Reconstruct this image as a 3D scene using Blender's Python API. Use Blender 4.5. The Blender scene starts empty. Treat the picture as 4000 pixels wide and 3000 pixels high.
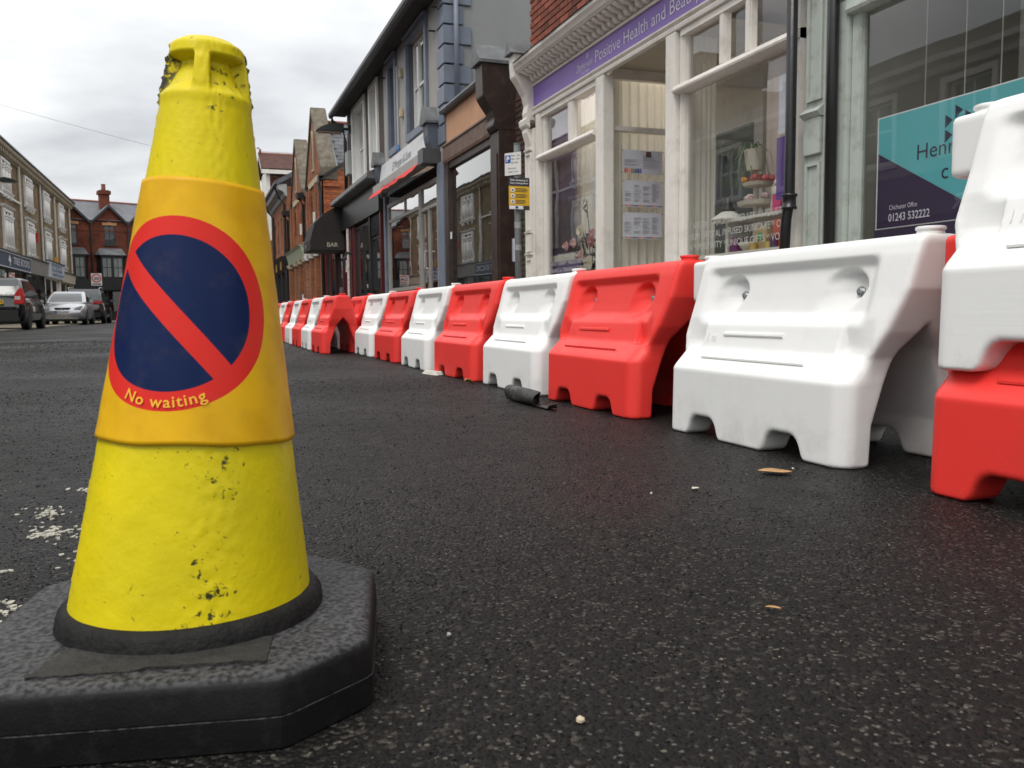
import bpy, bmesh, math, random
import numpy as np
from mathutils import Vector, Matrix

random.seed(7); rng = np.random.default_rng(7)
scene = bpy.context.scene
COL = scene.collection
R = math.radians

# ---------------------------------------------------------------- camera
cam_d = bpy.data.cameras.new('camera'); cam = bpy.data.objects.new('camera', cam_d); COL.objects.link(cam)
YAW, PITCH, ROLL, CAM_H = R(20.15), R(4.85), R(0.57), 0.376
fw = Vector((math.sin(YAW)*math.cos(PITCH), math.cos(YAW)*math.cos(PITCH), -math.sin(PITCH)))
rt = Vector((math.cos(YAW), -math.sin(YAW), 0)); up = rt.cross(fw)
r2_ = rt*math.cos(ROLL) - up*math.sin(ROLL); u2_ = rt*math.sin(ROLL) + up*math.cos(ROLL)
m3 = Matrix((r2_, u2_, -fw)).transposed()
cam.matrix_world = Matrix.Translation((0, 0, CAM_H)) @ m3.to_4x4()
cam_d.sensor_width = 36; cam_d.lens = 36*3325/4000; cam_d.clip_start = .02; cam_d.clip_end = 3000
cam_d.dof.use_dof = True; cam_d.dof.focus_distance = 1.9; cam_d.dof.aperture_fstop = 15
scene.camera = cam

# ---------------------------------------------------------------- sky and sun
SUN_EL, SUN_AZ = R(58), R(230)      # azimuth clockwise from +Y
w = bpy.data.worlds.new('World'); scene.world = w; w.use_nodes = True
nt = w.node_tree; nt.nodes.clear()
def N(tree, typ, **kw):
    n = tree.nodes.new(typ)
    for k, v in kw.items():
        if k.startswith('i_'): n.inputs[k[2:].replace('_', ' ')].default_value = v
        else: setattr(n, k, v)
    return n
out = N(nt, 'ShaderNodeOutputWorld'); bg = N(nt, 'ShaderNodeBackground')
sky = N(nt, 'ShaderNodeTexSky', sky_type='NISHITA', sun_disc=False, sun_elevation=SUN_EL, sun_rotation=SUN_AZ)
tc = N(nt, 'ShaderNodeTexCoord')
sep = N(nt, 'ShaderNodeSeparateXYZ'); nt.links.new(tc.outputs['Generated'], sep.inputs[0])
zz = N(nt, 'ShaderNodeMath', operation='ABSOLUTE'); nt.links.new(sep.outputs[2], zz.inputs[0])
za = N(nt, 'ShaderNodeMath', operation='ADD'); nt.links.new(zz.outputs[0], za.inputs[0]); za.inputs[1].default_value = .22
dv = N(nt, 'ShaderNodeVectorMath', operation='DIVIDE'); nt.links.new(tc.outputs['Generated'], dv.inputs[0])
cb = N(nt, 'ShaderNodeCombineXYZ'); [nt.links.new(za.outputs[0], cb.inputs[i]) for i in range(3)]
nt.links.new(cb.outputs[0], dv.inputs[1])
n1 = N(nt, 'ShaderNodeTexNoise'); n1.inputs['Scale'].default_value = 1.15; n1.inputs['Detail'].default_value = 7; n1.inputs['Roughness'].default_value = .52; n1.inputs['Distortion'].default_value = .25
nt.links.new(dv.outputs[0], n1.inputs['Vector'])
cr = N(nt, 'ShaderNodeValToRGB'); e = cr.color_ramp.elements
e[0].position = .33; e[0].color = (.49, .505, .52, 1); e[1].position = .66; e[1].color = (.99, .99, .985, 1)
k = cr.color_ramp.elements.new(.47); k.color = (.70, .71, .72, 1)
nt.links.new(n1.outputs['Fac'], cr.inputs[0])
sc_ = N(nt, 'ShaderNodeVectorMath', operation='SCALE'); sc_.inputs['Scale'].default_value = .10
nt.links.new(sky.outputs[0], sc_.inputs[0])
mx = N(nt, 'ShaderNodeMixRGB'); mx.inputs[0].default_value = .93
nt.links.new(sc_.outputs[0], mx.inputs[1]); nt.links.new(cr.outputs[0], mx.inputs[2])
gr_ = N(nt, 'ShaderNodeMath', operation='MULTIPLY_ADD'); nt.links.new(zz.outputs[0], gr_.inputs[0]); gr_.inputs[1].default_value = .75; gr_.inputs[2].default_value = .82   # an overcast sky is brightest overhead
nt.links.new(gr_.outputs[0], bg.inputs[1])
nt.links.new(mx.outputs[0], bg.inputs[0])
nt.links.new(bg.outputs[0], out.inputs[0])

sun_d = bpy.data.lights.new('sun', 'SUN'); sun = bpy.data.objects.new('sun', sun_d); COL.objects.link(sun)
sun_d.energy = 1.5; sun_d.angle = R(30); sun_d.color = (1, .96, .90)
sd = Vector((math.sin(SUN_AZ)*math.cos(SUN_EL), math.cos(SUN_AZ)*math.cos(SUN_EL), math.sin(SUN_EL)))
sun.rotation_euler = sd.to_track_quat('Z', 'Y').to_euler()

vs = scene.view_settings; vs.view_transform = 'Standard'; vs.look = 'None'; vs.exposure = 0.48; vs.gamma = 1; vs.use_curve_mapping = False
scene.cycles.max_bounces = 8; scene.cycles.transparent_max_bounces = 16
scene.cycles.use_denoising = True

# ---------------------------------------------------------------- materials
MATS = {}
def coords(t, kind='Object'):
    return N(t, 'ShaderNodeTexCoord').outputs[kind]
def mat(name, col, rough=.6, var=.12, vs=3.0, bump=0.0, bs=60.0, metal=0.0, spec=.5, dirt=None, dscale=6.0, damt=.5, rand=0.0, emit=None, coat=0.0):
    """plain procedural surface: base colour with noise, optional dirt patches, fine relief, per-object variation"""
    m = bpy.data.materials.new(name); m.use_nodes = True; t = m.node_tree; b = t.nodes['Principled BSDF']
    b.inputs['Roughness'].default_value = rough; b.inputs['Metallic'].default_value = metal
    b.inputs['Specular IOR Level'].default_value = spec; b.inputs['Coat Weight'].default_value = coat
    co = coords(t)
    nz = N(t, 'ShaderNodeTexNoise'); nz.inputs['Scale'].default_value = vs; nz.inputs['Detail'].default_value = 5
    t.links.new(co, nz.inputs['Vector'])
    mr = N(t, 'ShaderNodeMapRange'); mr.inputs['From Min'].default_value = .3; mr.inputs['From Max'].default_value = .7
    mr.inputs['To Min'].default_value = 1-var; mr.inputs['To Max'].default_value = 1+var
    t.links.new(nz.outputs['Fac'], mr.inputs[0]); f = mr.outputs[0]
    if rand:
        oi = N(t, 'ShaderNodeObjectInfo'); m2 = N(t, 'ShaderNodeMapRange'); m2.inputs['To Min'].default_value = 1-rand; m2.inputs['To Max'].default_value = 1+rand
        t.links.new(oi.outputs['Random'], m2.inputs[0]); mm = N(t, 'ShaderNodeMath', operation='MULTIPLY')
        t.links.new(f, mm.inputs[0]); t.links.new(m2.outputs[0], mm.inputs[1]); f = mm.outputs[0]
    sc = N(t, 'ShaderNodeVectorMath', operation='SCALE'); sc.inputs[0].default_value = col[:3]; t.links.new(f, sc.inputs['Scale'])
    c = sc.outputs[0]
    if dirt:
        n2 = N(t, 'ShaderNodeTexNoise'); n2.inputs['Scale'].default_value = dscale; n2.inputs['Detail'].default_value = 8; n2.inputs['Roughness'].default_value = .65
        t.links.new(co, n2.inputs['Vector'])
        r = N(t, 'ShaderNodeMapRange'); r.inputs['From Min'].default_value = .50; r.inputs['From Max'].default_value = .72; r.inputs['To Max'].default_value = damt
        t.links.new(n2.outputs['Fac'], r.inputs[0])
        x = N(t, 'ShaderNodeMixRGB'); t.links.new(r.outputs[0], x.inputs[0]); t.links.new(c, x.inputs[1]); x.inputs[2].default_value = (*dirt[:3], 1)
        c = x.outputs[0]
    t.links.new(c, b.inputs['Base Color'])
    if bump:
        n3 = N(t, 'ShaderNodeTexNoise'); n3.inputs['Scale'].default_value = bs; n3.inputs['Detail'].default_value = 4
        t.links.new(co, n3.inputs['Vector'])
        bp = N(t, 'ShaderNodeBump'); bp.inputs['Strength'].default_value = bump; bp.inputs['Distance'].default_value = .01
        t.links.new(n3.outputs['Fac'], bp.inputs['Height']); t.links.new(bp.outputs[0], b.inputs['Normal'])
    if emit:
        b.inputs['Emission Color'].default_value = (*emit[:3], 1); b.inputs['Emission Strength'].default_value = emit[3]
    MATS[name] = m; return m
def brickmat(name, c1, c2, mortar, axis='x', bw=.225, bh=.075, rough=.85, mort=.009, scale=1.0):
    m = bpy.data.materials.new(name); m.use_nodes = True; t = m.node_tree; b = t.nodes['Principled BSDF']
    b.inputs['Roughness'].default_value = rough; b.inputs['Specular IOR Level'].default_value = .25
    co = coords(t); s = N(t, 'ShaderNodeSeparateXYZ'); t.links.new(co, s.inputs[0])
    cbn = N(t, 'ShaderNodeCombineXYZ'); t.links.new(s.outputs[1 if axis == 'x' else 0], cbn.inputs[0]); t.links.new(s.outputs[2], cbn.inputs[1])
    br = N(t, 'ShaderNodeTexBrick'); br.inputs['Scale'].default_value = 1; br.inputs['Brick Width'].default_value = bw*scale; br.inputs['Row Height'].default_value = bh*scale
    br.inputs['Mortar Size'].default_value = mort*scale; br.inputs['Color1'].default_value = (*c1, 1); br.inputs['Color2'].default_value = (*c2, 1); br.inputs['Mortar'].default_value = (*mortar, 1)
    br.inputs['Bias'].default_value = 0
    t.links.new(cbn.outputs[0], br.inputs['Vector'])
    nz = N(t, 'ShaderNodeTexNoise'); nz.inputs['Scale'].default_value = 1.3; nz.inputs['Detail'].default_value = 7; t.links.new(co, nz.inputs['Vector'])
    mr = N(t, 'ShaderNodeMapRange'); mr.inputs['From Min'].default_value = .3; mr.inputs['From Max'].default_value = .7; mr.inputs['To Min'].default_value = .68; mr.inputs['To Max'].default_value = 1.25
    t.links.new(nz.outputs['Fac'], mr.inputs[0])
    sc = N(t, 'ShaderNodeVectorMath', operation='SCALE'); t.links.new(br.outputs['Color'], sc.inputs[0]); t.links.new(mr.outputs[0], sc.inputs['Scale'])
    t.links.new(sc.outputs[0], b.inputs['Base Color'])
    bp = N(t, 'ShaderNodeBump'); bp.inputs['Strength'].default_value = .6; bp.inputs['Distance'].default_value = .01; bp.invert = True
    t.links.new(br.outputs['Fac'], bp.inputs['Height']); t.links.new(bp.outputs[0], b.inputs['Normal'])
    MATS[name] = m; return m
def glassmat(name, tint=(.93, .95, .94), k=2.3, rough=0.0):
    m = bpy.data.materials.new(name); m.use_nodes = True; t = m.node_tree; t.nodes.remove(t.nodes['Principled BSDF'])
    o = [n for n in t.nodes if n.type == 'OUTPUT_MATERIAL'][0]
    tr = N(t, 'ShaderNodeBsdfTransparent'); tr.inputs[0].default_value = (*tint, 1)
    gl = N(t, 'ShaderNodeBsdfGlossy'); gl.inputs['Roughness'].default_value = rough; gl.inputs[0].default_value = (.95, .95, .95, 1)
    co = coords(t); nz = N(t, 'ShaderNodeTexNoise'); nz.inputs['Scale'].default_value = 1.1; t.links.new(co, nz.inputs['Vector'])
    bp = N(t, 'ShaderNodeBump'); bp.inputs['Strength'].default_value = .06; bp.inputs['Distance'].default_value = .02
    t.links.new(nz.outputs['Fac'], bp.inputs['Height']); t.links.new(bp.outputs[0], gl.inputs['Normal'])
    ge = N(t, 'ShaderNodeNewGeometry'); dp = N(t, 'ShaderNodeVectorMath', operation='DOT_PRODUCT'); t.links.new(ge.outputs['Incoming'], dp.inputs[0]); t.links.new(ge.outputs['Normal'], dp.inputs[1])
    ab = N(t, 'ShaderNodeMath', operation='ABSOLUTE'); t.links.new(dp.outputs['Value'], ab.inputs[0])
    om = N(t, 'ShaderNodeMath', operation='SUBTRACT', use_clamp=True); om.inputs[0].default_value = 1; t.links.new(ab.outputs[0], om.inputs[1])
    pw = N(t, 'ShaderNodeMath', operation='POWER'); t.links.new(om.outputs[0], pw.inputs[0]); pw.inputs[1].default_value = 5
    sk = N(t, 'ShaderNodeMath', operation='MULTIPLY_ADD'); t.links.new(pw.outputs[0], sk.inputs[0]); sk.inputs[1].default_value = .957; sk.inputs[2].default_value = .043   # Schlick reflectance of a pane
    mu = N(t, 'ShaderNodeMath', operation='MULTIPLY', use_clamp=True); t.links.new(sk.outputs[0], mu.inputs[0]); mu.inputs[1].default_value = k
    mi = N(t, 'ShaderNodeMixShader'); t.links.new(mu.outputs[0], mi.inputs[0]); t.links.new(tr.outputs[0], mi.inputs[1]); t.links.new(gl.outputs[0], mi.inputs[2])
    t.links.new(mi.outputs[0], o.inputs[0]); MATS[name] = m; return m

# ---------------------------------------------------------------- helpers
def worldloc(o):
    v = Vector((0, 0, 0))
    while o is not None: v += o.location; o = o.parent
    return v
def link(o, parent=None):
    COL.objects.link(o)
    if parent is not None: o.parent = parent
    return o
def tag(o, label=None, cat=None, group=None, kind=None):
    if label: o['label'] = label
    if cat: o['category'] = cat
    if group: o['group'] = group
    if kind: o['kind'] = kind
    return o
def thing(name, label, cat, loc=(0, 0, 0), group=None):
    o = bpy.data.objects.new(name, None); o.empty_display_size = .1; COL.objects.link(o); o.location = loc
    return tag(o, label, cat, group)
RF = lambda a, d, z: (3.9-d, a, z)          # right-hand facades: a along the street, d out towards the road
LF = lambda a, d, z: (-8.1+d, a, z)         # left-hand facades
WW = lambda x, y, z: (x, y, z)
class MB:
    def __init__(s, M=WW): s.v = []; s.f = []; s.M = M
    def add(s, vs, fs):
        n = len(s.v); s.v += [s.M(*p) for p in vs]; s.f += [tuple(n+i for i in f) for f in fs]; return s
    def box(s, a0, a1, d0, d1, z0, z1):
        return s.add([(a, d, z) for z in (z0, z1) for d in (d0, d1) for a in (a0, a1)],
                     [(0, 1, 3, 2), (4, 6, 7, 5), (0, 4, 5, 1), (2, 3, 7, 6), (0, 2, 6, 4), (1, 5, 7, 3)])
    def prof(s, pts, a0, a1):               # profile of (d,z) points swept along a
        n = len(pts); v = [(a0, d, z) for d, z in pts]+[(a1, d, z) for d, z in pts]
        return s.add(v, [tuple(range(n)), tuple(range(2*n-1, n-1, -1))]+[(i, (i+1) % n, n+(i+1) % n, n+i) for i in range(n)])
    def profd(s, pts, d0, d1):              # profile of (a,z) points swept along d
        n = len(pts); v = [(a, d0, z) for a, z in pts]+[(a, d1, z) for a, z in pts]
        return s.add(v, [tuple(range(n)), tuple(range(2*n-1, n-1, -1))]+[(i, (i+1) % n, n+(i+1) % n, n+i) for i in range(n)])
    def profz(s, pts, z0, z1):
        n = len(pts); v = [(a, d, z0) for a, d in pts]+[(a, d, z1) for a, d in pts]
        return s.add(v, [tuple(range(n)), tuple(range(2*n-1, n-1, -1))]+[(i, (i+1) % n, n+(i+1) % n, n+i) for i in range(n)])
    def tube(s, pts, r, seg=10, caps=True):
        pts = [Vector(p) for p in pts]; rs = r if isinstance(r, (list, tuple)) else [r]*len(pts); rings = []
        for i, p in enumerate(pts):
            t = (pts[min(i+1, len(pts)-1)]-pts[max(i-1, 0)]).normalized()
            x = t.orthogonal().normalized() if abs(t.z) < .9 else Vector((1, 0, 0)); x = (x-t*x.dot(t)).normalized(); y = t.cross(x)
            rings.append([tuple(p+(x*math.cos(2*math.pi*k/seg)+y*math.sin(2*math.pi*k/seg))*rs[i]) for k in range(seg)])
        v = [q for rg in rings for q in rg]; f = []
        for i in range(len(pts)-1):
            for k in range(seg): f.append((i*seg+k, i*seg+(k+1) % seg, (i+1)*seg+(k+1) % seg, (i+1)*seg+k))
        if caps: f += [tuple(range(seg)), tuple(range(len(v)-1, len(v)-1-seg, -1))]
        return s.add(v, f)
    def lathe(s, prof, c=(0, 0, 0), seg=20, axis='z', caps=True):
        v = []; f = []; n = len(prof)
        for r, h in prof:
            for k in range(seg):
                x, y = r*math.cos(2*math.pi*k/seg), r*math.sin(2*math.pi*k/seg)
                p = {'z': (x, y, h), 'x': (h, x, y), 'y': (x, h, y)}[axis]; v.append((c[0]+p[0], c[1]+p[1], c[2]+p[2]))
        for i in range(n-1):
            for k in range(seg): f.append((i*seg+k, i*seg+(k+1) % seg, (i+1)*seg+(k+1) % seg, (i+1)*seg+k))
        if caps: f += [tuple(range(seg)), tuple(range(n*seg-1, (n-1)*seg-1, -1))]
        return s.add(v, f)
    def mesh(s, name, off=(0, 0, 0), smooth=False, bevel=0.0, fixn=True):
        me = bpy.data.meshes.new(name); ox, oy, oz = off
        me.from_pydata([(x-ox, y-oy, z-oz) for x, y, z in s.v], [], s.f)
        if fixn or bevel:
            bm = bmesh.new(); bm.from_mesh(me)
            if fixn: bmesh.ops.recalc_face_normals(bm, faces=bm.faces)
            if bevel:
                es = [e for e in bm.edges if len(e.link_faces) == 2 and e.calc_face_angle(0) > .5]
                bmesh.ops.bevel(bm, geom=es, offset=bevel, segments=2, affect='EDGES', clamp_overlap=True)
            bm.to_mesh(me); bm.free()
        if smooth: me.polygons.foreach_set('use_smooth', [True]*len(me.polygons))
        return me
    def build(s, name, m, parent=None, smooth=False, bevel=0.0, fixn=True):
        off = worldloc(parent) if parent is not None else Vector((0, 0, 0))
        if parent is None and s.v:
            vv = np.array(s.v); off = Vector(((vv[:, 0].min()+vv[:, 0].max())/2, (vv[:, 1].min()+vv[:, 1].max())/2, vv[:, 2].min()))
        o = bpy.data.objects.new(name, s.mesh(name, off, smooth, bevel, fixn)); o.data.materials.append(m)
        if parent is None: o.location = off
        return link(o, parent)
def wall(mb, a0, a1, z0, z1, holes=(), depth=.12, thick=.3):
    """front skin with openings, reveals, and end/top faces"""
    A = sorted({a0, a1, *[h[0] for h in holes], *[h[1] for h in holes]}); Z = sorted({z0, z1, *[h[2] for h in holes], *[h[3] for h in holes]})
    for i in range(len(A)-1):
        for j in range(len(Z)-1):
            ca, cz = (A[i]+A[i+1])/2, (Z[j]+Z[j+1])/2
            if any(h[0] < ca < h[1] and h[2] < cz < h[3] for h in holes): continue
            mb.add([(A[i], 0, Z[j]), (A[i+1], 0, Z[j]), (A[i+1], 0, Z[j+1]), (A[i], 0, Z[j+1])], [(0, 1, 2, 3)])
    for h in holes:
        p = [(h[0], h[2]), (h[1], h[2]), (h[1], h[3]), (h[0], h[3])]
        for i in range(4):
            q, r = p[i], p[(i+1) % 4]
            mb.add([(q[0], 0, q[1]), (r[0], 0, r[1]), (r[0], -depth, r[1]), (q[0], -depth, q[1])], [(0, 1, 2, 3)])
    p = [(a0, z0), (a1, z0), (a1, z1), (a0, z1)]
    for i in range(4):
        q, r = p[i], p[(i+1) % 4]
        mb.add([(q[0], 0, q[1]), (r[0], 0, r[1]), (r[0], -thick, r[1]), (q[0], -thick, q[1])], [(0, 1, 2, 3)])
    return mb
def bars(mb, a0, a1, z0, z1, d0, d1, t, vert=(), horiz=()):
    mb.box(a0, a0+t, d0, d1, z0, z1); mb.box(a1-t, a1, d0, d1, z0, z1)
    mb.box(a0+t, a1-t, d0, d1, z0, z0+t); mb.box(a0+t, a1-t, d0, d1, z1-t, z1)
    for v in vert: mb.box(v-t*.4, v+t*.4, d0+.004, d1-.004, z0+t, z1-t)
    for h in horiz: mb.box(a0+t, a1-t, d0+.006, d1-.006, h-t*.4, h+t*.4)
    return mb
def pane(M, a0, a1, z0, z1, d, m, parent, name='pane'):
    return MB(M).add([(a0, d, z0), (a1, d, z0), (a1, d, z1), (a0, d, z1)], [(0, 1, 2, 3)]).build(name, m, parent)
def window(M, parent, a0, a1, z0, z1, d, fm, gm, t=.05, vert=(), horiz=(), back=None, sill=None, bd=.12):
    w_ = bars(MB(M), a0, a1, z0, z1, d-.02, d+.03, t, vert, horiz).build('window', fm, parent)
    pane(M, a0+t*.5, a1-t*.5, z0+t*.5, z1-t*.5, d-.004, gm, w_)
    if back: MB(M).box(a0, a1, d-bd-.02, d-bd, z0, z1).build('blind', back, w_)
    if sill: MB(M).box(a0-.08, a1+.08, d-.03, d+sill, z0-.09, z0-.005).build('sill', fm, w_)
    return w_
_tc = bpy.data.curves.new('tmp', 'FONT'); _to = bpy.data.objects.new('tmp', _tc)
def textmesh(s, cap=.1, width=None, extrude=0.0, shear=0.0, space=1.0, bold=0.0, align='LEFT', sx=1.0):
    _tc.body = s; _tc.size = 1.0; _tc.extrude = 0; _tc.shear = shear; _tc.space_character = space; _tc.offset = bold; _tc.resolution_u = 3; _tc.align_x = 'LEFT'
    me = bpy.data.meshes.new_from_object(_to)
    n = len(me.vertices); co = np.empty(n*3, 'f'); me.vertices.foreach_get('co', co); co = co.reshape(-1, 3)
    k = cap/.72; co *= k
    wd = co[:, 0].max()-co[:, 0].min(); f = (width/wd) if width else sx
    co[:, 0] = (co[:, 0]-co[:, 0].min())*f
    if align == 'CENTER': co[:, 0] -= co[:, 0].max()/2
    if align == 'RIGHT': co[:, 0] -= co[:, 0].max()
    faces = [tuple(p.vertices) for p in me.polygons]; bpy.data.meshes.remove(me)
    return co, faces
def text(name, s, org, xd, yd, m, parent, cap=.1, thick=.003, **kw):
    co, faces = textmesh(s, cap, **kw); org = Vector(org); xd = Vector(xd).normalized(); yd = Vector(yd).normalized(); nd = xd.cross(yd)
    mb = MB(); n = len(co)
    vs = [tuple(org+xd*float(c[0])+yd*float(c[1])+nd*thick) for c in co]
    mb.add(vs, faces)
    return mb.build(name, m, parent, fixn=False)
NY, PY, UP, PX = (0, -1, 0), (0, 1, 0), (0, 0, 1), (1, 0, 0)
def npmesh(name, v, f):
    me = bpy.data.meshes.new(name); v = np.asarray(v, 'f'); f = np.asarray(f, 'i'); k = f.shape[1]
    me.vertices.add(len(v)); me.vertices.foreach_set('co', v.ravel())
    me.loops.add(f.size); me.loops.foreach_set('vertex_index', f.ravel())
    me.polygons.add(len(f)); me.polygons.foreach_set('loop_start', np.arange(0, f.size, k, dtype='i'))
    me.polygons.foreach_set('use_smooth', np.ones(len(f), bool)); me.update(calc_edges=True); return me
# ================================================================ materials used in many places
white_paint = mat('white_paint', (.72, .69, .64), .5, .07, 2.5, .15, 25, dirt=(.30, .27, .22), dscale=5, damt=.45)
black_paint = mat('black_paint', (.012, .012, .013), .35, .2, 4, .1, 30)
glass = glassmat('window_glass')
dark_glass = glassmat('shop_glass', (.55, .60, .60), 2.3)
car_glass = glassmat('car_glass', (.25, .28, .28), 2.0)
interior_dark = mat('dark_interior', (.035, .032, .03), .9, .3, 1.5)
lead = mat('lead_sheet', (.11, .115, .12), .55, .35, 3, .3, 12, dirt=(.3, .31, .32), dscale=7, damt=.4)
slate = mat('roof_slate', (.085, .09, .10), .55, .25, 4, .25, 30, rand=.28)

# ================================================================ ground
def asphalt():
    m = bpy.data.materials.new('asphalt'); m.use_nodes = True; t = m.node_tree; b = t.nodes['Principled BSDF']
    co = coords(t)
    vo = N(t, 'ShaderNodeTexVoronoi'); vo.inputs['Scale'].default_value = 165; t.links.new(co, vo.inputs['Vector'])
    v2 = N(t, 'ShaderNodeTexVoronoi'); v2.inputs['Scale'].default_value = 300; t.links.new(co, v2.inputs['Vector'])
    big = N(t, 'ShaderNodeTexNoise'); big.inputs['Scale'].default_value = .7; big.inputs['Detail'].default_value = 6; t.links.new(co, big.inputs['Vector'])
    mid = N(t, 'ShaderNodeTexNoise'); mid.inputs['Scale'].default_value = 14; mid.inputs['Detail'].default_value = 6; mid.inputs['Roughness'].default_value = .7; t.links.new(co, mid.inputs['Vector'])
    # per-stone grey
    sv = N(t, 'ShaderNodeSeparateXYZ'); t.links.new(vo.outputs['Color'], sv.inputs[0])
    cr = N(t, 'ShaderNodeValToRGB'); el = cr.color_ramp.elements
    el[0].position = 0; el[0].color = (.0026, .0024, .0023, 1); el[1].position = 1; el[1].color = (.042, .037, .030, 1)
    k = el.new(.55); k.color = (.0042, .0039, .0037, 1); k = el.new(.86); k.color = (.0078, .0070, .0062, 1)
    t.links.new(sv.outputs[0], cr.inputs[0])
    s2 = N(t, 'ShaderNodeSeparateXYZ'); t.links.new(v2.outputs['Color'], s2.inputs[0])
    gr = N(t, 'ShaderNodeMath', operation='GREATER_THAN'); t.links.new(s2.outputs[1], gr.inputs[0]); gr.inputs[1].default_value = .972
    x = N(t, 'ShaderNodeMixRGB'); t.links.new(gr.outputs[0], x.inputs[0]); t.links.new(cr.outputs[0], x.inputs[1]); x.inputs[2].default_value = (.085, .078, .066, 1)
    mr = N(t, 'ShaderNodeMapRange'); mr.inputs['From Min'].default_value = .3; mr.inputs['From Max'].default_value = .7; mr.inputs['To Min'].default_value = .6; mr.inputs['To Max'].default_value = 1.35
    t.links.new(big.outputs['Fac'], mr.inputs[0])
    sc = N(t, 'ShaderNodeVectorMath', operation='SCALE'); t.links.new(x.outputs[0], sc.inputs[0]); t.links.new(mr.outputs[0], sc.inputs['Scale'])
    t.links.new(sc.outputs[0], b.inputs['Base Color'])
    rr = N(t, 'ShaderNodeMapRange'); rr.inputs['To Min'].default_value = .42; rr.inputs['To Max'].default_value = .72; t.links.new(mid.outputs['Fac'], rr.inputs[0]); rb_ = N(t, 'ShaderNodeMapRange'); rb_.inputs['From Min'].default_value = .3; rb_.inputs['From Max'].default_value = .7; rb_.inputs['To Min'].default_value = -.14; rb_.inputs['To Max'].default_value = .16; t.links.new(big.outputs['Fac'], rb_.inputs[0]); ra_ = N(t, 'ShaderNodeMath', operation='ADD', use_clamp=True); t.links.new(rr.outputs[0], ra_.inputs[0]); t.links.new(rb_.outputs[0], ra_.inputs[1]); t.links.new(ra_.outputs[0], b.inputs['Roughness'])
    b.inputs['Specular IOR Level'].default_value = .21
    a1 = N(t, 'ShaderNodeMath', operation='MULTIPLY_ADD'); t.links.new(vo.outputs['Distance'], a1.inputs[0]); a1.inputs[1].default_value = -1.3
    m2_ = N(t, 'ShaderNodeMath', operation='MULTIPLY'); t.links.new(mid.outputs['Fac'], m2_.inputs[0]); m2_.inputs[1].default_value = 2.6; t.links.new(m2_.outputs[0], a1.inputs[2])
    bp = N(t, 'ShaderNodeBump'); bp.inputs['Strength'].default_value = .8; bp.inputs['Distance'].default_value = .005
    t.links.new(a1.outputs[0], bp.inputs['Height']); t.links.new(bp.outputs[0], b.inputs['Normal'])
    return m
asph = asphalt()
def sheet(name, x0, x1, y0, y1, z, m):
    o = MB().add([(x0, y0, z), (x1, y0, z), (x1, y1, z), (x0, y1, z)], [(0, 1, 2, 3)]).build(name, m); tag(o, kind='structure'); return o
sheet('ground', -700, 700, -300, 1200, -.03, mat('far_ground', (.06, .058, .055), .8, .3, .2))
road = sheet('road', -4.7, 2.3, -12, 120, 0, asph)
buff = brickmat('buff_paving', (.30, .255, .17), (.26, .215, .14), (.12, .10, .08), 'y', .2, .1)
o = MB().box(-8.3, -4.85, -12, 67, -.03, .028).build('parking_bay_paving', mat('buff_paving_slabs', (.27, .23, .155), .8, .22, 2.5, .3, 20)); tag(o, kind='structure')
o = MB().box(-4.85, -4.7, -12, 67, -.03, .034).build('kerb_left', mat('kerb_stone', (.13, .125, .115), .8, .3, 4, .3, 30)); tag(o, kind='structure')
pave = mat('paving_slabs', (.22, .205, .185), .8, .2, 2, .3, 20)
o = MB().box(2.45, 4.0, -12, 70, -.03, .105).build('pavement_right', pave); tag(o, kind='structure')
o = MB().box(2.3, 2.45, -12, 70, -.03, .1).build('kerb_right', mat('kerb_granite', (.2, .19, .18), .75, .25, 5, .3, 40)); tag(o, kind='structure')

# stone chippings standing proud of the tarmac near the viewer (nobody could count them)
def chips(n, x0, x1, y0, y1, smin, smax, zoff=0.0, seed=1):
    g = np.random.default_rng(seed)
    px = g.uniform(x0, x1, n); py = y0+(y1-y0)*g.uniform(0, 1, n)**1.5
    r = g.uniform(smin, smax, n)*(1+.25*(py-y0)); ang = g.uniform(0, 6.28, n); asp = g.uniform(.55, 1, n); hh = g.uniform(.15, .6, n)
    V = []; k = 6
    for j in range(k):
        a = 6.283*j/k; jit = g.uniform(.7, 1.15, n)
        lx, ly = r*jit*math.cos(a), r*jit*asp*math.sin(a)
        V.append(np.stack([px+lx*np.cos(ang)-ly*np.sin(ang), py+lx*np.sin(ang)+ly*np.cos(ang), np.full(n, -.0005)], 1))
    for j in range(3):
        a = 6.283*(j+.25)/3
        lx, ly = .55*r*math.cos(a), .55*r*asp*math.sin(a)
        V.append(np.stack([px+lx*np.cos(ang)-ly*np.sin(ang), py+lx*np.sin(ang)+ly*np.cos(ang), r*hh*g.uniform(.7, 1.2, n)], 1))
    V = np.stack(V, 1).reshape(-1, 3)
    base = (np.arange(n)*9)[:, None, None]
    T = np.array([(6, 7, 8), (0, 1, 6), (1, 7, 6), (1, 2, 7), (2, 3, 7), (3, 8, 7), (3, 4, 8), (4, 5, 8), (5, 6, 8), (5, 0, 6)])
    F = (base+T[None]).reshape(-1, 3)
    return V, F
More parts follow.
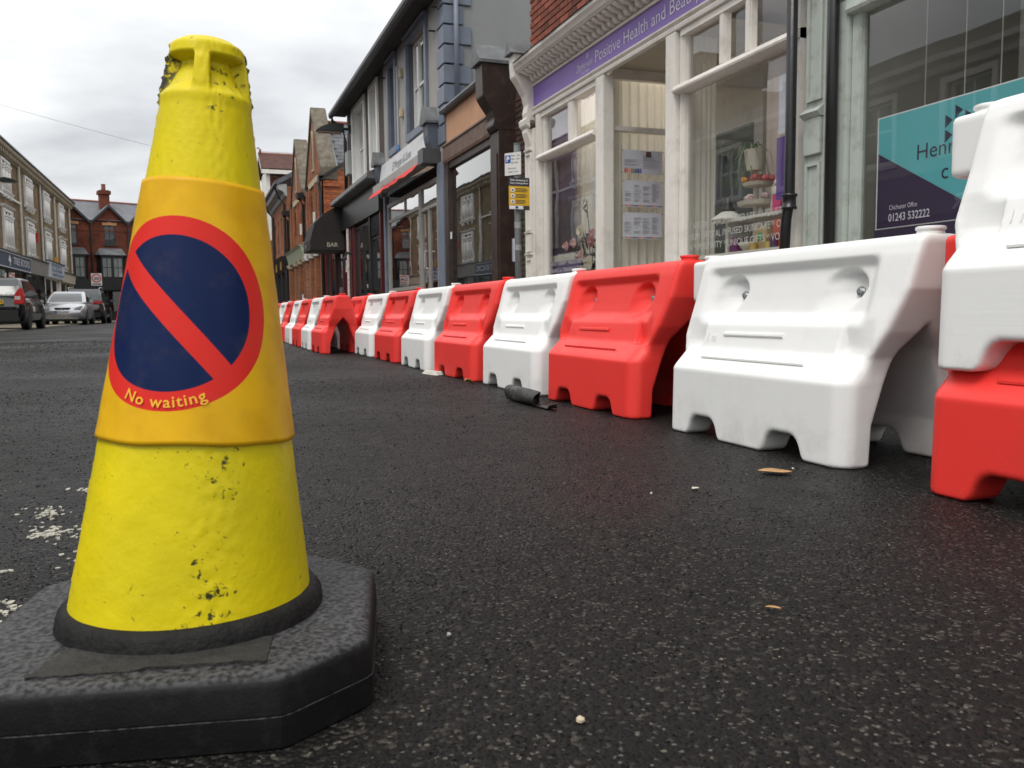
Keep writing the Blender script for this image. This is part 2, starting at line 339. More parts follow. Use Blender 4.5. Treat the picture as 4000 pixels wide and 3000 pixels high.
def chipmat():
    m = bpy.data.materials.new('stone_chippings'); m.use_nodes = True; t = m.node_tree; b = t.nodes['Principled BSDF']
    at = N(t, 'ShaderNodeNewGeometry')
    cr = N(t, 'ShaderNodeValToRGB'); el = cr.color_ramp.elements
    el[0].color = (.0026, .0024, .0023, 1); el[1].position = 1; el[1].color = (.20, .165, .125, 1)
    for p, c in ((.58, (.0042, .004, .0038)), (.86, (.0085, .0078, .007)), (.95, (.028, .025, .021)), (.984, (.085, .075, .060))): k = el.new(p); k.color = (*c, 1)
    t.links.new(at.outputs['Random Per Island'], cr.inputs[0]); t.links.new(cr.outputs[0], b.inputs['Base Color'])
    b.inputs['Roughness'].default_value = .6; b.inputs['Specular IOR Level'].default_value = .12
    return m
V1, F1 = chips(26000, -1.3, 2.2, .35, 5.0, .0010, .0028, seed=3)
V2, F2 = chips(18000, -.6, 1.0, .35, 1.8, .0006, .0022, seed=4)
V3, F3 = chips(16000, -4, 1.9, 4.0, 14.0, .002, .004, seed=5)
me = npmesh('road_chippings', np.concatenate([V1, V2, V3]), np.concatenate([F1, F2+len(V1), F3+len(V1)+len(V2)])); me.materials.append(chipmat())
me.polygons.foreach_set('use_smooth', np.zeros(len(me.polygons), bool))
tag(link(bpy.data.objects.new('road_chippings', me)), 'grey and beige stone chippings set in the dark tarmac', 'gravel', kind='stuff')

# worn white line at the left
mb = MB(); g = random.Random(5)
for i in range(1100):
    y = g.uniform(.95, 2.05); x = -.255+g.gauss(0, .034)
    if math.sin(y*13+x*30)+math.sin(y*31+1.3)*.8+g.uniform(-.9, .9) < .75: continue
    r = g.uniform(.0014, .0065); n = 9; a0 = g.uniform(0, 6)
    pts = [(x+r*q_*math.cos(a0+6.283*j/n), y+1.4*r*q_*math.sin(a0+6.283*j/n)) for j, q_ in enumerate([g.uniform(.25, 1.25) for _ in range(n)])]
    z = .0016+g.uniform(0, .0006)
    mb.add([(*p, z) for p in pts]+[(*p, -.001) for p in pts], [tuple(range(n))]+[(j, (j+1) % n, n+(j+1) % n, n+j) for j in range(n)])
tag(mb.build('road_marking', mat('worn_road_paint', (.34, .325, .27), .7, .4, 60)), kind='structure')
# ================================================================ water-filled road barriers
def smax(a, b, k):
    h = np.clip(.5+.5*(a-b)/k, 0, 1); return b+(a-b)*h+k*h*(1-h)
def smin(a, b, k): return -smax(-a, -b, k)
def sstep(x, a, b):
    t = np.clip((x-a)/(b-a), 0, 1); return t*t*(3-2*t)
PSZ, PSV = [.2, .25, .30, .40, .50, .545], [.152, .146, .130, .100, .075, .058]
def panel_mod(u, z):
    m = .022*sstep(u, -.375, -.325)*(1-sstep(u, .305, .36))*sstep(z, .328, .372)*(1-sstep(z, .476, .508))
    for c in (.225, -.25):
        cc = c+np.clip(.425-z, 0, .1)*.55; du = (u-cc)/np.where(u < cc, .070, .092); dz = (z-.425)/np.where(z > .425, .050, .098)
        e = np.sqrt(du*du+dz*dz); m = m+.038*(1-sstep(e, .66, 1.04))*np.clip((cc+.10-u)/.11, 0, 1)*np.clip((z-.332)/.085, 0, 1)
    au = np.abs(u)
    m = m+.024*sstep(au, .292, .302)*(1-sstep(au, .385, .41))*np.clip((.352-z)/.07, 0, 1)*(1-.6*sstep(au, .30, .40))
    return m
def barrier_sdf(u, s, z):
    a = np.abs(s)
    pb = np.interp(z, [0, .198, .210, .258, .28], [.205, .201, .193, .148, .14])
    d = smax(a-pb, np.abs(u)-np.interp(z, [0, .2, .258], [.392, .394, .386]), .014)
    d = smax(d, (np.abs(u)+a-(pb+.392-.030))*.707, .012); d = smax(d, z-.258, .008); d = smax(d, -z, .008)
    pu = np.interp(z, PSZ, PSV)-panel_mod(u, z)
    end = np.where(u < 0, -u-np.interp(z, [.2, .258, .32, .42, .55], [.39, .40, .432, .466, .478]), u-np.interp(z, [.2, .3, .55], [.388, .412, .40]))
    q = smax(a-pu, end, .02); q = smax(q, z-.545, .02); q = smax(q, .2-z, .01)
    d = smin(d, q, .010)
    lug = np.maximum(np.maximum(np.abs(u-.435)-.062, a-.046), np.abs(z-.467)-.065)
    lug = smax(smax(np.abs(u-.435)-.064, a-.047, .014), np.abs(z-.467)-.066, .014)
    l2 = smax(smax(np.abs(u+.435)-.036, a-.026, .012), np.abs(z-.385)-.03, .012)
    d = smin(d, lug, .006)
    ar = np.maximum(a-np.interp(z, [0, .1, .21, .28, .335], [.118, .114, .078, .052, .004]), z-.335)
    d = smax(d, -ar, .010)
    for c in (.195, -.17):
        nn = smax(np.abs(u-c)-np.interp(z, [0, .012, .035, .06], [.086, .076, .066, .05]), z-.060, .022)
        d = smax(d, -nn, .010)
    return d
def surface_nets(D, org, h):
    nx, ny, nz = D.shape; S = D < 0
    c = np.zeros((nx-1, ny-1, nz-1), np.uint8); P = np.zeros((nx-1, ny-1, nz-1, 3), 'f'); cnt = np.zeros((nx-1, ny-1, nz-1), 'f')
    sl = lambda o, n: slice(o, o+n-1)
    def corner(A, o): return A[sl(o[0], nx), sl(o[1], ny), sl(o[2], nz)]
    offs = [(i, j, k_) for i in (0, 1) for j in (0, 1) for k_ in (0, 1)]
    for o in offs: c += corner(S, o)
    for o in offs:
        for ax in range(3):
            if o[ax]: continue
            o2 = list(o); o2[ax] = 1
            d0, d1 = corner(D, o), corner(D, o2); x = (d0 < 0) != (d1 < 0)
            t = np.where(x, d0/np.where(x, d0-d1, 1), 0)
            for q in range(3): P[..., q] += np.where(x, o[q]+(t if q == ax else 0), 0)
            cnt += x
    act = (c > 0) & (c < 8); idx = -np.ones(act.shape, 'i'); idx[act] = np.arange(act.sum())
    g = np.argwhere(act); V = (g+P[act]/cnt[act][:, None])*h+np.array(org)
    F = []
    for ax in range(3):
        b_, c_ = (ax+1) % 3, (ax+2) % 3
        s0 = [slice(None)]*3; s1 = [slice(None)]*3; s0[ax] = slice(0, -1); s1[ax] = slice(1, None)
        A, B = S[tuple(s0)], S[tuple(s1)]; e = np.argwhere(A != B)
        e = e[(e[:, b_] > 0) & (e[:, c_] > 0) & (e[:, b_] < D.shape[b_]-1) & (e[:, c_] < D.shape[c_]-1)]
        def cell(db, dc):
            q = e.copy(); q[:, b_] -= db; q[:, c_] -= dc; return idx[q[:, 0], q[:, 1], q[:, 2]]
        f = np.stack([cell(1, 1), cell(0, 1), cell(0, 0), cell(1, 0)], 1)
        fl = A[e[:, 0], e[:, 1], e[:, 2]]; f[~fl] = f[~fl][:, ::-1]
        F.append(f)
    return V, np.concatenate(F)
HV = .006
gu = np.arange(-.53, .531, HV); gs = np.arange(-.228, .2281, HV); gz = np.arange(-.018, .571, HV)
Dg = barrier_sdf(gu[:, None, None].astype('f'), gs[None, :, None].astype('f'), gz[None, None, :].astype('f')).astype('f')
V, F = surface_nets(Dg, (gu[0], gs[0], gz[0]), HV)
# local axes of a barrier: +y along the run (u), -x is the road face (s>0), z up
body_me = npmesh('barrier_body', np.stack([-V[:, 1], V[:, 0], V[:, 2]], 1), F[:, ::-1] if False else F)
bm = bmesh.new(); bm.from_mesh(body_me); bmesh.ops.recalc_face_normals(bm, faces=bm.faces); bm.to_mesh(body_me); bm.free()
def panel_s(u, z): return float(np.interp(z, PSZ, PSV)-panel_mod(np.float64(u), np.float64(z)))
cap_me = MB().lathe([(.0, .0), (.031, 0), (.031, .005), (.029, .006), (.029, .010), (.033, .011), (.033, .017), (.031, .019), (.0, .020)], seg=28).mesh('filler_cap', smooth=False, bevel=.0015)
bolt = MB().lathe([(0, 0), (.0125, 0), (.0125, .003), (0, .003)], seg=20, axis='x'); bolt.lathe([(0, .003), (.0085, .003), (.0085, .0095), (.006, .0105), (0, .0105)], seg=6, axis='x')
bolt.v = [(-x, y, z) for x, y, z in bolt.v]; bolt_me = bolt.mesh('bolt')
bar_me = MB().prof([(-.008, -.006), (0, -.007), (.006, -.003), (.006, .004), (0, .007), (-.008, .006)], -.135, .135)
def shear_on_panel(mb_):      # seat a relief on the leaning lower panel: local (a along u, d out, z)
    out_ = []
    for a, d, z in mb_.v: out_.append((-(panel_s(.0, .305+z)+d), a, .305+z))
    return out_
bar_me.v = shear_on_panel(bar_me); bar_me.v = [(x, y+.055, z) for x, y, z in bar_me.v]; bar_me = bar_me.mesh('raised_bar', smooth=False, bevel=.0012)
co, fc = textmesh('1 m', .028, sx=.9)
lt = MB(); n_ = len(co); lt.add([(float(c[0]), .002, float(c[1])-.02) for c in co], fc)
lt.v = [(-(panel_s(0, .305+z)+.004), .27-a, .305+z) for a, d, z in lt.v]; let_me = lt.mesh('raised_lettering', fixn=False)
lip = MB().box(-.215, .245, -.002, .0022, -.0025, .0025); lip.v = [(-(.1725+d+.0), a, .236+z+.0) for a, d, z in lip.v]; lip_me = lip.mesh('moulded_line')

def plastic(name, col, rough=.42):
    m = bpy.data.materials.new(name); m.use_nodes = True; t = m.node_tree; b = t.nodes['Principled BSDF']
    co = coords(t); oi = N(t, 'ShaderNodeObjectInfo')
    ad = N(t, 'ShaderNodeVectorMath', operation='ADD'); t.links.new(co, ad.inputs[0])
    cbn = N(t, 'ShaderNodeCombineXYZ'); ml = N(t, 'ShaderNodeMath', operation='MULTIPLY'); t.links.new(oi.outputs['Random'], ml.inputs[0]); ml.inputs[1].default_value = 17
    t.links.new(ml.outputs[0], cbn.inputs[0]); t.links.new(cbn.outputs[0], ad.inputs[1])
    nz = N(t, 'ShaderNodeTexNoise'); nz.inputs['Scale'].default_value = 7; nz.inputs['Detail'].default_value = 8; nz.inputs['Roughness'].default_value = .7; t.links.new(ad.outputs[0], nz.inputs['Vector'])
    # scuffs: long thin horizontal streaks
    mp = N(t, 'ShaderNodeMapping'); mp.inputs['Scale'].default_value = (4, 3, 160); t.links.new(ad.outputs[0], mp.inputs[0])
    st = N(t, 'ShaderNodeTexNoise'); st.inputs['Scale'].default_value = 1; st.inputs['Detail'].default_value = 3; t.links.new(mp.outputs[0], st.inputs['Vector'])
    sp = N(t, 'ShaderNodeSeparateXYZ'); t.links.new(co, sp.inputs[0])
    lo = N(t, 'ShaderNodeMapRange'); lo.inputs['From Min'].default_value = .0; lo.inputs['From Max'].default_value = .14; lo.inputs['To Min'].default_value = 1.1; lo.inputs['To Max'].default_value = .22; t.links.new(sp.outputs[2], lo.inputs[0])
    r = N(t, 'ShaderNodeMapRange'); r.inputs['From Min'].default_value = .48; r.inputs['From Max'].default_value = .80; r.inputs['To Max'].default_value = .75; t.links.new(nz.outputs['Fac'], r.inputs[0])
    ml2 = N(t, 'ShaderNodeMath', operation='MULTIPLY'); t.links.new(r.outputs[0], ml2.inputs[0]); t.links.new(lo.outputs[0], ml2.inputs[1])
    x = N(t, 'ShaderNodeMixRGB'); t.links.new(ml2.outputs[0], x.inputs[0]); fd = N(t, 'ShaderNodeMapRange'); fd.inputs['To Min'].default_value = .94; fd.inputs['To Max'].default_value = 1.04; t.links.new(oi.outputs['Random'], fd.inputs[0]); cv_ = N(t, 'ShaderNodeVectorMath', operation='SCALE'); cv_.inputs[0].default_value = col; t.links.new(fd.outputs[0], cv_.inputs['Scale']); t.links.new(cv_.outputs[0], x.inputs[1]); x.inputs[2].default_value = (col[0]*.55, col[1]*.5+.02, col[2]*.45+.015, 1)
    t.links.new(x.outputs[0], b.inputs['Base Color'])
    rr = N(t, 'ShaderNodeMapRange'); rr.inputs['To Min'].default_value = rough-.08; rr.inputs['To Max'].default_value = rough+.16; t.links.new(nz.outputs['Fac'], rr.inputs[0]); t.links.new(rr.outputs[0], b.inputs['Roughness'])
    bp = N(t, 'ShaderNodeBump'); bp.inputs['Strength'].default_value = .07; bp.inputs['Distance'].default_value = .003; t.links.new(st.outputs['Fac'], bp.inputs['Height']); t.links.new(bp.outputs[0], b.inputs['Normal'])
    b.inputs['Specular IOR Level'].default_value = .4
    return m
P_WHITE = plastic('white_plastic', (.80, .80, .785)); P_RED = plastic('red_plastic', (.80, .042, .034)); ZINC = mat('zinc_bolt', (.42, .43, .44), .35, .2, 60, metal=.9)
def put(me, name, m, parent, loc, rot=(0, 0, 0)):
    o = bpy.data.objects.new(name, me)
    if not me.materials: me.materials.append(None)
    o.material_slots[0].link = 'OBJECT'; o.material_slots[0].material = m
    o.location = loc; o.rotation_euler = rot; return link(o, parent)
def barrier(x, y, red, label, z=0.0, rot=0.0, bolts=True):
    t = thing('road_barrier', label, 'barrier', (x, y, z), 'red and white barriers along the kerbside'); t.rotation_euler = (0, 0, rot+(random.uniform(-.022, .022) if y > 2.5 else 0))
    m = P_RED if red else P_WHITE
    b = put(body_me, 'body', m, t, (0, 0, 0)); put(cap_me, 'filler_cap', m, t, (0, .44, .531)); put(cap_me, 'filler_cap', m, t, (0, -.435, .543))
    put(bar_me, 'raised_bar', m, t, (0, 0, 0)); put(let_me, 'raised_lettering', m, t, (0, 0, 0)); put(lip_me, 'moulded_line', m, t, (0, 0, 0))
    if bolts:
        for c in (.225, -.25):
            put(bolt_me, 'bolt', ZINC, t, (-panel_s(c-.02, .418)-.007, c-.018, .418), (0, .2, .1))
    return t
XB = 1.59
barrier(XB-.01, .938, 1, 'red barrier at the bottom of the stack by the right edge')
barrier(XB, .938, 0, 'white barrier stacked on top of a red barrier at the right edge', z=.252)
seq = [(1.925, 0, 'large white barrier beside the stacked pair, two bolts showing'), (2.945, 1, 'nearest single red barrier, behind the rolled dark tube'),
       (3.84, 0, 'white barrier with faint yellow stains between the two nearest red barriers'), (4.725, 1, 'red barrier with a white foam scrap at its foot'),
       (5.675, 0, 'white barrier third from the stack in the near row'), (6.645, 1, 'red barrier third from the near end, before the pinkish white one'),
       (7.60, 0, 'pinkish white barrier tucked beside the red end with the open arch'), (8.55, 1, 'red barrier mostly hidden behind the open arched red end')]
for y, r_, l in seq: barrier(XB+(.0 if y < 4 else -.02), y+.036, r_, l)
seq2 = [(8.45, 1, 'red barrier starting the far row, its open arched end towards us'), (9.40, 0, 'first white barrier of the far row'), (10.35, 1, 'second red barrier of the far row'),
        (11.30, 0, 'second white barrier of the far row'), (12.25, 1, 'third red barrier of the far row'), (13.20, 0, 'third white barrier of the far row, close to the cone'), (14.15, 1, 'farthest red barrier, at the edge of the cone')]
for y, r_, l in seq2: barrier(1.27, y, r_, l)
# ================================================================ no-waiting cone
CX0, CY0, LEAN = -.0193, .945, math.atan(.0606)
def cone_r(z): return .1321-.1495*z
cone = thing('traffic_cone', 'yellow no waiting cone with amber sleeve on a dark rubber base', 'traffic cone', (CX0, CY0, 0))
FRONT = math.atan2(-CY0, -CX0)          # direction from the axis to the viewer
nth, nz_ = 288, 230
th = np.linspace(0, 2*np.pi, nth, endpoint=False); zz_ = np.linspace(.074, .650, nz_)
TH, ZZ = np.meshgrid(th, zz_)
def wn(f, s, seed):
    g = np.random.default_rng(seed); out_ = np.zeros_like(TH)
    for i in range(f):
        a, b_, c_ = g.integers(2, s), g.uniform(-s*9, s*9), g.uniform(0, 6.28); out_ += np.sin(a*TH*g.choice([-1, 1])+b_*ZZ+c_)/f**.5
    return out_
rr_ = cone_r(ZZ)
rr_ += .0002*wn(30, 8, 1)+.00012*wn(40, 30, 2)
rel = (TH-(FRONT+R(-9))+np.pi) % (np.pi/2)-np.pi/4          # four ribs, one near the front
rel = np.abs(((TH-(FRONT+R(-9))) + np.pi/4) % (np.pi/2)-np.pi/4)
rib = 1-sstep(rel, .17, .27)
rec = sstep(ZZ, .594, .606)*(1-sstep(ZZ, .6285, .635))
rr_ -= .0135*rec*(1-rib)*(.34+.66*sstep(ZZ, .597, .629))
rr_ += .0012*rec*rib
rr_ += .0012*(sstep(ZZ, .583, .594)*(1-sstep(ZZ, .594, .6)))
rr_ -= .006*sstep(ZZ, .6465, .650)
for side in (np.pi/2, -np.pi/2):      # ragged mould seams at both sides
    ds = np.abs((TH-(FRONT+side)+np.pi) % (2*np.pi)-np.pi)
    g = np.random.default_rng(11 if side > 0 else 12); lump = np.interp(ZZ, np.linspace(.07, .66, 260), np.clip(g.normal(.25, .5, 260), 0, 1.4))
    rr_ += (.0009+.0022*sstep(ZZ, .565, .60))*np.exp(-(ds/.03)**2)*lump
dr = np.abs((TH-(FRONT+R(6))+np.pi) % (2*np.pi)-np.pi)          # drip line down the front
g = np.random.default_rng(5); lump = g.normal(0, 1, (60, 9)); 
rr_ += .0003*np.exp(-(dr/.22)**2)*wn(60, 50, 8)
X_, Y_ = rr_*np.cos(TH), rr_*np.sin(TH)
V = np.stack([X_, Y_, ZZ], 2).reshape(-1, 3)
ii, jj = np.meshgrid(np.arange(nz_-1), np.arange(nth), indexing='ij')
F = np.stack([ii*nth+jj, ii*nth+(jj+1) % nth, (ii+1)*nth+(jj+1) % nth, (ii+1)*nth+jj], 2).reshape(-1, 4)
# rim and inner bore
inner = [(.6525, .0265), (.6535, .0235), (.650, .020), (.60, .022)]
for z_, r_ in inner:
    V = np.concatenate([V, np.stack([r_*np.cos(th), r_*np.sin(th), np.full(nth, z_)], 1)])
j = np.arange(nth)
for q in range(len(inner)):
    a0 = (nz_-1+q)*nth; F = np.concatenate([F, np.stack([a0+j, a0+(j+1) % nth, a0+nth+(j+1) % nth, a0+nth+j], 1)])
cone_me = npmesh('cone', V, F)
def conemat():
    m = bpy.data.materials.new('worn_yellow_paint'); m.use_nodes = True; t = m.node_tree; b = t.nodes['Principled BSDF']
    co = coords(t); sp = N(t, 'ShaderNodeSeparateXYZ'); t.links.new(co, sp.inputs[0])
    nz = N(t, 'ShaderNodeTexNoise'); nz.inputs['Scale'].default_value = 9; nz.inputs['Detail'].default_value = 6; t.links.new(co, nz.inputs['Vector'])
    cr = N(t, 'ShaderNodeValToRGB'); el = cr.color_ramp.elements; el[0].position = .32; el[0].color = (.52, .44, .006, 1); el[1].position = .68; el[1].color = (.68, .55, .004, 1)
    t.links.new(nz.outputs['Fac'], cr.inputs[0])
    # dark cracks and chips in a band down the front
    nx_, ny_ = math.cos(FRONT+R(6)), math.sin(FRONT+R(6))
    dt = N(t, 'ShaderNodeVectorMath', operation='DOT_PRODUCT'); t.links.new(co, dt.inputs[0]); dt.inputs[1].default_value = (-ny_, nx_, 0)
    ab = N(t, 'ShaderNodeMath', operation='ABSOLUTE'); t.links.new(dt.outputs['Value'], ab.inputs[0])
    band = N(t, 'ShaderNodeMapRange'); band.inputs['From Min'].default_value = .003; band.inputs['From Max'].default_value = .048; band.inputs['To Min'].default_value = .095; band.inputs['To Max'].default_value = 0; t.links.new(ab.outputs[0], band.inputs[0])
    dn = N(t, 'ShaderNodeTexNoise'); dn.inputs['Scale'].default_value = 120; dn.inputs['Detail'].default_value = 9; dn.inputs['Roughness'].default_value = .62; dn.inputs['Distortion'].default_value = .4; t.links.new(co, dn.inputs['Vector'])
    lg = N(t, 'ShaderNodeTexNoise'); lg.inputs['Scale'].default_value = 14; lg.inputs['Detail'].default_value = 2; t.links.new(co, lg.inputs['Vector'])
    lm = N(t, 'ShaderNodeMapRange'); lm.inputs['From Min'].default_value = .42; lm.inputs['From Max'].default_value = .66; lm.inputs['To Min'].default_value = .30; lm.inputs['To Max'].default_value = 1.35; t.links.new(lg.outputs['Fac'], lm.inputs[0])
    bm_ = N(t, 'ShaderNodeMath', operation='MULTIPLY'); t.links.new(band.outputs[0], bm_.inputs[0]); t.links.new(lm.outputs[0], bm_.inputs[1])
    sm = N(t, 'ShaderNodeMath', operation='ADD'); t.links.new(dn.outputs['Fac'], sm.inputs[0]); t.links.new(bm_.outputs[0], sm.inputs[1])
    th_ = N(t, 'ShaderNodeMapRange'); th_.inputs['From Min'].default_value = .655; th_.inputs['From Max'].default_value = .73; t.links.new(sm.outputs[0], th_.inputs[0])
    x = N(t, 'ShaderNodeMixRGB'); t.links.new(th_.outputs[0], x.inputs[0]); t.links.new(cr.outputs[0], x.inputs[1]); x.inputs[2].default_value = (.035, .037, .012, 1)
    # seams with bare dark plastic, mostly at the top
    d2 = N(t, 'ShaderNodeVectorMath', operation='DOT_PRODUCT'); t.links.new(co, d2.inputs[0]); d2.inputs[1].default_value = (math.cos(FRONT), math.sin(FRONT), 0)
    a2 = N(t, 'ShaderNodeMath', operation='ABSOLUTE'); t.links.new(d2.outputs['Value'], a2.inputs[0])
    s1 = N(t, 'ShaderNodeMapRange'); s1.inputs['From Min'].default_value = .002; s1.inputs['From Max'].default_value = .009; s1.inputs['To Min'].default_value = 1; s1.inputs['To Max'].default_value = 0; t.links.new(a2.outputs[0], s1.inputs[0])
    s2 = N(t, 'ShaderNodeMapRange'); s2.inputs['From Min'].default_value = .565; s2.inputs['From Max'].default_value = .60; t.links.new(sp.outputs[2], s2.inputs[0])
    s3 = N(t, 'ShaderNodeMath', operation='MULTIPLY'); t.links.new(s1.outputs[0], s3.inputs[0]); t.links.new(s2.outputs[0], s3.inputs[1])
    n4 = N(t, 'ShaderNodeMapRange'); n4.inputs['From Min'].default_value = .40; n4.inputs['From Max'].default_value = .5; t.links.new(dn.outputs['Fac'], n4.inputs[0])
    s4 = N(t, 'ShaderNodeMath', operation='MULTIPLY'); t.links.new(s3.outputs[0], s4.inputs[0]); t.links.new(n4.outputs[0], s4.inputs[1])
    x2 = N(t, 'ShaderNodeMixRGB'); t.links.new(s4.outputs[0], x2.inputs[0]); t.links.new(x.outputs[0], x2.inputs[1]); x2.inputs[2].default_value = (.035, .032, .016, 1)
    t.links.new(x2.outputs[0], b.inputs['Base Color'])
    b.inputs['Roughness'].default_value = .40; b.inputs['Specular IOR Level'].default_value = .22
    b3 = N(t, 'ShaderNodeTexNoise'); b3.inputs['Scale'].default_value = 150; b3.inputs['Detail'].default_value = 4; t.links.new(co, b3.inputs['Vector'])
    sb = N(t, 'ShaderNodeMath', operation='MULTIPLY_ADD'); t.links.new(th_.outputs[0], sb.inputs[0]); sb.inputs[1].default_value = -1.5; t.links.new(b3.outputs['Fac'], sb.inputs[2])
    bp = N(t, 'ShaderNodeBump'); bp.inputs['Strength'].default_value = .32; bp.inputs['Distance'].default_value = .0016; t.links.new(sb.outputs[0], bp.inputs['Height']); t.links.new(bp.outputs[0], b.inputs['Normal'])
    return m
o = bpy.data.objects.new('cone_body', cone_me); cone_me.materials.append(conemat()); o.rotation_euler = (0, LEAN, 0); link(o, cone)

# reflective sleeve with the printed sign (flat print through UV in metres on the unrolled cone)
ZA, AL = .1321/.1495, math.atan(.1495); ZC = .3775
SIGN_TH = FRONT+R(-24)
def unroll(thr, z):
    rho = (ZA-z)/math.cos(AL); psi = thr*math.sin(AL); return rho*np.sin(psi), -rho*np.cos(psi)+(ZA-ZC)/math.cos(AL)
def reroll(p, q):
    q = q-(ZA-ZC)/math.cos(AL); rho = np.hypot(p, q); psi = np.arctan2(p, -q); return psi/math.sin(AL), ZA-rho*math.cos(AL)
ns, mz = 240, 60
ths = np.linspace(-np.pi, np.pi, ns+1); zs = np.linspace(0, 1, mz)
TS, QS = np.meshgrid(ths, zs)
zb = .2525+.0012*np.sin(TS*3+.6)+.0006*np.sin(TS*7); zt = .5078+.0012*np.sin(TS*2+2)
ZS = zb+(zt-zb)*QS
off_ = .0032+.0004*np.exp(-((ZS-zb)/.012)**2)*(1+.6*np.sin(TS*5+1))+.0003*np.sin(TS*9+ZS*60)*np.sin(ZS*47+1)
RS = cone_r(ZS)+off_
A_ = SIGN_TH+TS
V = np.stack([RS*np.cos(A_), RS*np.sin(A_), ZS], 2).reshape(-1, 3)
ii, jj = np.meshgrid(np.arange(mz-1), np.arange(ns), indexing='ij'); w_ = ns+1
F = np.stack([ii*w_+jj, ii*w_+jj+1, (ii+1)*w_+jj+1, (ii+1)*w_+jj], 2).reshape(-1, 4)
V2 = V-np.stack([np.cos(A_), np.sin(A_), 0*A_], 2).reshape(-1, 3)*.0016
nV = len(V); bot = np.stack([np.arange(ns), np.arange(ns)+nV, np.arange(ns)+1+nV, np.arange(ns)+1], 1); tp = (mz-1)*w_
top_ = np.stack([tp+np.arange(ns), tp+np.arange(ns)+1, tp+np.arange(ns)+1+nV, tp+np.arange(ns)+nV], 1)
sl_me = npmesh('sleeve', np.concatenate([V, V2]), np.concatenate([F, F[:, ::-1]+nV, bot, top_]))
P_, Q_ = unroll(TS, ZS); uv = np.stack([P_, Q_], 2).reshape(-1, 2); uv = np.concatenate([uv, uv+9])
lay = sl_me.uv_layers.new(name='unrolled'); vi = np.empty(len(sl_me.loops), 'i'); sl_me.loops.foreach_get('vertex_index', vi); lay.data.foreach_set('uv', uv[vi].astype('f').ravel())
def sleevemat():
    m = bpy.data.materials.new('printed_sleeve'); m.use_nodes = True; t = m.node_tree; b = t.nodes['Principled BSDF']
    uvn = N(t, 'ShaderNodeUVMap', uv_map='unrolled'); s = N(t, 'ShaderNodeSeparateXYZ'); t.links.new(uvn.outputs[0], s.inputs[0])
    ln = N(t, 'ShaderNodeVectorMath', operation='LENGTH'); t.links.new(uvn.outputs[0], ln.inputs[0])
    def lt(v, val): n = N(t, 'ShaderNodeMath', operation='LESS_THAN'); t.links.new(v, n.inputs[0]); n.inputs[1].default_value = val; return n.outputs[0]
    co_ = coords(t); nz = N(t, 'ShaderNodeTexNoise'); nz.inputs['Scale'].default_value = 22; nz.inputs['Detail'].default_value = 5; t.links.new(co_, nz.inputs['Vector'])
    cr = N(t, 'ShaderNodeValToRGB'); el = cr.color_ramp.elements; el[0].position = .3; el[0].color = (.58, .315, .006, 1); el[1].position = .6; el[1].color = (.69, .392, .008, 1); t.links.new(nz.outputs['Fac'], cr.inputs[0])
    disc, inner_ = lt(ln.outputs['Value'], .0940), lt(ln.outputs['Value'], .0755)
    ad = N(t, 'ShaderNodeMath', operation='ADD'); t.links.new(s.outputs[0], ad.inputs[0]); t.links.new(s.outputs[1], ad.inputs[1])
    ab = N(t, 'ShaderNodeMath', operation='ABSOLUTE'); t.links.new(ad.outputs[0], ab.inputs[0]); bar_ = lt(ab.outputs[0], .0105*1.414)
    x1 = N(t, 'ShaderNodeMixRGB'); t.links.new(disc, x1.inputs[0]); t.links.new(cr.outputs[0], x1.inputs[1]); x1.inputs[2].default_value = (.62, .024, .017, 1)
    inv = N(t, 'ShaderNodeMath', operation='SUBTRACT'); inv.inputs[0].default_value = 1; t.links.new(bar_, inv.inputs[1])
    mk = N(t, 'ShaderNodeMath', operation='MULTIPLY'); t.links.new(inner_, mk.inputs[0]); t.links.new(inv.outputs[0], mk.inputs[1])
    x2 = N(t, 'ShaderNodeMixRGB'); t.links.new(mk.outputs[0], x2.inputs[0]); t.links.new(x1.outputs[0], x2.inputs[1]); x2.inputs[2].default_value = (.0012, .0105, .058, 1)
    sg = N(t, 'ShaderNodeTexNoise'); sg.inputs['Scale'].default_value = 16; sg.inputs['Detail'].default_value = 9; sg.inputs['Roughness'].default_value = .7; t.links.new(co_, sg.inputs['Vector'])
    sr = N(t, 'ShaderNodeMapRange'); sr.inputs['From Min'].default_value = .52; sr.inputs['From Max'].default_value = .74; sr.inputs['To Max'].default_value = .17; t.links.new(sg.outputs['Fac'], sr.inputs[0])
    x3 = N(t, 'ShaderNodeMixRGB'); t.links.new(sr.outputs[0], x3.inputs[0]); t.links.new(x2.outputs[0], x3.inputs[1]); x3.inputs[2].default_value = (.16, .11, .05, 1)      # road film
    t.links.new(x3.outputs[0], b.inputs['Base Color']); b.inputs['Roughness'].default_value = .42; b.inputs['Specular IOR Level'].default_value = .17
    hx = N(t, 'ShaderNodeTexNoise'); hx.inputs['Scale'].default_value = 45; hx.inputs['Detail'].default_value = 3; t.links.new(co_, hx.inputs['Vector'])
    bp = N(t, 'ShaderNodeBump'); bp.inputs['Strength'].default_value = .2; bp.inputs['Distance'].default_value = .002; t.links.new(hx.outputs['Fac'], bp.inputs['Height']); t.links.new(bp.outputs[0], b.inputs['Normal'])
    return m
sl_me.materials.append(sleevemat()); sl = bpy.data.objects.new('sleeve', sl_me); sl.rotation_euler = (0, LEAN, 0); link(sl, cone)
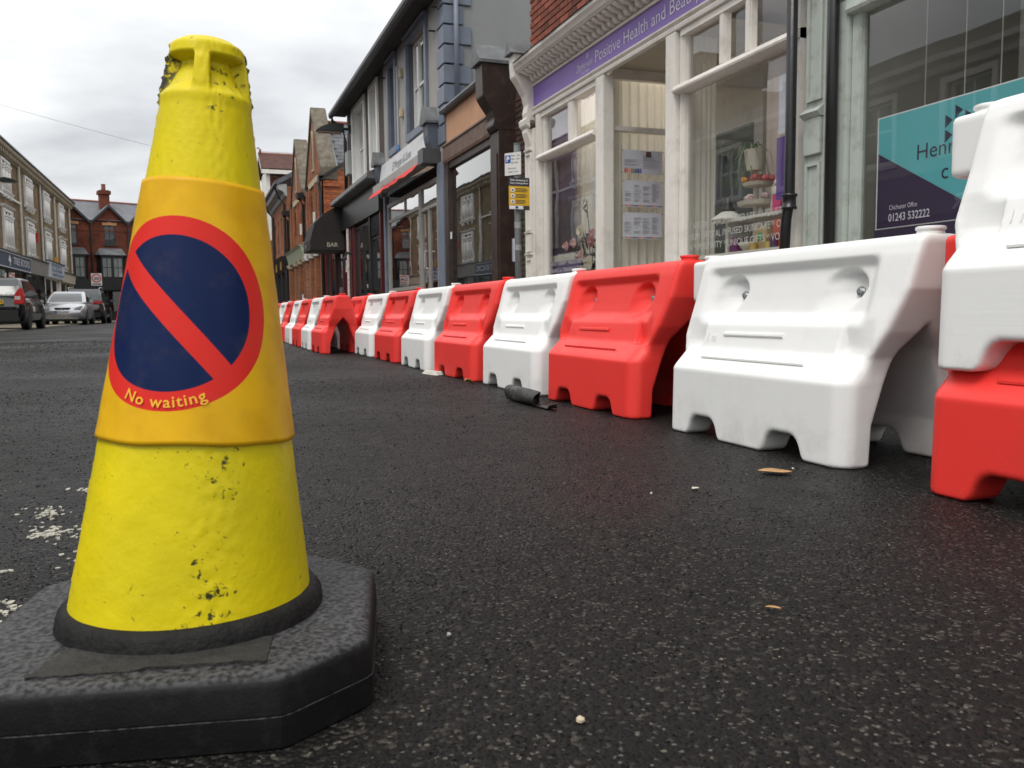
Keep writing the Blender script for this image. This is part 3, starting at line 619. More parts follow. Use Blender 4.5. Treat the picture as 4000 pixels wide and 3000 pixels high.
# curved wording along the bottom of the ring
co, fc = textmesh('No waiting', .0108, bold=.012, space=1.12)
wid = co[:, 0].max(); rt_ = .0848; ang = (co[:, 0]-wid/2)/rt_*1.02+R(2); rad = rt_+.0053-co[:, 1]
p_, q_ = rad*np.sin(ang), -rad*np.cos(ang); tt, zt_ = reroll(p_, q_); rr2 = cone_r(zt_)+.0046
a2_ = SIGN_TH+tt
lm_ = bpy.data.meshes.new('lettering'); lm_.from_pydata([(float(r_*math.cos(a)), float(r_*math.sin(a)), float(z)) for r_, a, z in zip(rr2, a2_, zt_)], [], fc)
lm_.materials.append(mat('sleeve_lettering', (.80, .42, .02), .4, .05)); lo_ = bpy.data.objects.new('lettering', lm_); link(lo_, sl)

# rubber base: chamfered square, bevelled, with collar, patch and mould line
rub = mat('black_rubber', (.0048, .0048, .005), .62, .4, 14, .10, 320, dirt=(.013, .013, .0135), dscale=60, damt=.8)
t_ = rub.node_tree; b_ = t_.nodes['Principled BSDF']; b_.inputs['Specular IOR Level'].default_value = .2; lk = b_.inputs['Base Color'].links[0].from_socket      # lighter speckled grey mixed in on upward faces
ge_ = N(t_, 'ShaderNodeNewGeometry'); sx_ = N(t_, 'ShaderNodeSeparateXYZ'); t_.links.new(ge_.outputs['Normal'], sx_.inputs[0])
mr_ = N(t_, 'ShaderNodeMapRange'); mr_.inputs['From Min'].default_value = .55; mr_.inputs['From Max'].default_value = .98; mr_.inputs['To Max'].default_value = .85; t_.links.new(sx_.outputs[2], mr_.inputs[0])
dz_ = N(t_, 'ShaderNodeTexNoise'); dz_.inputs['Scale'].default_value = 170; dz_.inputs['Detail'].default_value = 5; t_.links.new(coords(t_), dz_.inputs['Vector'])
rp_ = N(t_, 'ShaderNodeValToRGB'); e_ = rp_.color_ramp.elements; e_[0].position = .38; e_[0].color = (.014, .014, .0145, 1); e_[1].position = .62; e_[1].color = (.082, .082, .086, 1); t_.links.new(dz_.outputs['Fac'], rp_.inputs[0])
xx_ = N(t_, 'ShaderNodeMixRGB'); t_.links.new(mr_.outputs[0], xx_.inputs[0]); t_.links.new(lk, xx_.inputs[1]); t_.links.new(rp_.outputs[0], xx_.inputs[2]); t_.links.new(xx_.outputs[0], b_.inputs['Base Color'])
col_rub = mat('collar_rubber', (.0085, .0083, .008), .7, .4, 40, .3, 200, spec=.25)
def octo(h, c): return [(h-c, -h), (h, -h+c), (h, h-c), (h-c, h), (-h+c, h), (-h, h-c), (-h, -h+c), (-h+c, -h)]
B_ROT = R(-12); cb_, sb_ = math.cos(B_ROT), math.sin(B_ROT)
layers = [(.004, .186), (.0, .182), (.0, .190), (.002, .1925), (.0300, .1935), (.0304, .1924), (.0318, .1924), (.0322, .1932), (.0555, .1915), (.0600, .1900), (.0632, .1868), (.0653, .1815), (.066, .1745)]
layers = layers[1:]
bm = bmesh.new(); rings = []
for z, h in layers:
    pts = octo(h, .075*h/.193)
    rg = []
    for q in range(8):           # round the plan corners by three points each
        p0, p1, p2 = Vector(pts[q-1]), Vector(pts[q]), Vector(pts[(q+1) % 8])
        for f in (.09, 0, -.09):
            v = p1.lerp(p0, f) if f > 0 else p1.lerp(p2, -f)
            if f == 0: v = (p1.lerp(p0, .03)+p1.lerp(p2, .03))/2
            rg.append(bm.verts.new((v.x*cb_-v.y*sb_, v.x*sb_+v.y*cb_, z)))
    rings.append(rg)
for a, b_ in zip(rings, rings[1:]):
    for i in range(24): bm.faces.new((a[i], a[(i+1) % 24], b_[(i+1) % 24], b_[i]))
bm.faces.new(rings[-1]); bm.faces.new(rings[0][::-1])
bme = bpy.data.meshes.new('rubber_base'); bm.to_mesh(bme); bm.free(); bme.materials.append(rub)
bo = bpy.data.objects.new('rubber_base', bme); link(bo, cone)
for p in bme.polygons: p.use_smooth = len(p.vertices) == 4
bme.set_sharp_from_angle(angle=R(28))
col_me = MB(); segs = 120; pr = [(.1415, .0655), (.1405, .072), (.1385, .079), (.1345, .0845), (.130, .0862), (.12, .0864)]
vv = []
g = random.Random(2); jit = [g.uniform(-.0012, .0012) for _ in range(segs)]
for r_, z in pr:
    for q in range(segs):
        a = 6.2832*q/segs; rr3 = r_-.0085+jit[q]*(z > .068); vv.append((rr3*math.cos(a)+.0606*z, rr3*math.sin(a), z))
ff = [(i*segs+q, i*segs+(q+1) % segs, (i+1)*segs+(q+1) % segs, (i+1)*segs+q) for i in range(len(pr)-1) for q in range(segs)]
cm = bpy.data.meshes.new('collar'); cm.from_pydata(vv, [], ff); cm.polygons.foreach_set('use_smooth', [True]*len(ff)); cm.materials.append(col_rub); link(bpy.data.objects.new('collar', cm), cone)
# torn flat patch on the front of the base
pm = MB(lambda x, y, z: (x*cb_-y*sb_, x*sb_+y*cb_, z))
g = random.Random(8); tops = []; n = 26; fr_ = []
for i in range(n+1):
    x = -.10+.20*i/n; yf = -.160+g.uniform(-.0015, .0015)-(.003 if i < 12 else 0); fr_.append((x, yf))
pts = fr_+[(.098, -.10), (-.088, -.10)]
m_ = len(pts); pm.add([(x, y, .0655) for x, y in pts]+[(x, y, .0676+(.0018 if i > 12 and i < n else .0004)) for i, (x, y) in enumerate(pts)], [tuple(range(m_, 2*m_))]+[(i, (i+1) % m_, m_+(i+1) % m_, m_+i) for i in range(m_)])
pme = pm.mesh('base_patch'); pme.materials.append(mat('worn_rubber_patch', (.016, .0155, .014), .8, .4, 60, .5, 160, dirt=(.045, .043, .038), dscale=20, damt=.5)); link(bpy.data.objects.new('base_patch', pme), cone)
# ================================================================ right-hand side, nearest shop: mint green front with the letting board
mint = mat('mint_paint', (.42, .465, .425), .5, .08, 2, .2, 20, dirt=(.20, .19, .15), dscale=9, damt=.55)
grey_frame = mat('grey_weathered_wood', (.30, .29, .27), .7, .2, 8, .3, 40)
pale_wall = mat('pale_interior', (.52, .51, .46), .9, .1, 1)
cream_wall = mat('cream_interior', (.62, .60, .54), .9, .08, 1)
S1 = thing('green_shop', 'mint green painted shop front with one large window by the black drainpipes', 'shop', (3.9, 2.0, .1))
mb = MB(RF); wall(mb, -3, 4.80, 2.95, 6.5, (), .1, .5); mb.build('upper_wall', brickmat('red_brick_far_right', (.28, .075, .035), (.20, .055, .03), (.22, .18, .15)), S1)
MB(RF).box(-3, 4.80, .03, .16, 2.66, 2.95).build('fascia', mint, S1)
MB(RF).box(-3, 4.34, -.10, .02, .105, .62).build('stall_riser', mint, S1)
MB(RF).prof([(-.08, .62), (.07, .62), (.075, .66), (-.08, .68)], -3, 4.34).build('window_sill', mint, S1)
p = MB(RF).box(4.60, 4.795, -.06, .03, .105, 2.66).build('pilaster', mint, S1)
MB(RF).box(4.615, 4.78, .032, .055, 1.39, 1.63).build('block', mint, p, bevel=.004)
MB(RF).prof([(.03, 1.63), (.06, 1.63), (.085, 1.66), (.05, 1.69), (.03, 1.70)], 4.61, 4.785).build('moulding', mint, p)
for z0, z1 in ((.35, 1.34), (1.74, 2.55)):
    bars(MB(RF), 4.625, 4.77, z0, z1, .032, .046, .022).build('panel', mint, p)
MB(RF).prof([(-.06, .12), (-.06, 2.30), (.02, 2.30), (.025, .12)], 4.42, 4.50).build('frame_post', mint, S1, bevel=.006)
MB(RF).box(4.345, 4.418, -.075, -.012, .66, 2.30).build('frame_bead', mint, S1, bevel=.008)
MB(RF).prof([(-.07, 2.20), (.035, 2.205), (.045, 2.225), (.03, 2.30), (-.07, 2.31)], -3, 4.42).build('transom', mint, S1)
pane(RF, -3, 4.35, .67, 2.21, -.05, glass, S1); pane(RF, -3, 4.35, 2.31, 2.66, -.05, glass, S1)
bx_ = MB(RF)
for q in [((-3, -1.6), (4.45, -1.6), (0, 3.0)),]: bx_.add([(-3, -1.6, .3), (4.45, -1.6, .3), (4.45, -1.6, 2.9), (-3, -1.6, 2.9)], [(0, 1, 2, 3)])
bx_.add([(4.42, -.08, .3), (4.42, -1.6, .3), (4.42, -1.6, 2.9), (4.42, -.08, 2.9)], [(0, 1, 2, 3)])
bx_.add([(-3, -.08, 2.9), (4.45, -.08, 2.9), (4.45, -1.6, 2.9), (-3, -1.6, 2.9)], [(0, 1, 2, 3)])
bx_.build('interior_wall', mat('dim_interior', (.30, .29, .255), .9, .12, 1), S1)
MB(RF).box(-3, 4.42, -1.6, -.08, .3, .62).build('display_floor', pale_wall, S1)
mbp = MB(RF).box(1.6, 3.15, -1.1, -1.07, .62, 2.6).build('pegboard', mat('pegboard', (.23, .205, .15), .85, .1, 4), S1)
for a in (3.18, 3.95): MB(RF).box(a, a+.09, -1.05, -.98, .62, 2.9).build('upright', pale_wall, S1)
for a in (4.15, 3.86, 3.62, 3.35): MB(RF).box(a, a+.005, -.35, -.345, .62, 2.9).build('wire', pale_wall, S1)
# letting board standing inside the glass
teal = mat('teal_print', (.105, .42, .46), .5, .03); plum = mat('plum_print', (.038, .022, .058), .5, .05); white_edge = mat('white_board', (.7, .7, .7), .6, .05); ink = mat('dark_ink', (.028, .025, .055), .5, .05); pale_ink = mat('pale_print', (.62, .60, .66), .5, .05)
B1 = thing('letting_board', 'teal and plum agency board standing in the green shop window', 'sign', (4.0, 3.2, .63))
BM = lambda a, d, z: (3.9+.10-d, a*1.0256, .376+(z-.376)*1.0256)
MB(BM).box(2.30, 4.165, -.012, 0, .85, 1.515).build('board', white_edge, B1)
MB(BM).profd([(4.155, 1.305), (4.155, 1.507), (2.30, 1.507), (2.30, .856), (3.36, .856)], .0005, .002).build('teal_panel', teal, B1)
MB(BM).profd([(4.155, 1.303), (3.363, .856), (4.155, .856)], .0005, .002).build('plum_panel', plum, B1)
MB(BM).box(2.30, 4.17, -.012, .004, .63, .845).build('lower_board', plum, B1)
text('lettering', 'Henry', BM(3.855, 0, 1.218), NY, UP, ink, B1, cap=.092, thick=.003, width=.325)
text('lettering', 'c', BM(3.68, 0, 1.085), NY, UP, ink, B1, cap=.094, thick=.003)
text('lettering', 'Chichester Office', BM(4.055, 0, .958), NY, UP, pale_ink, B1, cap=.030, thick=.003, width=.215)
text('lettering', '01243 532222', BM(4.06, 0, .890), NY, UP, pale_ink, B1, cap=.048, thick=.003, width=.315, bold=.01)
tri = MB(BM)
for a, z in ((3.665, 1.395), (3.665, 1.315), (3.60, 1.355), (3.60, 1.435), (3.60, 1.275), (3.535, 1.395), (3.535, 1.315)): tri.profd([(a, z+.036), (a-.05, z), (a, z-.036)], .002, .0035)
tri.build('emblem', ink, B1)

# drainpipes
def drainpipe(name, label, y, x, r, z0, z1, m, collars=(), shoe=None):
    o = MB(); pts = [(x, y, z1), (x, y, z0)] if not shoe else [(x, y, z1), (x, y, shoe+.12), (x, y+.03, shoe), (x-.02, y+.06, z0)]
    o.tube(pts, r, 14)
    for z in collars: o.lathe([(r, z-.05), (r+.016, z-.05), (r+.016, z-.035), (r+.009, z-.03), (r+.009, z+.03), (r+.018, z+.036), (r+.018, z+.05), (r, z+.05)], (x, y, 0), 14)
    t = tag(o.build(name, m, None, smooth=True), label, 'drainpipe'); return t
blk = mat('black_drainpipe_paint', (.010, .010, .011), .32, .2, 5, .15, 30)
drainpipe('drainpipe', 'black drainpipe with a collar and offset foot beside the purple shop window', 4.84, 3.79, .036, .1, 3.9, blk, (1.10,), .98)
drainpipe('drainpipe', 'straight black drainpipe right of the narrow green pilaster', 4.49, 3.83, .036, .1, 3.9, blk)

# ================================================================ white shop with purple fascia
lilac = mat('purple_fascia_paint', (.225, .135, .45), .45, .05, 2)
sign_white = mat('white_lettering', (.74, .72, .80), .5, .04)
red_mortar = mat('lime_mortar', (.30, .25, .20), .9, .2, 6)
brick_red = mat('red_brick', (.19, .050, .028), .85, .3, 14, .4, 90, rand=.5)
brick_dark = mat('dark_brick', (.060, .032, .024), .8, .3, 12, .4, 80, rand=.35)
def bricks(parent, M, a0, a1, z0, z1, d, m, depth=.05, flip=1, L=.215, Hh=.065, gap=.010, keep=None):
    me = {}
    def get(l):
        l = round(l, 3)
        if l not in me:
            q = MB(); h = l/2; q.box(-h, h, -depth, 0, 0, Hh)
            q.v = [tuple(np.subtract(M(*p), M(0, 0, 0))) for p in q.v]; me[l] = q.mesh('brick', bevel=.004); me[l].materials.append(m)
        return me[l]
    r_ = 0; z = z0; off = worldloc(parent)
    while z+Hh <= z1+1e-4:
        a = a0-(L+gap)/2*(r_ % 2)
        while a < a1:
            s_, e_ = max(a, a0), min(a+L, a1); a += L+gap
            if e_-s_ < .05: continue
            if keep and not keep((s_+e_)/2, z): continue
            o = bpy.data.objects.new('brick', get(e_-s_)); j = random.uniform(-.002, .002)
            o.location = Vector(M((s_+e_)/2, d+j, z))-off; link(o, parent)
        z += Hh+gap; r_ += 1
S2 = thing('purple_shop', 'white painted shop front with purple fascia and red brick upper floor', 'shop', (3.9, 7.5, .1))
UM = lambda a, d, z: (3.97-d, a, z)
mb = MB(UM); wall(mb, 4.80, 10.02, 3.2, 6.6, (), .1, 6.0); mb.build('upper_wall', red_mortar, S2)
bricks(S2, UM, 7.30, 10.02, 3.45, 4.75, .014, brick_red, .04)
MB(UM).box(4.82, 7.29, .002, .014, 3.45, 6.6).build('brickwork', brickmat('red_brick_print', (.22, .055, .028), (.16, .04, .022), (.22, .17, .13)), S2)
MB(UM).box(7.29, 10.02, .002, .014, 4.76, 6.6).build('brickwork', MATS['red_brick_print'], S2)
MB(RF).tube([(8.55, .02, 4.60), (8.55, .2, 4.60)], .085, 16).build('vent', black_paint, S2)
MB(RF).profd([(9.82, 2.80), (9.82, 3.05), (4.88, 3.05), (4.88, 2.80)], .0, .03).build('fascia', lilac, S2)
# mouldings
MB(RF).prof([(.0, 2.715), (.045, 2.72), (.05, 2.745), (.035, 2.765), (.06, 2.785), (.06, 2.799), (.0, 2.799)], 4.88, 9.85).build('lower_moulding', white_paint, S2)
MB(RF).prof([(.0, 3.052), (.05, 3.052), (.055, 3.075), (.04, 3.085), (.0, 3.085)], 4.88, 9.80).build('upper_moulding', white_paint, S2)
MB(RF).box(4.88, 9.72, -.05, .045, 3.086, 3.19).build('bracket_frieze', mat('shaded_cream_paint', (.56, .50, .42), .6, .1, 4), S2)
brk = MB(); brk.profd([(-.028, 0), (.028, 0), (.028, .10), (-.028, .10)], 0, .01)
prb = [(0, .0), (.05, .005), (.07, .03), (.075, .055), (.13, .062), (.17, .08), (.185, .105), (0, .105)]
q = MB().prof(prb, -.028, .028); q.v = [(-d, a, z) for a, d, z in q.v]; brk_me = q.mesh('bracket', bevel=.004); brk_me.materials.append(white_paint)
a = 4.98
while a < 9.66:
    o = bpy.data.objects.new('bracket', brk_me); o.location = Vector((3.855, a, 3.084))-worldloc(S2); link(o, S2); a += .112
MB(RF).prof([(-.05, 3.192), (.235, 3.192), (.245, 3.205), (.262, 3.21), (.275, 3.235), (.30, 3.262), (.302, 3.30), (.285, 3.305), (-.05, 3.33)], 4.88, 9.68).build('cornice', white_paint, S2)
rag = random.Random(4); fl = MB(RF); aa = 4.88
while aa < 9.7:
    a1 = min(aa+rag.uniform(.25, .5), 9.72); k1 = rag.uniform(0, .015)
    fl.add([(aa, .31+k1, 3.295), (a1, .31+k1, 3.295+rag.uniform(-.008, .008)), (a1, .27, 3.325), (aa, .27, 3.325), (a1, -.05, 3.52+k1), (aa, -.05, 3.52), ], [(0, 1, 2, 3), (3, 2, 4, 5)]); aa = a1
fl.build('lead_flashing', lead, S2)
MB().tube([(3.70, 9.83, 3.50), (3.92, 9.78, 3.50)], .05, 14).build('gutter_end', black_paint, S2)
# console and pilaster at the far end
cons = MB(RF).prof([(-.05, 2.66), (.10, 2.66), (.12, 2.75), (.10, 2.84), (.13, 2.95), (.21, 3.08), (.27, 3.16), (.28, 3.30), (.28, 3.42), (-.05, 3.42)], 9.70, 9.86).build('console', white_paint, S2, bevel=.006)
MB(RF).prof([(.09, 2.56), (.14, 2.60), (.15, 2.66), (.13, 2.69), (.09, 2.69)], 9.66, 9.90).build('capital', white_paint, cons, bevel=.004)
MB(RF).profd([(9.66, 3.42), (9.90, 3.42), (9.78, 3.56)], -.05, .33).build('lead_cap', lead, cons)
MB(RF).prof([(.05, 2.34), (.075, 2.38), (.12, 2.52), (.12, 2.56), (.05, 2.56)], 9.70, 9.86).build('drop', white_paint, cons, bevel=.004)
pl = MB(RF).box(9.63, 9.93, -.06, .06, .105, 2.56).build('pilaster', white_paint, S2, bevel=.006)
for z0, z1 in ((.4, 1.02), (1.36, 2.28)): bars(MB(RF), 9.69, 9.87, z0, z1, .062, .08, .018).build('panel', white_paint, pl)
for z in (1.06, 1.32, 2.30): MB(RF).prof([(.06, z), (.095, z+.008), (.10, z+.028), (.06, z+.035)], 9.685, 9.875).build('moulding', white_paint, pl)
MB(RF).box(9.69, 9.87, .062, .085, 1.10, 1.315).build('block', white_paint, pl, bevel=.004)
# left-hand display window
fr = white_paint
MB(RF).prof([(-.08, .105), (.04, .105), (.04, 2.714), (-.08, 2.714)], 9.51, 9.63).build('frame_post', fr, S2, bevel=.012)
MB(RF).box(9.44, 9.508, -.075, -.01, .70, 2.70).build('frame_bead', fr, S2, bevel=.01)
MB(RF).prof([(-.07, 2.145), (.03, 2.15), (.075, 2.165), (.08, 2.18), (.06, 2.215), (-.07, 2.235)], 7.985, 9.53).build('transom', fr, S2)
MB(RF).box(8.62, 8.75, -.06, .01, 2.235, 2.714).build('mullion', fr, S2, bevel=.012)
MB(RF).box(7.80, 7.98, -.075, .045, .105, 2.714).build('corner_post', fr, S2, bevel=.006)
MB(RF).box(7.98, 9.52, -.07, .02, 2.66, 2.713).build('head', fr, S2)
MB(RF).box(7.98, 9.51, -.08, .03, .105, .66).build('stall_riser', fr, S2)
MB(RF).prof([(-.08, .66), (.07, .66), (.075, .69), (-.08, .705)], 7.98, 9.51).build('window_sill', fr, S2)
pane(RF, 7.98, 9.5, .70, 2.15, -.045, glass, S2); pane(RF, 7.98, 8.63, 2.23, 2.67, -.045, glass, S2); pane(RF, 8.74, 9.5, 2.23, 2.67, -.045, glass, S2)
# glazed return of the recessed entrance, facing the viewer
YR = 7.88
QM = lambda a, d, z: (a, YR-d, z)
MB(QM).box(4.0, 4.9, -.06, .03, .105, .62).build('return_riser', fr, S2)
MB(QM).prof([(-.05, 2.185), (.02, 2.19), (.025, 2.235), (-.05, 2.245)], 3.985, 4.9).build('return_transom', fr, S2)
MB(QM).box(3.985, 4.9, -.05, .02, 2.70, 2.80).build('return_head', fr, S2)
MB(QM).box(3.976, 4.01, -.05, .02, .62, 2.70).build('return_post', fr, S2); MB(QM).box(4.82, 4.9, -.05, .024, .62, 2.70).build('return_post', fr, S2)
pane(QM, 4.0, 4.83, .62, 2.19, -.02, glass, S2); pane(QM, 4.0, 4.83, 2.24, 2.70, -.02, glass, S2)
MB(RF).box(6.40, 7.98, -1.05, -.01, 2.802, 2.86).build('entrance_soffit', mat('soffit_paint', (.48, .43, .35), .7, .08, 2), S2)
d = MB(RF).box(6.62, 7.80, -1.02, -.98, .12, 2.78).build('shop_door', fr, S2); MB(RF).box(6.75, 7.65, -.979, -.975, .9, 2.1).build('door_glass', dark_glass, d)
MB(RF).box(6.4, 7.98, -1.0, 0, .105, .13).build('entrance_step', pave, S2)
# right-hand display window
MB(RF).box(6.44, 6.60, -.075, .045, .105, 2.714).build('corner_post', fr, S2, bevel=.006)
MB(RF).box(6.37, 6.438, -.075, .005, .70, 2.70).build('frame_bead', fr, S2, bevel=.012)
MB(RF).prof([(-.07, 2.19), (.03, 2.195), (.07, 2.205), (.075, 2.22), (.055, 2.255), (-.07, 2.275)], 4.86, 6.45).build('transom', fr, S2)
for a0, a1 in ((5.77, 5.85), (5.44, 5.515)): MB(RF).box(a0, a1, -.06, .012, 2.27, 2.714).build('mullion', fr, S2, bevel=.012)
MB(RF).box(4.88, 6.40, -.07, .02, 2.66, 2.713).build('head', fr, S2)
MB(RF).box(4.86, 4.95, -.07, .03, .105, 2.714).build('frame_post', fr, S2)
MB(RF).box(4.95, 6.43, -.08, .03, .105, .66).build('stall_riser', fr, S2)
MB(RF).prof([(-.08, .66), (.07, .66), (.075, .69), (-.08, .705)], 4.95, 6.43).build('window_sill', fr, S2)
pane(RF, 4.94, 6.42, .70, 2.20, -.045, glass, S2)
for a0, a1 in ((5.85, 6.39), (5.51, 5.78), (4.94, 5.45)): pane(RF, a0, a1, 2.27, 2.67, -.045, glass, S2)
QR = lambda a, d, z: (a, 6.50+d, z)
pane(QR, 3.98, 4.9, .62, 2.7, 0, glass, S2); MB(QR).box(3.98, 4.9, -.04, .0, .105, .62).build('return_riser', fr, S2)
# interior shell
it = MB(RF)
it.add([(4.85, -2.2, .1), (9.6, -2.2, .1), (9.6, -2.2, 2.95), (4.85, -2.2, 2.95)], [(0, 1, 2, 3)])
it.add([(9.6, -.08, .1), (9.6, -2.2, .1), (9.6, -2.2, 2.95), (9.6, -.08, 2.95)], [(0, 1, 2, 3)])
it.add([(4.86, -.08, .1), (4.86, -2.2, .1), (4.86, -2.2, 2.95), (4.86, -.08, 2.95)], [(0, 1, 2, 3)])
it.add([(4.85, -.08, 2.93), (9.6, -.08, 2.93), (9.6, -2.2, 2.93), (4.85, -2.2, 2.93)], [(0, 1, 2, 3)])
it.build('interior_wall', mat('mauve_interior', (.46, .42, .43), .9, .1, 1), S2)
MB(RF).box(7.99, 9.58, -1.0, -.08, .56, .62).build('display_floor', cream_wall, S2)
MB(RF).box(4.88, 6.48, -1.0, -.08, .56, .62).build('display_floor', cream_wall, S2)
def curtain(name, M, a0, a1, z0, z1, d, amp, waves, m, parent, flare=0.0):
    mb = MB(M); n = waves*8; k = 7; vs = []
    for j in range(k):
        f = j/(k-1); z = z1+(z0-z1)*f
        for i in range(n+1):
            s_ = i/n; a = a0+(a1-a0)*s_+(flare*f*(1-s_)); vs.append((a, d+amp*math.sin(s_*waves*6.283+.7*math.sin(9*s_))*(.6+.4*f), z))
    mb.add(vs, [(j*(n+1)+i, j*(n+1)+i+1, (j+1)*(n+1)+i+1, (j+1)*(n+1)+i) for j in range(k-1) for i in range(n)])
    return mb.build(name, m, parent, smooth=True, fixn=False)
voile = mat('cream_curtain_cloth', (.82, .80, .74), .9, .1, 2)
def clothmat(m):
    t_ = m.node_tree; b_ = t_.nodes['Principled BSDF']; o_ = [n for n in t_.nodes if n.type == 'OUTPUT_MATERIAL'][0]
    tl_ = N(t_, 'ShaderNodeBsdfTranslucent'); tl_.inputs[0].default_value = (.75, .71, .62, 1); mi_ = N(t_, 'ShaderNodeMixShader'); mi_.inputs[0].default_value = .35
    t_.links.new(b_.outputs[0], mi_.inputs[1]); t_.links.new(tl_.outputs[0], mi_.inputs[2]); t_.links.new(mi_.outputs[0], o_.inputs[0])
clothmat(voile)
cur = thing('curtain', 'cream pleated curtain behind the window posters in the entrance', 'curtain', (4.4, 8.0, .62)); curtain('cloth', QM, 4.02, 4.86, .62, 2.72, -.10, .025, 9, voile, cur)
cur = thing('curtain', 'cream curtain hanging behind the flower vase', 'curtain', (4.1, 8.3, .62)); curtain('cloth', RF, 8.0, 9.30, .62, 2.72, -.25, .03, 12, voile, cur, -.0)
cur = thing('curtain', 'grey voile curtain at the back of the gift window', 'curtain', (4.7, 5.9, .62)); curtain('cloth', QR, 4.02, 4.28, .62, 2.7, -.04, .012, 5, voile, cur)
# fascia wording and logo
text('lettering', 'Positive Health and Beauty', (3.87, 8.00, 2.875), NY, UP, sign_white, S2, cap=.122, thick=.004, width=1.93, bold=-.006)
text('lettering', 'Zephorium', (3.87, 8.46, 2.885), NY, UP, sign_white, S2, cap=.075, thick=.004, width=.39, shear=.3, bold=-.008)
text('lettering', 'SOUL TONIC', (3.87, 8.33, 2.838), NY, UP, sign_white, S2, cap=.024, thick=.004, width=.19)
def star(parent, c, r, m, n=8, M=RF):
    mb = MB(M)
    for i in range(n):
        a = 6.283*i/n; w_ = r*.12; ca, sa = math.cos(a), math.sin(a)
        mb.add([(c[0]+r*.2*ca-w_*sa, c[1], c[2]+r*.2*sa+w_*ca), (c[0]+r*.2*ca+w_*sa, c[1], c[2]+r*.2*sa-w_*ca), (c[0]+r*ca, c[1], c[2]+r*sa)], [(0, 1, 2)])
    return mb.build('emblem', m, parent, fixn=False)
star(S2, (8.19, .034, 2.998), .042, sign_white, 9)
# window lettering on the glass
etch = mat('pale_window_lettering', (.40, .41, .38), .6, .05)
GX = 3.9+.045-.002
for s_, y, z, wd, cap in (('* VEGAN * AROMATHERAPY * HOLISTIC', 6.33, 1.055, 1.29, .055), ('RIUM CRYSTAL INFUSED SKINCARE * ORGA', 6.33, .965, 1.35, .055), ('A * POSITIVITY * UNIQUE GIFTS * VOUCH', 6.33, .875, 1.35, .055)):
    text('window_lettering', s_, (GX, y, z), NY, UP, etch, S2, cap=cap, width=wd, thick=.001)
for s_, y, z, wd, cap in (('PY * MASSAGE  *  ENERGY', 9.15, .985, 1.12, .05), ('ENERGY THERAPY * RADIO FREQUENCY * RHEUM', 9.42, .905, 1.40, .05), ('TRAINING & TANNING & THREADING', 9.42, .825, 1.15, .05)):
    text('window_lettering', s_, (GX, y, z), NY, UP, etch, S2, cap=cap, width=wd, thick=.001)
# mauve picture panel in the left window
pic = thing('window_picture', 'mauve landscape print of dark hills standing in the left window', 'picture', (4.1, 9.0, .62))
PM = lambda a, d, z: (4.04-d, a+.16, z)
MB(PM).box(8.72, 9.42, -.02, 0, 1.04, 2.72).build('panel', mat('mauve_print', (.19, .13, .21), .6, .25, 1.6), pic)
for q_, (zb_, c_) in enumerate(((1.93, (.085, .058, .125)), (1.66, (.040, .032, .062)))):
    pts = [(8.722+.699*i/16, zb_+.035*math.sin(i*.55+q_*2)+.02*math.sin(i*1.3+q_)) for i in range(17)]+[(9.42, 1.05), (8.722, 1.05)]
    MB(PM).profd(pts, .001+.001*q_, .002+.001*q_).build('hill', mat('print_hill_%d' % q_, c_, .6, .15, 3), pic)
MB(PM).box(8.72, 9.43, -.01, .012, .965, 1.035).build('frame', cream_wall, pic); MB(PM).box(8.60, 9.42, -.01, .01, .63, .964).build('lower_panel', mat('lilac_panel', (.16, .125, .24), .6, .06), pic)

# posters in the entrance return
paper = mat('white_paper', (.56, .57, .63), .7, .04); grey_ink = mat('grey_print', (.26, .26, .31), .7, .05)
def poster(label, x0, x1, z0, z1, seed, strip):
    t = thing('poster', label, 'poster', ((x0+x1)/2, YR+.01, z0)); g = random.Random(seed)
    PMq = lambda a, d, z: (a, YR+.004-d, z)
    MB(PMq).box(x0, x1, -.002, 0, z0, z1).build('sheet', paper, t)
    tx = MB(PMq); w_ = (x1-x0)
    for c in range(2 if strip == 'big' else 4):
        nc = 2 if strip == 'big' else 4; ca = x0+.02+c*(w_-.03)/nc; cw = (w_-.03)/nc-.015; z = z1-.03-(.07 if c == 0 else g.uniform(0, .03))
        while z > z0+.05:
            if g.random() < .8: tx.box(ca, ca+cw*g.uniform(.5, 1), .0005, .001, z, z+.0032)
            z -= .0075
    tx.build('text_lines', grey_ink, t)
    cols = [(.55, .10, .08), (.60, .20, .12), (.62, .42, .10), (.55, .10, .25), (.10, .30, .15), (.05, .15, .32), (.06, .07, .2), (.2, .12, .4)]
    n = 8 if strip == 'big' else 22; sw = .2 if strip == 'big' else w_-.02; sz = .05 if strip == 'big' else .014
    for i in range(n):
        nm = 'bottle_ink_%d' % (i % 8); m_ = MATS.get(nm) or mat(nm, cols[i % 8], .6, .05)
        a = x0+.02+sw*i/n; MB(PMq).profd([(a, z0+.008), (a+sw/n*.85, z0+.008), (a+sw/n*.85, z0+.008+sz*.65), (a+sw/n*.55, z0+.008+sz), (a+sw/n*.3, z0+.008+sz), (a, z0+.008+sz*.65)], .0005, .0015).build('printed_bottle', m_, t)
    for a, z in ((x0-.008, z1-.01), (x1+.008, z1-.01), (x0-.008, z0+.01), (x1+.008, z0+.01)): MB(PMq).lathe([(0, 0), (.006, 0), (.006, .006), (0, .007)], (a, 0, z), 8, 'y').build('fixing', mat('brass_fixing', (.3, .27, .2), .4, .1, metal=.8) if 'brass_fixing' not in MATS else MATS['brass_fixing'], t)
    return t
pz = poster('top poster of three on the entrance glass, with a row of printed bottles', 4.115, 4.575, 1.772, 2.01, 1, 'big')
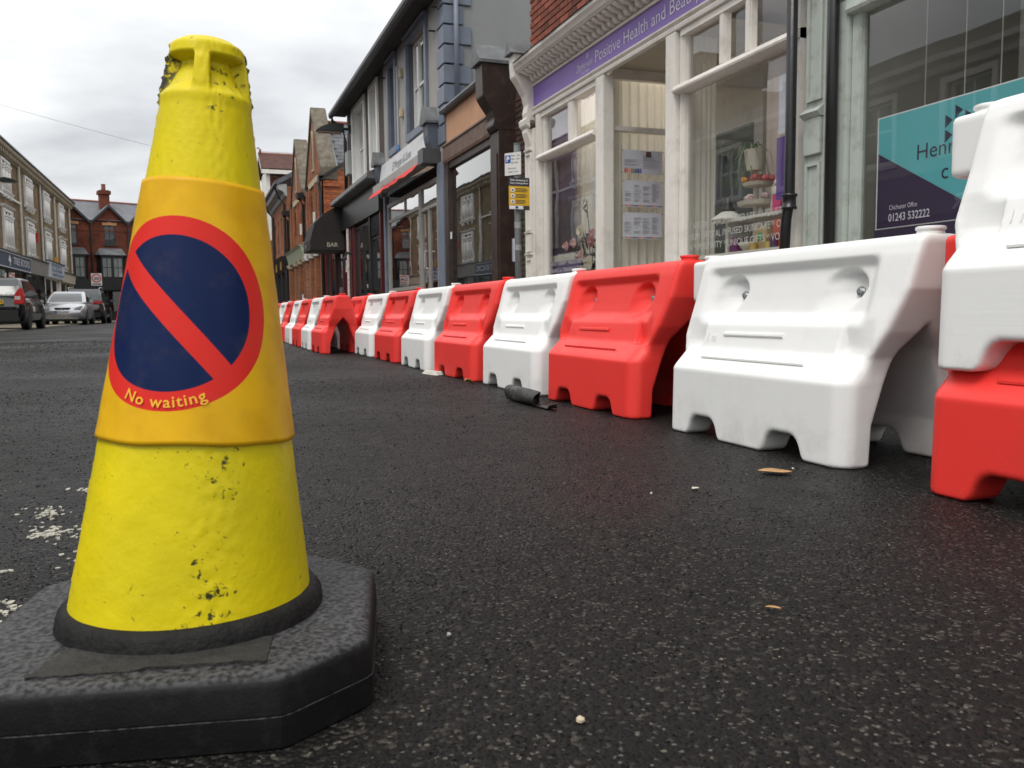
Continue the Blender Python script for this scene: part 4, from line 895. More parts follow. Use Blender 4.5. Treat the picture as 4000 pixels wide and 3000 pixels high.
MB(lambda a, d, z: (a, YR+.004-d, z)).box(4.385, 4.445, .0005, .0015, 1.945, 2.0).build('photo', mat('printed_portrait', (.10, .05, .04), .6, .5, 60), pz)
poster('middle poster of three on the entrance glass, thin coloured strip below', 4.12, 4.57, 1.437, 1.702, 2, 'thin')
poster('lowest poster of three on the entrance glass, thin coloured strip below', 4.12, 4.57, 1.112, 1.38, 3, 'thin')
t = thing('notice', 'small white notice taped inside the left window by the corner post', 'notice', (3.97, 8.1, 1.40)); MB(RF).box(7.99, 8.23, -.056, -.053, 1.42, 1.80).build('sheet', paper, t)
tx = MB(RF); [tx.box(8.02+.03*(i % 3 == 0), 8.19-.02*(i % 4 == 1), -.0525, -.052, 1.46+.017*i, 1.465+.017*i) for i in range(18)]; tx.build('text_lines', grey_ink, t)
# posters in the gift window, next to the drainpipe
t = thing('poster', 'pale poster at the top right of the gift window beside the drainpipe', 'poster', (3.96, 5.05, 1.62)); MB(RF).box(4.96, 5.185, -.058, -.055, 1.62, 2.03).build('sheet', paper, t)
MB(RF).box(4.965, 5.09, -.0545, -.054, 1.70, 1.84).build('picture', mat('poster_orange', (.45, .17, .05), .6, .4, 12), t)
t2 = thing('poster', 'purple poster below the pale one in the gift window', 'poster', (3.96, 5.06, 1.12)); MB(RF).box(4.96, 5.20, -.058, -.055, 1.16, 1.60).build('sheet', mat('purple_poster_print', (.10, .045, .24), .5, .08, 5), t2)
MB(RF).profd([(4.965, 1.22), (5.08, 1.30), (4.965, 1.40)], -.0545, -.054).build('print', paper, t2)
text('lettering', 'gift', (3.9+.054, 5.10, 1.53), NY, UP, sign_white, t2, cap=.035, shear=.2, thick=.0005)

# ---- things in the gift window
plant_g = mat('spider_plant_leaf', (.10, .16, .06), .5, .3, 10); ceramic = mat('cream_ceramic', (.55, .50, .42), .4, .1)
def at_shelf(y, d, z): return (3.9+d, y, z)
sh = thing('display_shelf', 'white shelf of gifts low in the right window', 'shelf', (4.3, 5.6, .62))
MB(RF).box(5.0, 6.3, -.42, -.08, .80, .83).build('board', cream_wall, sh); MB(RF).box(5.05, 6.0, -.40, -.14, 1.08, 1.10).build('board', cream_wall, sh)
for a in (5.02, 6.05): MB(RF).box(a, a+.03, -.40, -.10, .62, .80).build('leg', cream_wall, sh)
for a in (5.07, 5.95): MB(RF).box(a, a+.03, -.38, -.16, .83, 1.08).build('leg', cream_wall, sh)
t = thing('potted_plant', 'trailing spider plant in a cream pot in the gift window', 'plant', (4.15, 5.72, 1.10))
MB().lathe([(0, 1.46), (.065, 1.46), (.085, 1.60), (.09, 1.62), (.08, 1.62), (.078, 1.60), (0, 1.60)], (4.15, 5.72, 0), 20).build('pot', ceramic, t, smooth=False)
lv = MB(); g = random.Random(3)
for i in range(38):
    a = g.uniform(0, 6.28); L = g.uniform(.18, .36); w_ = .007; pts = []
    for k in range(6):
        f = k/5; rr_k = L*f; z = 1.61+.22*f*(1-f)*1.6*g.uniform(.8, 1.2)-.26*f*f*g.uniform(.6, 1.2); pts.append((4.15+rr_k*.5*math.cos(a), 5.78+rr_k*math.sin(a)+.05*f, z))
    for k in range(5):
        nx, ny = -math.sin(a)*w_*(1-k/6), math.cos(a)*w_*(1-k/6); p, q_ = pts[k], pts[k+1]
        lv.add([(p[0]-nx, p[1]-ny, p[2]), (p[0]+nx, p[1]+ny, p[2]), (q_[0]+nx*.8, q_[1]+ny*.8, q_[2]), (q_[0]-nx*.8, q_[1]-ny*.8, q_[2])], [(0, 1, 2, 3)])
lv.build('leaves', plant_g, t, fixn=False)
MB().tube([(4.15, 5.72, 1.46), (4.15, 5.72, 1.10)], .012, 8).build('stand', white_paint, t)
t = thing('cake_stand', 'two tier wire stand holding fabric flowers below the plant', 'stand', (4.17, 5.73, 1.11))
MB().tube([(4.17, 5.71, 1.105), (4.17, 5.71, 1.40)], .008, 8).lathe([(0, 1.18), (.15, 1.19), (.16, 1.22), (.155, 1.222), (.145, 1.195), (0, 1.186)], (4.17, 5.71, 0), 20).lathe([(0, 1.33), (.11, 1.34), (.12, 1.365), (.115, 1.367), (.105, 1.345), (0, 1.336)], (4.17, 5.71, 0), 20).build('stand_frame', ceramic, t)
def blob(mb_, c, r, g, sq=.8):
    import itertools
    vs = []; fs = []
    nlat, nlon = 5, 8
    for i in range(nlat+1):
        ph = math.pi*i/nlat
        for j_ in range(nlon):
            a_ = 6.283*j_/nlon; rr4 = r*g.uniform(.75, 1.15); vs.append((c[0]+rr4*math.sin(ph)*math.cos(a_), c[1]+rr4*math.sin(ph)*math.sin(a_), c[2]+rr4*sq*math.cos(ph)))
    for i in range(nlat):
        for j_ in range(nlon): fs.append((i*nlon+j_, i*nlon+(j_+1) % nlon, (i+1)*nlon+(j_+1) % nlon, (i+1)*nlon+j_))
    mb_.add(vs, fs)
for nm, c_, zc, rad_ in (('pink_cloth_flower', (.55, .10, .12), 1.39, .10), ('orange_cloth_flower', (.60, .26, .05), 1.39, .10), ('pale_cloth_flower', (.55, .40, .40), 1.235, .13)):
    mb = MB(); g = random.Random(nm)
    for i in range(7): a_ = g.uniform(0, 6.28); blob(mb, (4.17+rad_*.7*math.cos(a_), 5.71+(-.06 if 'pink' in nm else .06 if 'orange' in nm else 0)+rad_*.6*math.sin(a_), zc+g.uniform(0, .03)), .032, g)
    mb.build('flowers', mat(nm, c_, .7, .3, 20), t)
t = thing('lantern', 'white shaded metal lantern with dark ribbed top in the gift window', 'lantern', (4.08, 6.0, .83))
MB().lathe([(0, 1.16), (.05, 1.17), (.135, 1.115), (.145, 1.10), (.13, 1.10), (0, 1.13)], (4.09, 5.99, 0), 24).build('shade', white_paint, t, smooth=True)
MB().lathe([(.05, 1.165), (.055, 1.19), (.035, 1.215), (.04, 1.23), (.02, 1.25), (.022, 1.275), (0, 1.285)], (4.09, 5.99, 0), 18).build('top', mat('dark_bronze', (.06, .055, .05), .35, .2, metal=.7), t, smooth=True)
MB().tube([(4.09, 5.99, 1.13), (4.09, 5.99, .83)], .02, 10).build('stem', ceramic, t)
t = thing('angel_figurine', 'cream winged angel figurine on the upper gift shelf', 'figurine', (4.12, 5.41, 1.10))
MB().lathe([(0, 1.10), (.05, 1.10), (.045, 1.16), (.03, 1.24), (.032, 1.28), (.015, 1.30), (0, 1.30)], (4.12, 5.41, 0), 16).lathe([(0, 1.295), (.018, 1.30), (.024, 1.32), (.018, 1.342), (0, 1.35)], (4.12, 5.41, 0), 14).build('body', ceramic, t, smooth=True)
for s_ in (-1, 1): MB(RF).profd([(5.41, 1.22), (5.41+s_*.05, 1.32), (5.41+s_*.085, 1.30), (5.41+s_*.075, 1.20), (5.41+s_*.05, 1.13), (5.41, 1.16)], -.245, -.235).build('wing', ceramic, t)
def gift(name, label, cat, y, x, z, w_, dp, h, c_, extra=None, mm=None):
    t = thing(name, label, cat, (x, y, z)); mb = MB(); mb.box(x, x+dp, y-w_/2, y+w_/2, z, z+h); m_ = mm or mat(name+'_print_%d' % int(y*100), c_, .6, .12, 15)
    mb.build('box', m_, t, bevel=.004)
    if extra: extra(t, y, x, z, w_, h)
    return t
gift('gift_card', 'bright pink card leaning by the angel figurine', 'card', 5.33, 4.06, 1.10, .11, .008, .13, (.62, .05, .20))
def dotx(t, y, x, z, w_, h): MB(lambda a, d, zz: (x-d, a, zz)).lathe([(0, 0.0), (.035, .0), (.035, .002), (0, .003)], (y, 0, z+h*.55), 20, 'y').build('label_disc', mat('green_disc', (.08, .30, .12), .6, .05), t)
gift('paper_bag', 'kraft paper bag with a round green label on the lower shelf', 'bag', 5.51, 4.05, .83, .16, .06, .18, (.42, .30, .16), dotx)
gift('gift_box', 'dark plum box standing under the lantern', 'box', 6.02, 4.16, .83, .12, .1, .14, (.14, .03, .10))
gift('gift_box', 'second plum box right of the lantern', 'box', 5.86, 4.05, .83, .10, .1, .12, (.15, .03, .12))
gift('carton', 'red and white carton near the purple poster', 'carton', 5.28, 4.04, .83, .13, .07, .21, (.55, .10, .06))
t = thing('bowl', 'small white bowl on the lower gift shelf', 'bowl', (4.06, 5.68, .83)); MB().lathe([(0, .831), (.03, .832), (.055, .86), (.07, .90), (.066, .90), (.05, .864), (0, .84)], (4.06, 5.68, 0), 20).build('bowl_body', ceramic, t, smooth=True)
for i, (y, h, c_) in enumerate(((5.55, .06, (.5, .35, .1)), (5.36, .05, (.55, .45, .12)), (5.30, .09, (.1, .05, .12)))):
    t = thing('small_jar', ['ochre jar beside the white bowl', 'yellow jar in front of the paper bag', 'dark plum jar next to the carton'][i], 'jar', (4.02, y, .83))
    MB().lathe([(0, .831), (.03, .831), (.03, .83+h*.75), (.022, .83+h*.8), (.022, .83+h), (0, .83+h)], (4.02, y, 0), 14).build('jar_body', mat('jar_glaze_%d' % i, c_, .4, .1), t)
# ---- vase of flowers in the left window
t = thing('flower_vase', 'silver sequinned vase of pink and cream flowers in the left window', 'vase', (4.07, 8.6, .62))
VX, VY = 4.07, 8.60
MB().lathe([(0, .621), (.06, .621), (.085, .70), (.07, .80), (.05, .86), (.06, .90), (.05, .90), (.04, .86), (0, .85)], (VX, VY, 0), 20).build('vase_body', mat('silver_sequins', (.50, .46, .36), .25, .6, 90, .8, 120, metal=.8), t, smooth=True)
g = random.Random(21)
def flower(c, r, m_, n=9, layers_=3):
    mb = MB()
    for l in range(layers_):
        rl = r*(1-.25*l); tilt = .25+.38*l
        for i in range(n-l):
            a_ = 6.283*i/(n-l)+l*.4+g.uniform(-.15, .15); cx_, sx_ = math.cos(a_), math.sin(a_); w_ = rl*.42
            P = lambda u_, v_: (c[0]-.02*l-(rl*u_*math.sin(tilt))*.7, c[1]+rl*u_*cx_*math.cos(tilt)-v_*w_*sx_, c[2]+rl*u_*sx_*math.cos(tilt)+v_*w_*cx_)
            mb.add([P(.05, -.3), P(.05, .3), P(.6, 1), P(1, .5), P(1, -.5), P(.6, -1)], [(0, 1, 2, 3, 4, 5)])
    return mb.build('flower', m_, t, fixn=False)
f_pink = mat('pale_pink_petals', (.62, .36, .34), .7, .15, 20); f_rose = mat('rose_petals', (.50, .18, .19), .7, .2, 20); f_cream = mat('cream_petals', (.62, .56, .42), .7, .1, 20); f_leaf = mat('dark_flower_leaf', (.030, .045, .032), .6, .3, 15)
flower((4.02, 8.67, 1.26), .085, f_cream, 8, 2); flower((4.0, 9.02, 1.12), .06, f_pink, 7, 3); flower((4.02, 8.86, 1.14), .06, f_pink, 7, 3); flower((4.0, 8.62, .99), .065, f_pink, 9, 3)
flower((4.05, 8.46, 1.14), .075, f_rose, 12, 4); flower((4.05, 8.43, 1.22), .05, f_rose, 9, 3); flower((4.03, 8.48, .90), .085, f_cream, 14, 4)
mb = MB()
for i in range(46):
    c = (4.07+g.uniform(0, .06), 8.68+g.uniform(-.24, .32), 1.05+g.uniform(-.2, .22)); a_ = g.uniform(0, 6.28); L = g.uniform(.04, .08)
    if i < 5: c = (4.05, 8.56+.03*i, 1.36+.055*i); L = .045
    P = lambda u_, v_: (c[0]+u_*L*.3, c[1]+u_*L*math.cos(a_)-v_*L*.4*math.sin(a_), c[2]+u_*L*math.sin(a_)+v_*L*.4*math.cos(a_))
    mb.add([P(-1, 0), P(-.2, 1), P(.5, .8), P(1, 0), P(.5, -.8), P(-.2, -1)], [(0, 1, 2, 3, 4, 5)])
mb.tube([(4.09, 8.60, .88), (4.07, 8.58, 1.25), (4.05, 8.60, 1.58)], .005, 6)
for y, z in ((9.02, 1.1), (8.86, 1.1), (8.46, 1.1), (8.62, .95)): mb.tube([(4.11, 8.60, .88), (4.06, y, z)], .005, 6)
mb.build('foliage', f_leaf, t, fixn=False)
# ceiling bulbs that are lit in the photograph
bulb = mat('warm_bulb', (1, .8, .5), .5, 0, emit=(1, .62, .25, 9))
for i, (x, y, z) in enumerate(((4.75, 8.88, 2.76), (4.9, 8.70, 2.81), (4.7, 8.72, 2.74), (4.55, 5.30, 2.74))):
    t = thing('ceiling_light', ['lit bulb furthest left behind the left window', 'brightest lit bulb behind the left window', 'small low bulb behind the left window', 'single lit bulb at the top of the gift window'][i], 'light', (x, y, z))
    MB().lathe([(0, z-.02), (.016, z-.012), (.02, z), (.014, z+.018), (0, z+.022)], (x, y, 0), 12).build('bulb', bulb, t, smooth=True)
    MB().tube([(x, y, z+.022), (x, y, 2.93)], .008, 6).build('stem', black_paint, t)
    ld = bpy.data.lights.new('bulb_light', 'POINT'); ld.energy = 7 if i < 3 else 2.5; ld.color = (1, .92, .80); ld.shadow_soft_size = .02
    lo2 = bpy.data.objects.new('bulb_light', ld); lo2.location = (0, 0, -.06); link(lo2, t)

# ================================================================ brick gap wall, green board, sign pole
G1 = thing('gap_wall', 'narrow dark brick wall between the white pilaster and the brown one', 'wall', (4.2, 10.4, 0))
GMp = lambda a, d, z: (4.12-d, a, z)
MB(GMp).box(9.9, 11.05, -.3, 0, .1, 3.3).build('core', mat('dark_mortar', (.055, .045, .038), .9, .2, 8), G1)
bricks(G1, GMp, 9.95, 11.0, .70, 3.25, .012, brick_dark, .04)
t = tag(MB(RF).box(9.955, 10.03, -.06, .03, .1, 1.62).build('green_board', mat('green_board_paint', (.01, .16, .045), .5, .1)), 'narrow green board edge beside the white pilaster', 'board')
pole_m = mat('grey_pole_paint', (.12, .135, .135), .5, .2, 8, .2, 40, dirt=(.25, .25, .24), dscale=10, damt=.4)
PXp, PYp = 3.39, 9.0
t = thing('sign_pole', 'grey metal parking sign pole on the pavement with old tape on it', 'pole', (PXp, PYp, .105))
MB().tube([(PXp, PYp, .105), (PXp, PYp, 2.22)], .036, 18).build('post', pole_m, t, smooth=True); MB().lathe([(0, 2.218), (.038, 2.218), (.038, 2.235), (0, 2.24)], (PXp, PYp, 0), 18).build('cap', pole_m, t)
for z, h in ((1.30, .07), (1.06, .06)): MB().lathe([(.037, z), (.0385, z), (.0385, z+h), (.037, z+h)], (PXp, PYp, 0), 18).build('tape', mat('clear_tape_%d' % int(z*100), (.27, .28, .28), .25, .2, 20), t)
for z in (1.84, 2.06): MB().lathe([(.037, z), (.040, z), (.040, z+.025), (.037, z+.025)], (PXp, PYp, 0), 18).build('clip', mat('sign_clip_%d' % int(z*100), (.3, .3, .3), .4, .1, metal=.6), t)
# parking plate turned towards the road
PA = R(52); pxd = Vector((math.cos(PA), -math.sin(PA), 0)); pnd = Vector((-math.sin(PA), -math.cos(PA), 0))
PB = Vector((PXp, PYp, 0))+pnd*.045-pxd*.135
PK = lambda a, d, z: tuple(PB+pxd*a+pnd*d+Vector((0, 0, z)))
t = thing('parking_sign', 'white parking restriction plate with a blue P on the pole', 'sign', tuple(PB+Vector((0, 0, 1.88))))
MB(PK).box(0, .21, -.004, 0, 1.885, 2.13).build('plate', mat('sign_white', (.62, .62, .60), .45, .04), t)
MB(PK).box(.008, .078, .0005, .0015, 2.02, 2.105).build('blue_panel', mat('sign_blue', (.01, .07, .30), .45, .04), t)
sgk = mat('sign_black', (.02, .02, .02), .5, .05); swt = mat('sign_letter_white', (.75, .75, .75), .5, .04)
text('lettering', 'P', PK(.026, 0, 2.035), pxd, UP, swt, t, cap=.058, thick=.003, bold=.02)
for s_, z, c_ in (('Mon - Sat', 2.088, .019), ('8am - 6pm', 2.052, .019), ('30 mins', 2.012, .019), ('No return', 1.952, .019), ('within 1 hour', 1.915, .019)):
    text('lettering', s_, PK(.088 if z > 2 else .045, 0, z), pxd, UP, sgk, t, cap=c_, thick=.003, width={'Mon - Sat': .11, '8am - 6pm': .11, '30 mins': .085, 'No return': .105, 'within 1 hour': .135}[s_])
# safe shopping notice
t = thing('safety_notice', 'dark grey and yellow safe shopping notice tied to the pole', 'notice', (PXp, 8.95, 1.5))
SN = lambda a, d, z: (3.268+a*.985+.0*z, 8.955-d-.012*math.cos((a-.12)*9), z)
def sheetq(z0, z1, a0, a1, d, nm, m_):
    mb = MB(SN); n = 10
    mb.add([(a0+(a1-a0)*i/n, d, z) for z in (z0, z1) for i in range(n+1)], [(i, i+1, n+2+i, n+1+i) for i in range(n)]); return mb.build(nm, m_, t, fixn=False)
charc = mat('notice_charcoal', (.045, .045, .055), .5, .05); yel = mat('notice_yellow', (.70, .42, .02), .5, .04)
sheetq(1.50, 1.853, 0, .25, 0, 'sheet', charc); sheetq(1.547, 1.757, .0, .25, .002, 'yellow_panel', yel); sheetq(1.508, 1.545, .004, .17, .002, 'footer', swt); sheetq(1.514, 1.538, .075, .108, .004, 'footer_flag', mat('flag_blue', (.01, .03, .22), .5, .05))
text('lettering', 'Safe shopping in', (3.283, 8.937, 1.815), PX, UP, swt, t, cap=.0195, thick=.002, width=.205, bold=.012)
text('lettering', 'East Hampshire', (3.283, 8.937, 1.782), PX, UP, swt, t, cap=.0195, thick=.002, width=.205, bold=.012)
for i, z in enumerate((1.715, 1.652, 1.588)):
    MB(lambda a, d, zz: (a, 8.94-d, zz)).lathe([(0, 0), (.024, 0), (.024, .0015), (0, .002)], (3.31, 0, z), 20, 'y').build('pictogram_disc', swt, t)
    MB(lambda a, d, zz: (a, 8.94-d, zz)).lathe([(0, .0021), (.011, .0021), (.009, .0035), (0, .0035)], (3.31, 0, z), 7, 'y').build('pictogram', charc, t)
    tx = MB(lambda a, d, zz: (a, 8.94-d, zz)); [tx.box(3.345, 3.345+(.13, .145, .12)[k]-.01*i, .0, .001, z+.014-k*.016, z+.020-k*.016) for k in range(3)]; tx.build('text_lines', charc, t)
t = thing('taped_paper', 'plain white paper taped round the pole below the yellow notice', 'paper', (PXp, 9.0, .94))
mb = MB(); n = 8; mb.add([(3.335+.115*i/n, 9.045+.012*math.sin(i), z) for z in (.94, 1.195) for i in range(n+1)], [(i, i+1, n+2+i, n+1+i) for i in range(n)]); mb.build('sheet', paper, t, fixn=False)
# ================================================================ brown boarded single-storey shop
brown = mat('dark_brown_paint', (.030, .017, .013), .45, .25, 5, .2, 30, dirt=(.10, .06, .045), dscale=9, damt=.4)
brown2 = mat('weathered_brown_wood', (.115, .065, .045), .6, .25, 6, .3, 30, dirt=(.22, .15, .11), dscale=12, damt=.5)
ply = mat('plywood', (.52, .285, .165), .7, .10, 2, .1, 40, dirt=(.40, .20, .11), dscale=2.5, damt=.5)
S3 = thing('boarded_shop', 'small dark brown shop with bare plywood fascia and a large dark window', 'shop', (3.9, 12.3, .1))
MB(RF).profd([(11.30, 3.08), (11.30, 3.56), (13.64, 3.56), (13.64, 3.08)], -.02, .012).build('plywood_fascia', ply, S3)
MB(RF).prof([(-.02, 2.78), (.05, 2.78), (.06, 2.82), (.05, 3.03), (.07, 3.05), (.06, 3.08), (-.02, 3.08)], 11.28, 13.64).build('fascia_rail', brown2, S3)
for a in (11.42, 11.36): MB(RF).lathe([(0, .05), (.012, .05), (.012, .056), (0, .06)], (a, 0, 3.0), 8, 'y').build('bolt_hole', black_paint, S3)
MB(RF).prof([(-.02, 3.565), (.10, 3.565), (.12, 3.60), (.08, 3.66), (-.30, 3.74), (-.30, 3.565)], 11.20, 13.62).build('roof_edge', lead, S3)
MB(RF).box(11.0, 13.6, -5, -.301, 3.5, 3.7).build('flat_roof', lead, S3)
MB(RF).box(11.20, 13.62, -.06, .02, 2.68, 2.78).build('window_head', brown, S3)
pl = MB(RF).box(10.93, 11.30, -.25, .04, .105, 2.80).build('pilaster', brown, S3, bevel=.008)
MB(RF).box(11.0, 11.22, .042, .055, .4, 2.5).build('panel', brown, pl)
cn = MB(RF).prof([(-.25, 2.80), (.07, 2.80), (.11, 2.86), (.09, 2.95), (.12, 3.05), (.20, 3.16), (.25, 3.24), (.26, 3.66), (-.25, 3.66)], 10.95, 11.26).build('console', brown, S3, bevel=.008)
MB(RF).profd([(10.92, 3.66), (11.30, 3.66), (11.30, 3.70), (11.11, 3.93), (10.92, 3.70)], -.25, .31).build('lead_cap', lead, cn)
MB(RF).box(13.42, 13.62, -.06, .04, .105, 2.78).build('frame_post', brown, S3)
MB(RF).box(11.30, 13.42, -.06, .04, .105, .78).build('stall_riser', brown, S3); MB(RF).prof([(-.06, .78), (.07, .78), (.07, .815), (-.06, .825)], 11.30, 13.42).build('window_sill', brown, S3)
pane(RF, 11.30, 13.42, .82, 2.68, -.03, dark_glass, S3)
MB(RF).box(12.75, 13.42, -.07, -.04, 2.38, 2.68).build('blind_box', brown, S3)
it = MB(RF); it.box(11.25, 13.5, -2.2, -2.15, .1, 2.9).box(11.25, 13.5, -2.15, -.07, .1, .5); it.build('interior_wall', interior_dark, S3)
MB(RF).box(13.22, 13.32, .041, .044, 1.55, 1.66).build('sticker', mat('white_sticker', (.6, .6, .6), .6, .1), S3)

# ================================================================ grey rendered house with the butcher's shop front
render_pale = mat('pale_grey_render', (.36, .345, .325), .85, .08, 1.5, .15, 60, dirt=(.27, .255, .235), dscale=2, damt=.35)
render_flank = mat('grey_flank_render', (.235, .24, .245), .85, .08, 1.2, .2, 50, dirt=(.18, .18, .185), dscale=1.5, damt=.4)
blue_grey = mat('blue_grey_paint', (.15, .175, .225), .5, .12, 4, .1, 30)
blue_dark = mat('dark_blue_grey_paint', (.085, .098, .125), .5, .12, 4, .1, 30)
upvc = mat('white_window_frame', (.70, .69, .66), .4, .05)
soff = mat('dark_soffit', (.030, .029, .028), .8, .2, 4); gutter_m = mat('dark_gutter', (.022, .022, .023), .45, .25, 8, .2, 30, dirt=(.07, .07, .06), dscale=12, damt=.4)
S4 = thing('grey_house', 'grey rendered house with blue grey quoins over the butcher shop', 'house', (3.9, 16, .1))
holesA = [(14.78, 16.12, 3.62, 5.40), (17.18, 17.75, 3.62, 5.40)]
wall(MB(RF), 13.60, 18.42, 3.05, 5.60, holesA, .16, .1).build('front_wall', render_pale, S4)
FM = lambda a, d, z: (a, 13.60-d, z)          # flank facing the viewer
MB(FM).profd([(3.901, .1), (10.5, .1), (10.5, 8.6), (7.4, 8.9), (3.901, 5.75)], -.35, 0).build('flank_wall', render_flank, S4)
for a0, a1, z0, z1 in holesA:
    sw = bars(MB(RF), a0-.13, a1+.13, z0-.02, z1+.10, .0025, .055, .128).build('window_surround', blue_grey, S4)
    MB(RF).prof([(.003, z1+.101), (.09, z1+.105), (.10, z1+.13), (.003, z1+.15)], a0-.15, a1+.15).build('hood_mould', blue_grey, sw)
    MB(RF).add([(a0+.001, -.001, z0), (a0+.001, -.15, z0), (a0+.001, -.15, z1), (a0+.001, -.001, z1)], [(0, 1, 2, 3)]).add([(a1-.001, -.001, z0), (a1-.001, -.15, z0), (a1-.001, -.15, z1), (a1-.001, -.001, z1)], [(0, 1, 2, 3)]).build('reveal', blue_dark, sw)
grey_blind = mat('grey_net', (.18, .185, .18), .9, .15, 2)
window(RF, S4, 14.79, 16.11, 3.63, 5.39, -.12, upvc, glass, .06, vert=(15.2, 15.72), horiz=(4.55,), back=grey_blind)
window(RF, S4, 17.19, 17.74, 3.63, 5.39, -.12, upvc, glass, .05, horiz=(4.6,), back=grey_blind)
qz = 3.14; i = 0
while qz < 5.7:                                # quoin blocks wrapping the corner
    la, lb = (.34, .44) if i % 2 else (.42, .30)
    q = MB(); lo = lambda a: a
    q.add([(3.9-.035, 13.6-.035, qz), (3.9-.035, 13.6+la, qz), (3.9+.0, 13.6+la, qz), (3.9+.0, 13.6, qz), (3.9+lb, 13.6, qz), (3.9+lb, 13.6-.035, qz)] +
          [(3.9-.035, 13.6-.035, qz+.285), (3.9-.035, 13.6+la, qz+.285), (3.9+.0, 13.6+la, qz+.285), (3.9+.0, 13.6, qz+.285), (3.9+lb, 13.6, qz+.285), (3.9+lb, 13.6-.035, qz+.285)],
          [(0, 1, 2, 3, 4, 5), (11, 10, 9, 8, 7, 6)]+[(k, (k+1) % 6, 6+(k+1) % 6, 6+k) for k in range(6)])
    q.build('quoin', blue_grey, S4, bevel=.008); qz += .31; i += 1
MB().tube([(4.06, 13.50, 5.9), (4.06, 13.50, 3.62)], .04, 12).lathe([(.04, 5.5), (.052, 5.5), (.052, 5.58), (.04, 5.58)], (4.06, 13.50, 0), 12).build('downpipe', blue_grey, S4, smooth=True)
for z, y in ((5.0, 16.62), (4.25, 16.62)): MB(RF).box(y-.05, y+.05, .0, .07, z-.09, z+.09).build('wall_light', mat('cream_fitting_%d' % int(z*10), (.5, .42, .28), .6, .2), S4, bevel=.015)
MB().tube([(3.86, 16.92, 5.2), (3.86, 16.92, 3.6)], .022, 8).build('conduit', mat('grey_conduit', (.4, .4, .4), .5, .1), S4)
MB(RF).lathe([(0, 3.55), (.04, 3.56), (.045, 3.60), (.02, 3.68), (0, 3.69)], (16.85, .06, 0), 12).build('alarm', mat('blue_alarm', (.05, .16, .33), .4, .1), S4)
for a, z in ((14.2, 5.05), (18.2, 5.3), (13.95, 5.35)): MB(RF).box(a-.02, a+.02, 0, .12, z, z+.02).build('iron_hook', black_paint, S4)
MB(RF).prof([(.02, 5.56), (.36, 5.56), (.36, 5.59), (.02, 5.63)], 13.58, 23.2).build('soffit', soff, S4)
MB(RF).prof([(.34, 5.55), (.37, 5.50), (.44, 5.50), (.47, 5.55), (.47, 5.62), (.34, 5.62)], 13.55, 23.22).build('gutter', gutter_m, S4)
MB(RF).prof([(.38, 5.63), (-3.5, 9.0), (-3.5, 8.9), (.36, 5.60)], 13.45, 23.2).build('roof', slate, S4)
# butcher's shop front
sign_grey = mat('faded_white_sign', (.56, .56, .57), .5, .06, 3, dirt=(.35, .35, .36), dscale=7, damt=.35)
alu = mat('grey_aluminium', (.28, .27, .25), .4, .1, 3)
SB = thing('butcher_shop_front', 'butcher shop front with faded white sign and grey metal window frames', 'shop', (3.9, 16.2, .1))
MB(RF).prof([(.005, 3.09), (.16, 3.09), (.10, 3.50), (.005, 3.52)], 14.42, 18.30).build('fascia_sign', sign_grey, SB)
fade = mat('faded_sign_print', (.17, .17, .20), .6, .1); fade2 = mat('very_faded_print', (.44, .44, .47), .6, .1)
sgd = Vector((.06, 0, .41)).normalized()
text('lettering', 'E.Morgan & Sons', (3.9-.145, 17.05, 3.21), NY, sgd, fade, SB, cap=.17, thick=.006, width=1.55)
text('lettering', '01730', (3.9-.115, 15.0, 3.36), NY, sgd, fade2, SB, cap=.09, thick=.006, width=.36); text('lettering', '262 104', (3.9-.14, 15.0, 3.17), NY, sgd, fade2, SB, cap=.10, thick=.006, width=.42)
text('lettering', 'E.M', (3.9-.115, 18.15, 3.36), NY, sgd, fade2, SB, cap=.09, thick=.006, width=.25); text('lettering', '& SON', (3.9-.145, 18.2, 3.15), NY, sgd, fade2, SB, cap=.09, thick=.006, width=.4)
MB(RF).box(14.35, 18.5, .02, .26, 2.93, 3.075).build('awning_box', alu, SB); MB(RF).box(14.0, 14.345, -.1, .30, 2.86, 3.10).build('awning_end', mat('dark_grey_metal', (.06, .06, .062), .45, .1), SB)
red_canvas = mat('red_canvas', (.62, .030, .028), .75, .10, 3)
cv = MB(RF); n = 40; vs = []
for j in range(4):
    f = j/3
    for i in range(n+1):
        a = 14.42+4.25*i/n; vs.append((a, .26+.13*f+.012*f*math.sin(i*.9), 2.93-f*(.15+.010*math.sin(i*.5)+.004*math.sin(i*1.1))))
cv.add(vs, [(j*(n+1)+i, j*(n+1)+i+1, (j+1)*(n+1)+i+1, (j+1)*(n+1)+i) for j in range(3) for i in range(n)]).build('awning_valance', red_canvas, SB, smooth=True, fixn=False)
text('lettering', 'E. Morgan & Sons', (3.9-.345, 17.0, 2.835), NY, (-.13, 0, .14), mat('pale_red_print', (.60, .22, .20), .7, .1), SB, cap=.08, thick=.02, width=1.3)
for nm, a0, a1 in (('far', 18.30, 18.46), ('near', 13.66, 14.06)):
    pz_ = MB(RF).box(a0, a1, -.05, .05, .105, 2.86).build('pilaster', blue_grey, SB, bevel=.008)
for a0, a1 in ((18.36, 18.66), (14.04, 14.36)):
    c_ = MB(RF).prof([(-.03, 2.86), (.06, 2.86), (.09, 2.93), (.07, 3.0), (.12, 3.10), (.17, 3.22), (.19, 3.32), (.20, 3.52), (-.03, 3.52)], a0, a1).build('console', blue_dark, SB, bevel=.008)
    MB(RF).profd([(a0-.04, 3.52), (a1+.04, 3.52), (a1+.04, 3.56), ((a0+a1)/2, 3.82), (a0-.04, 3.56)], -.03, .25).build('slate_cap', lead, c_)
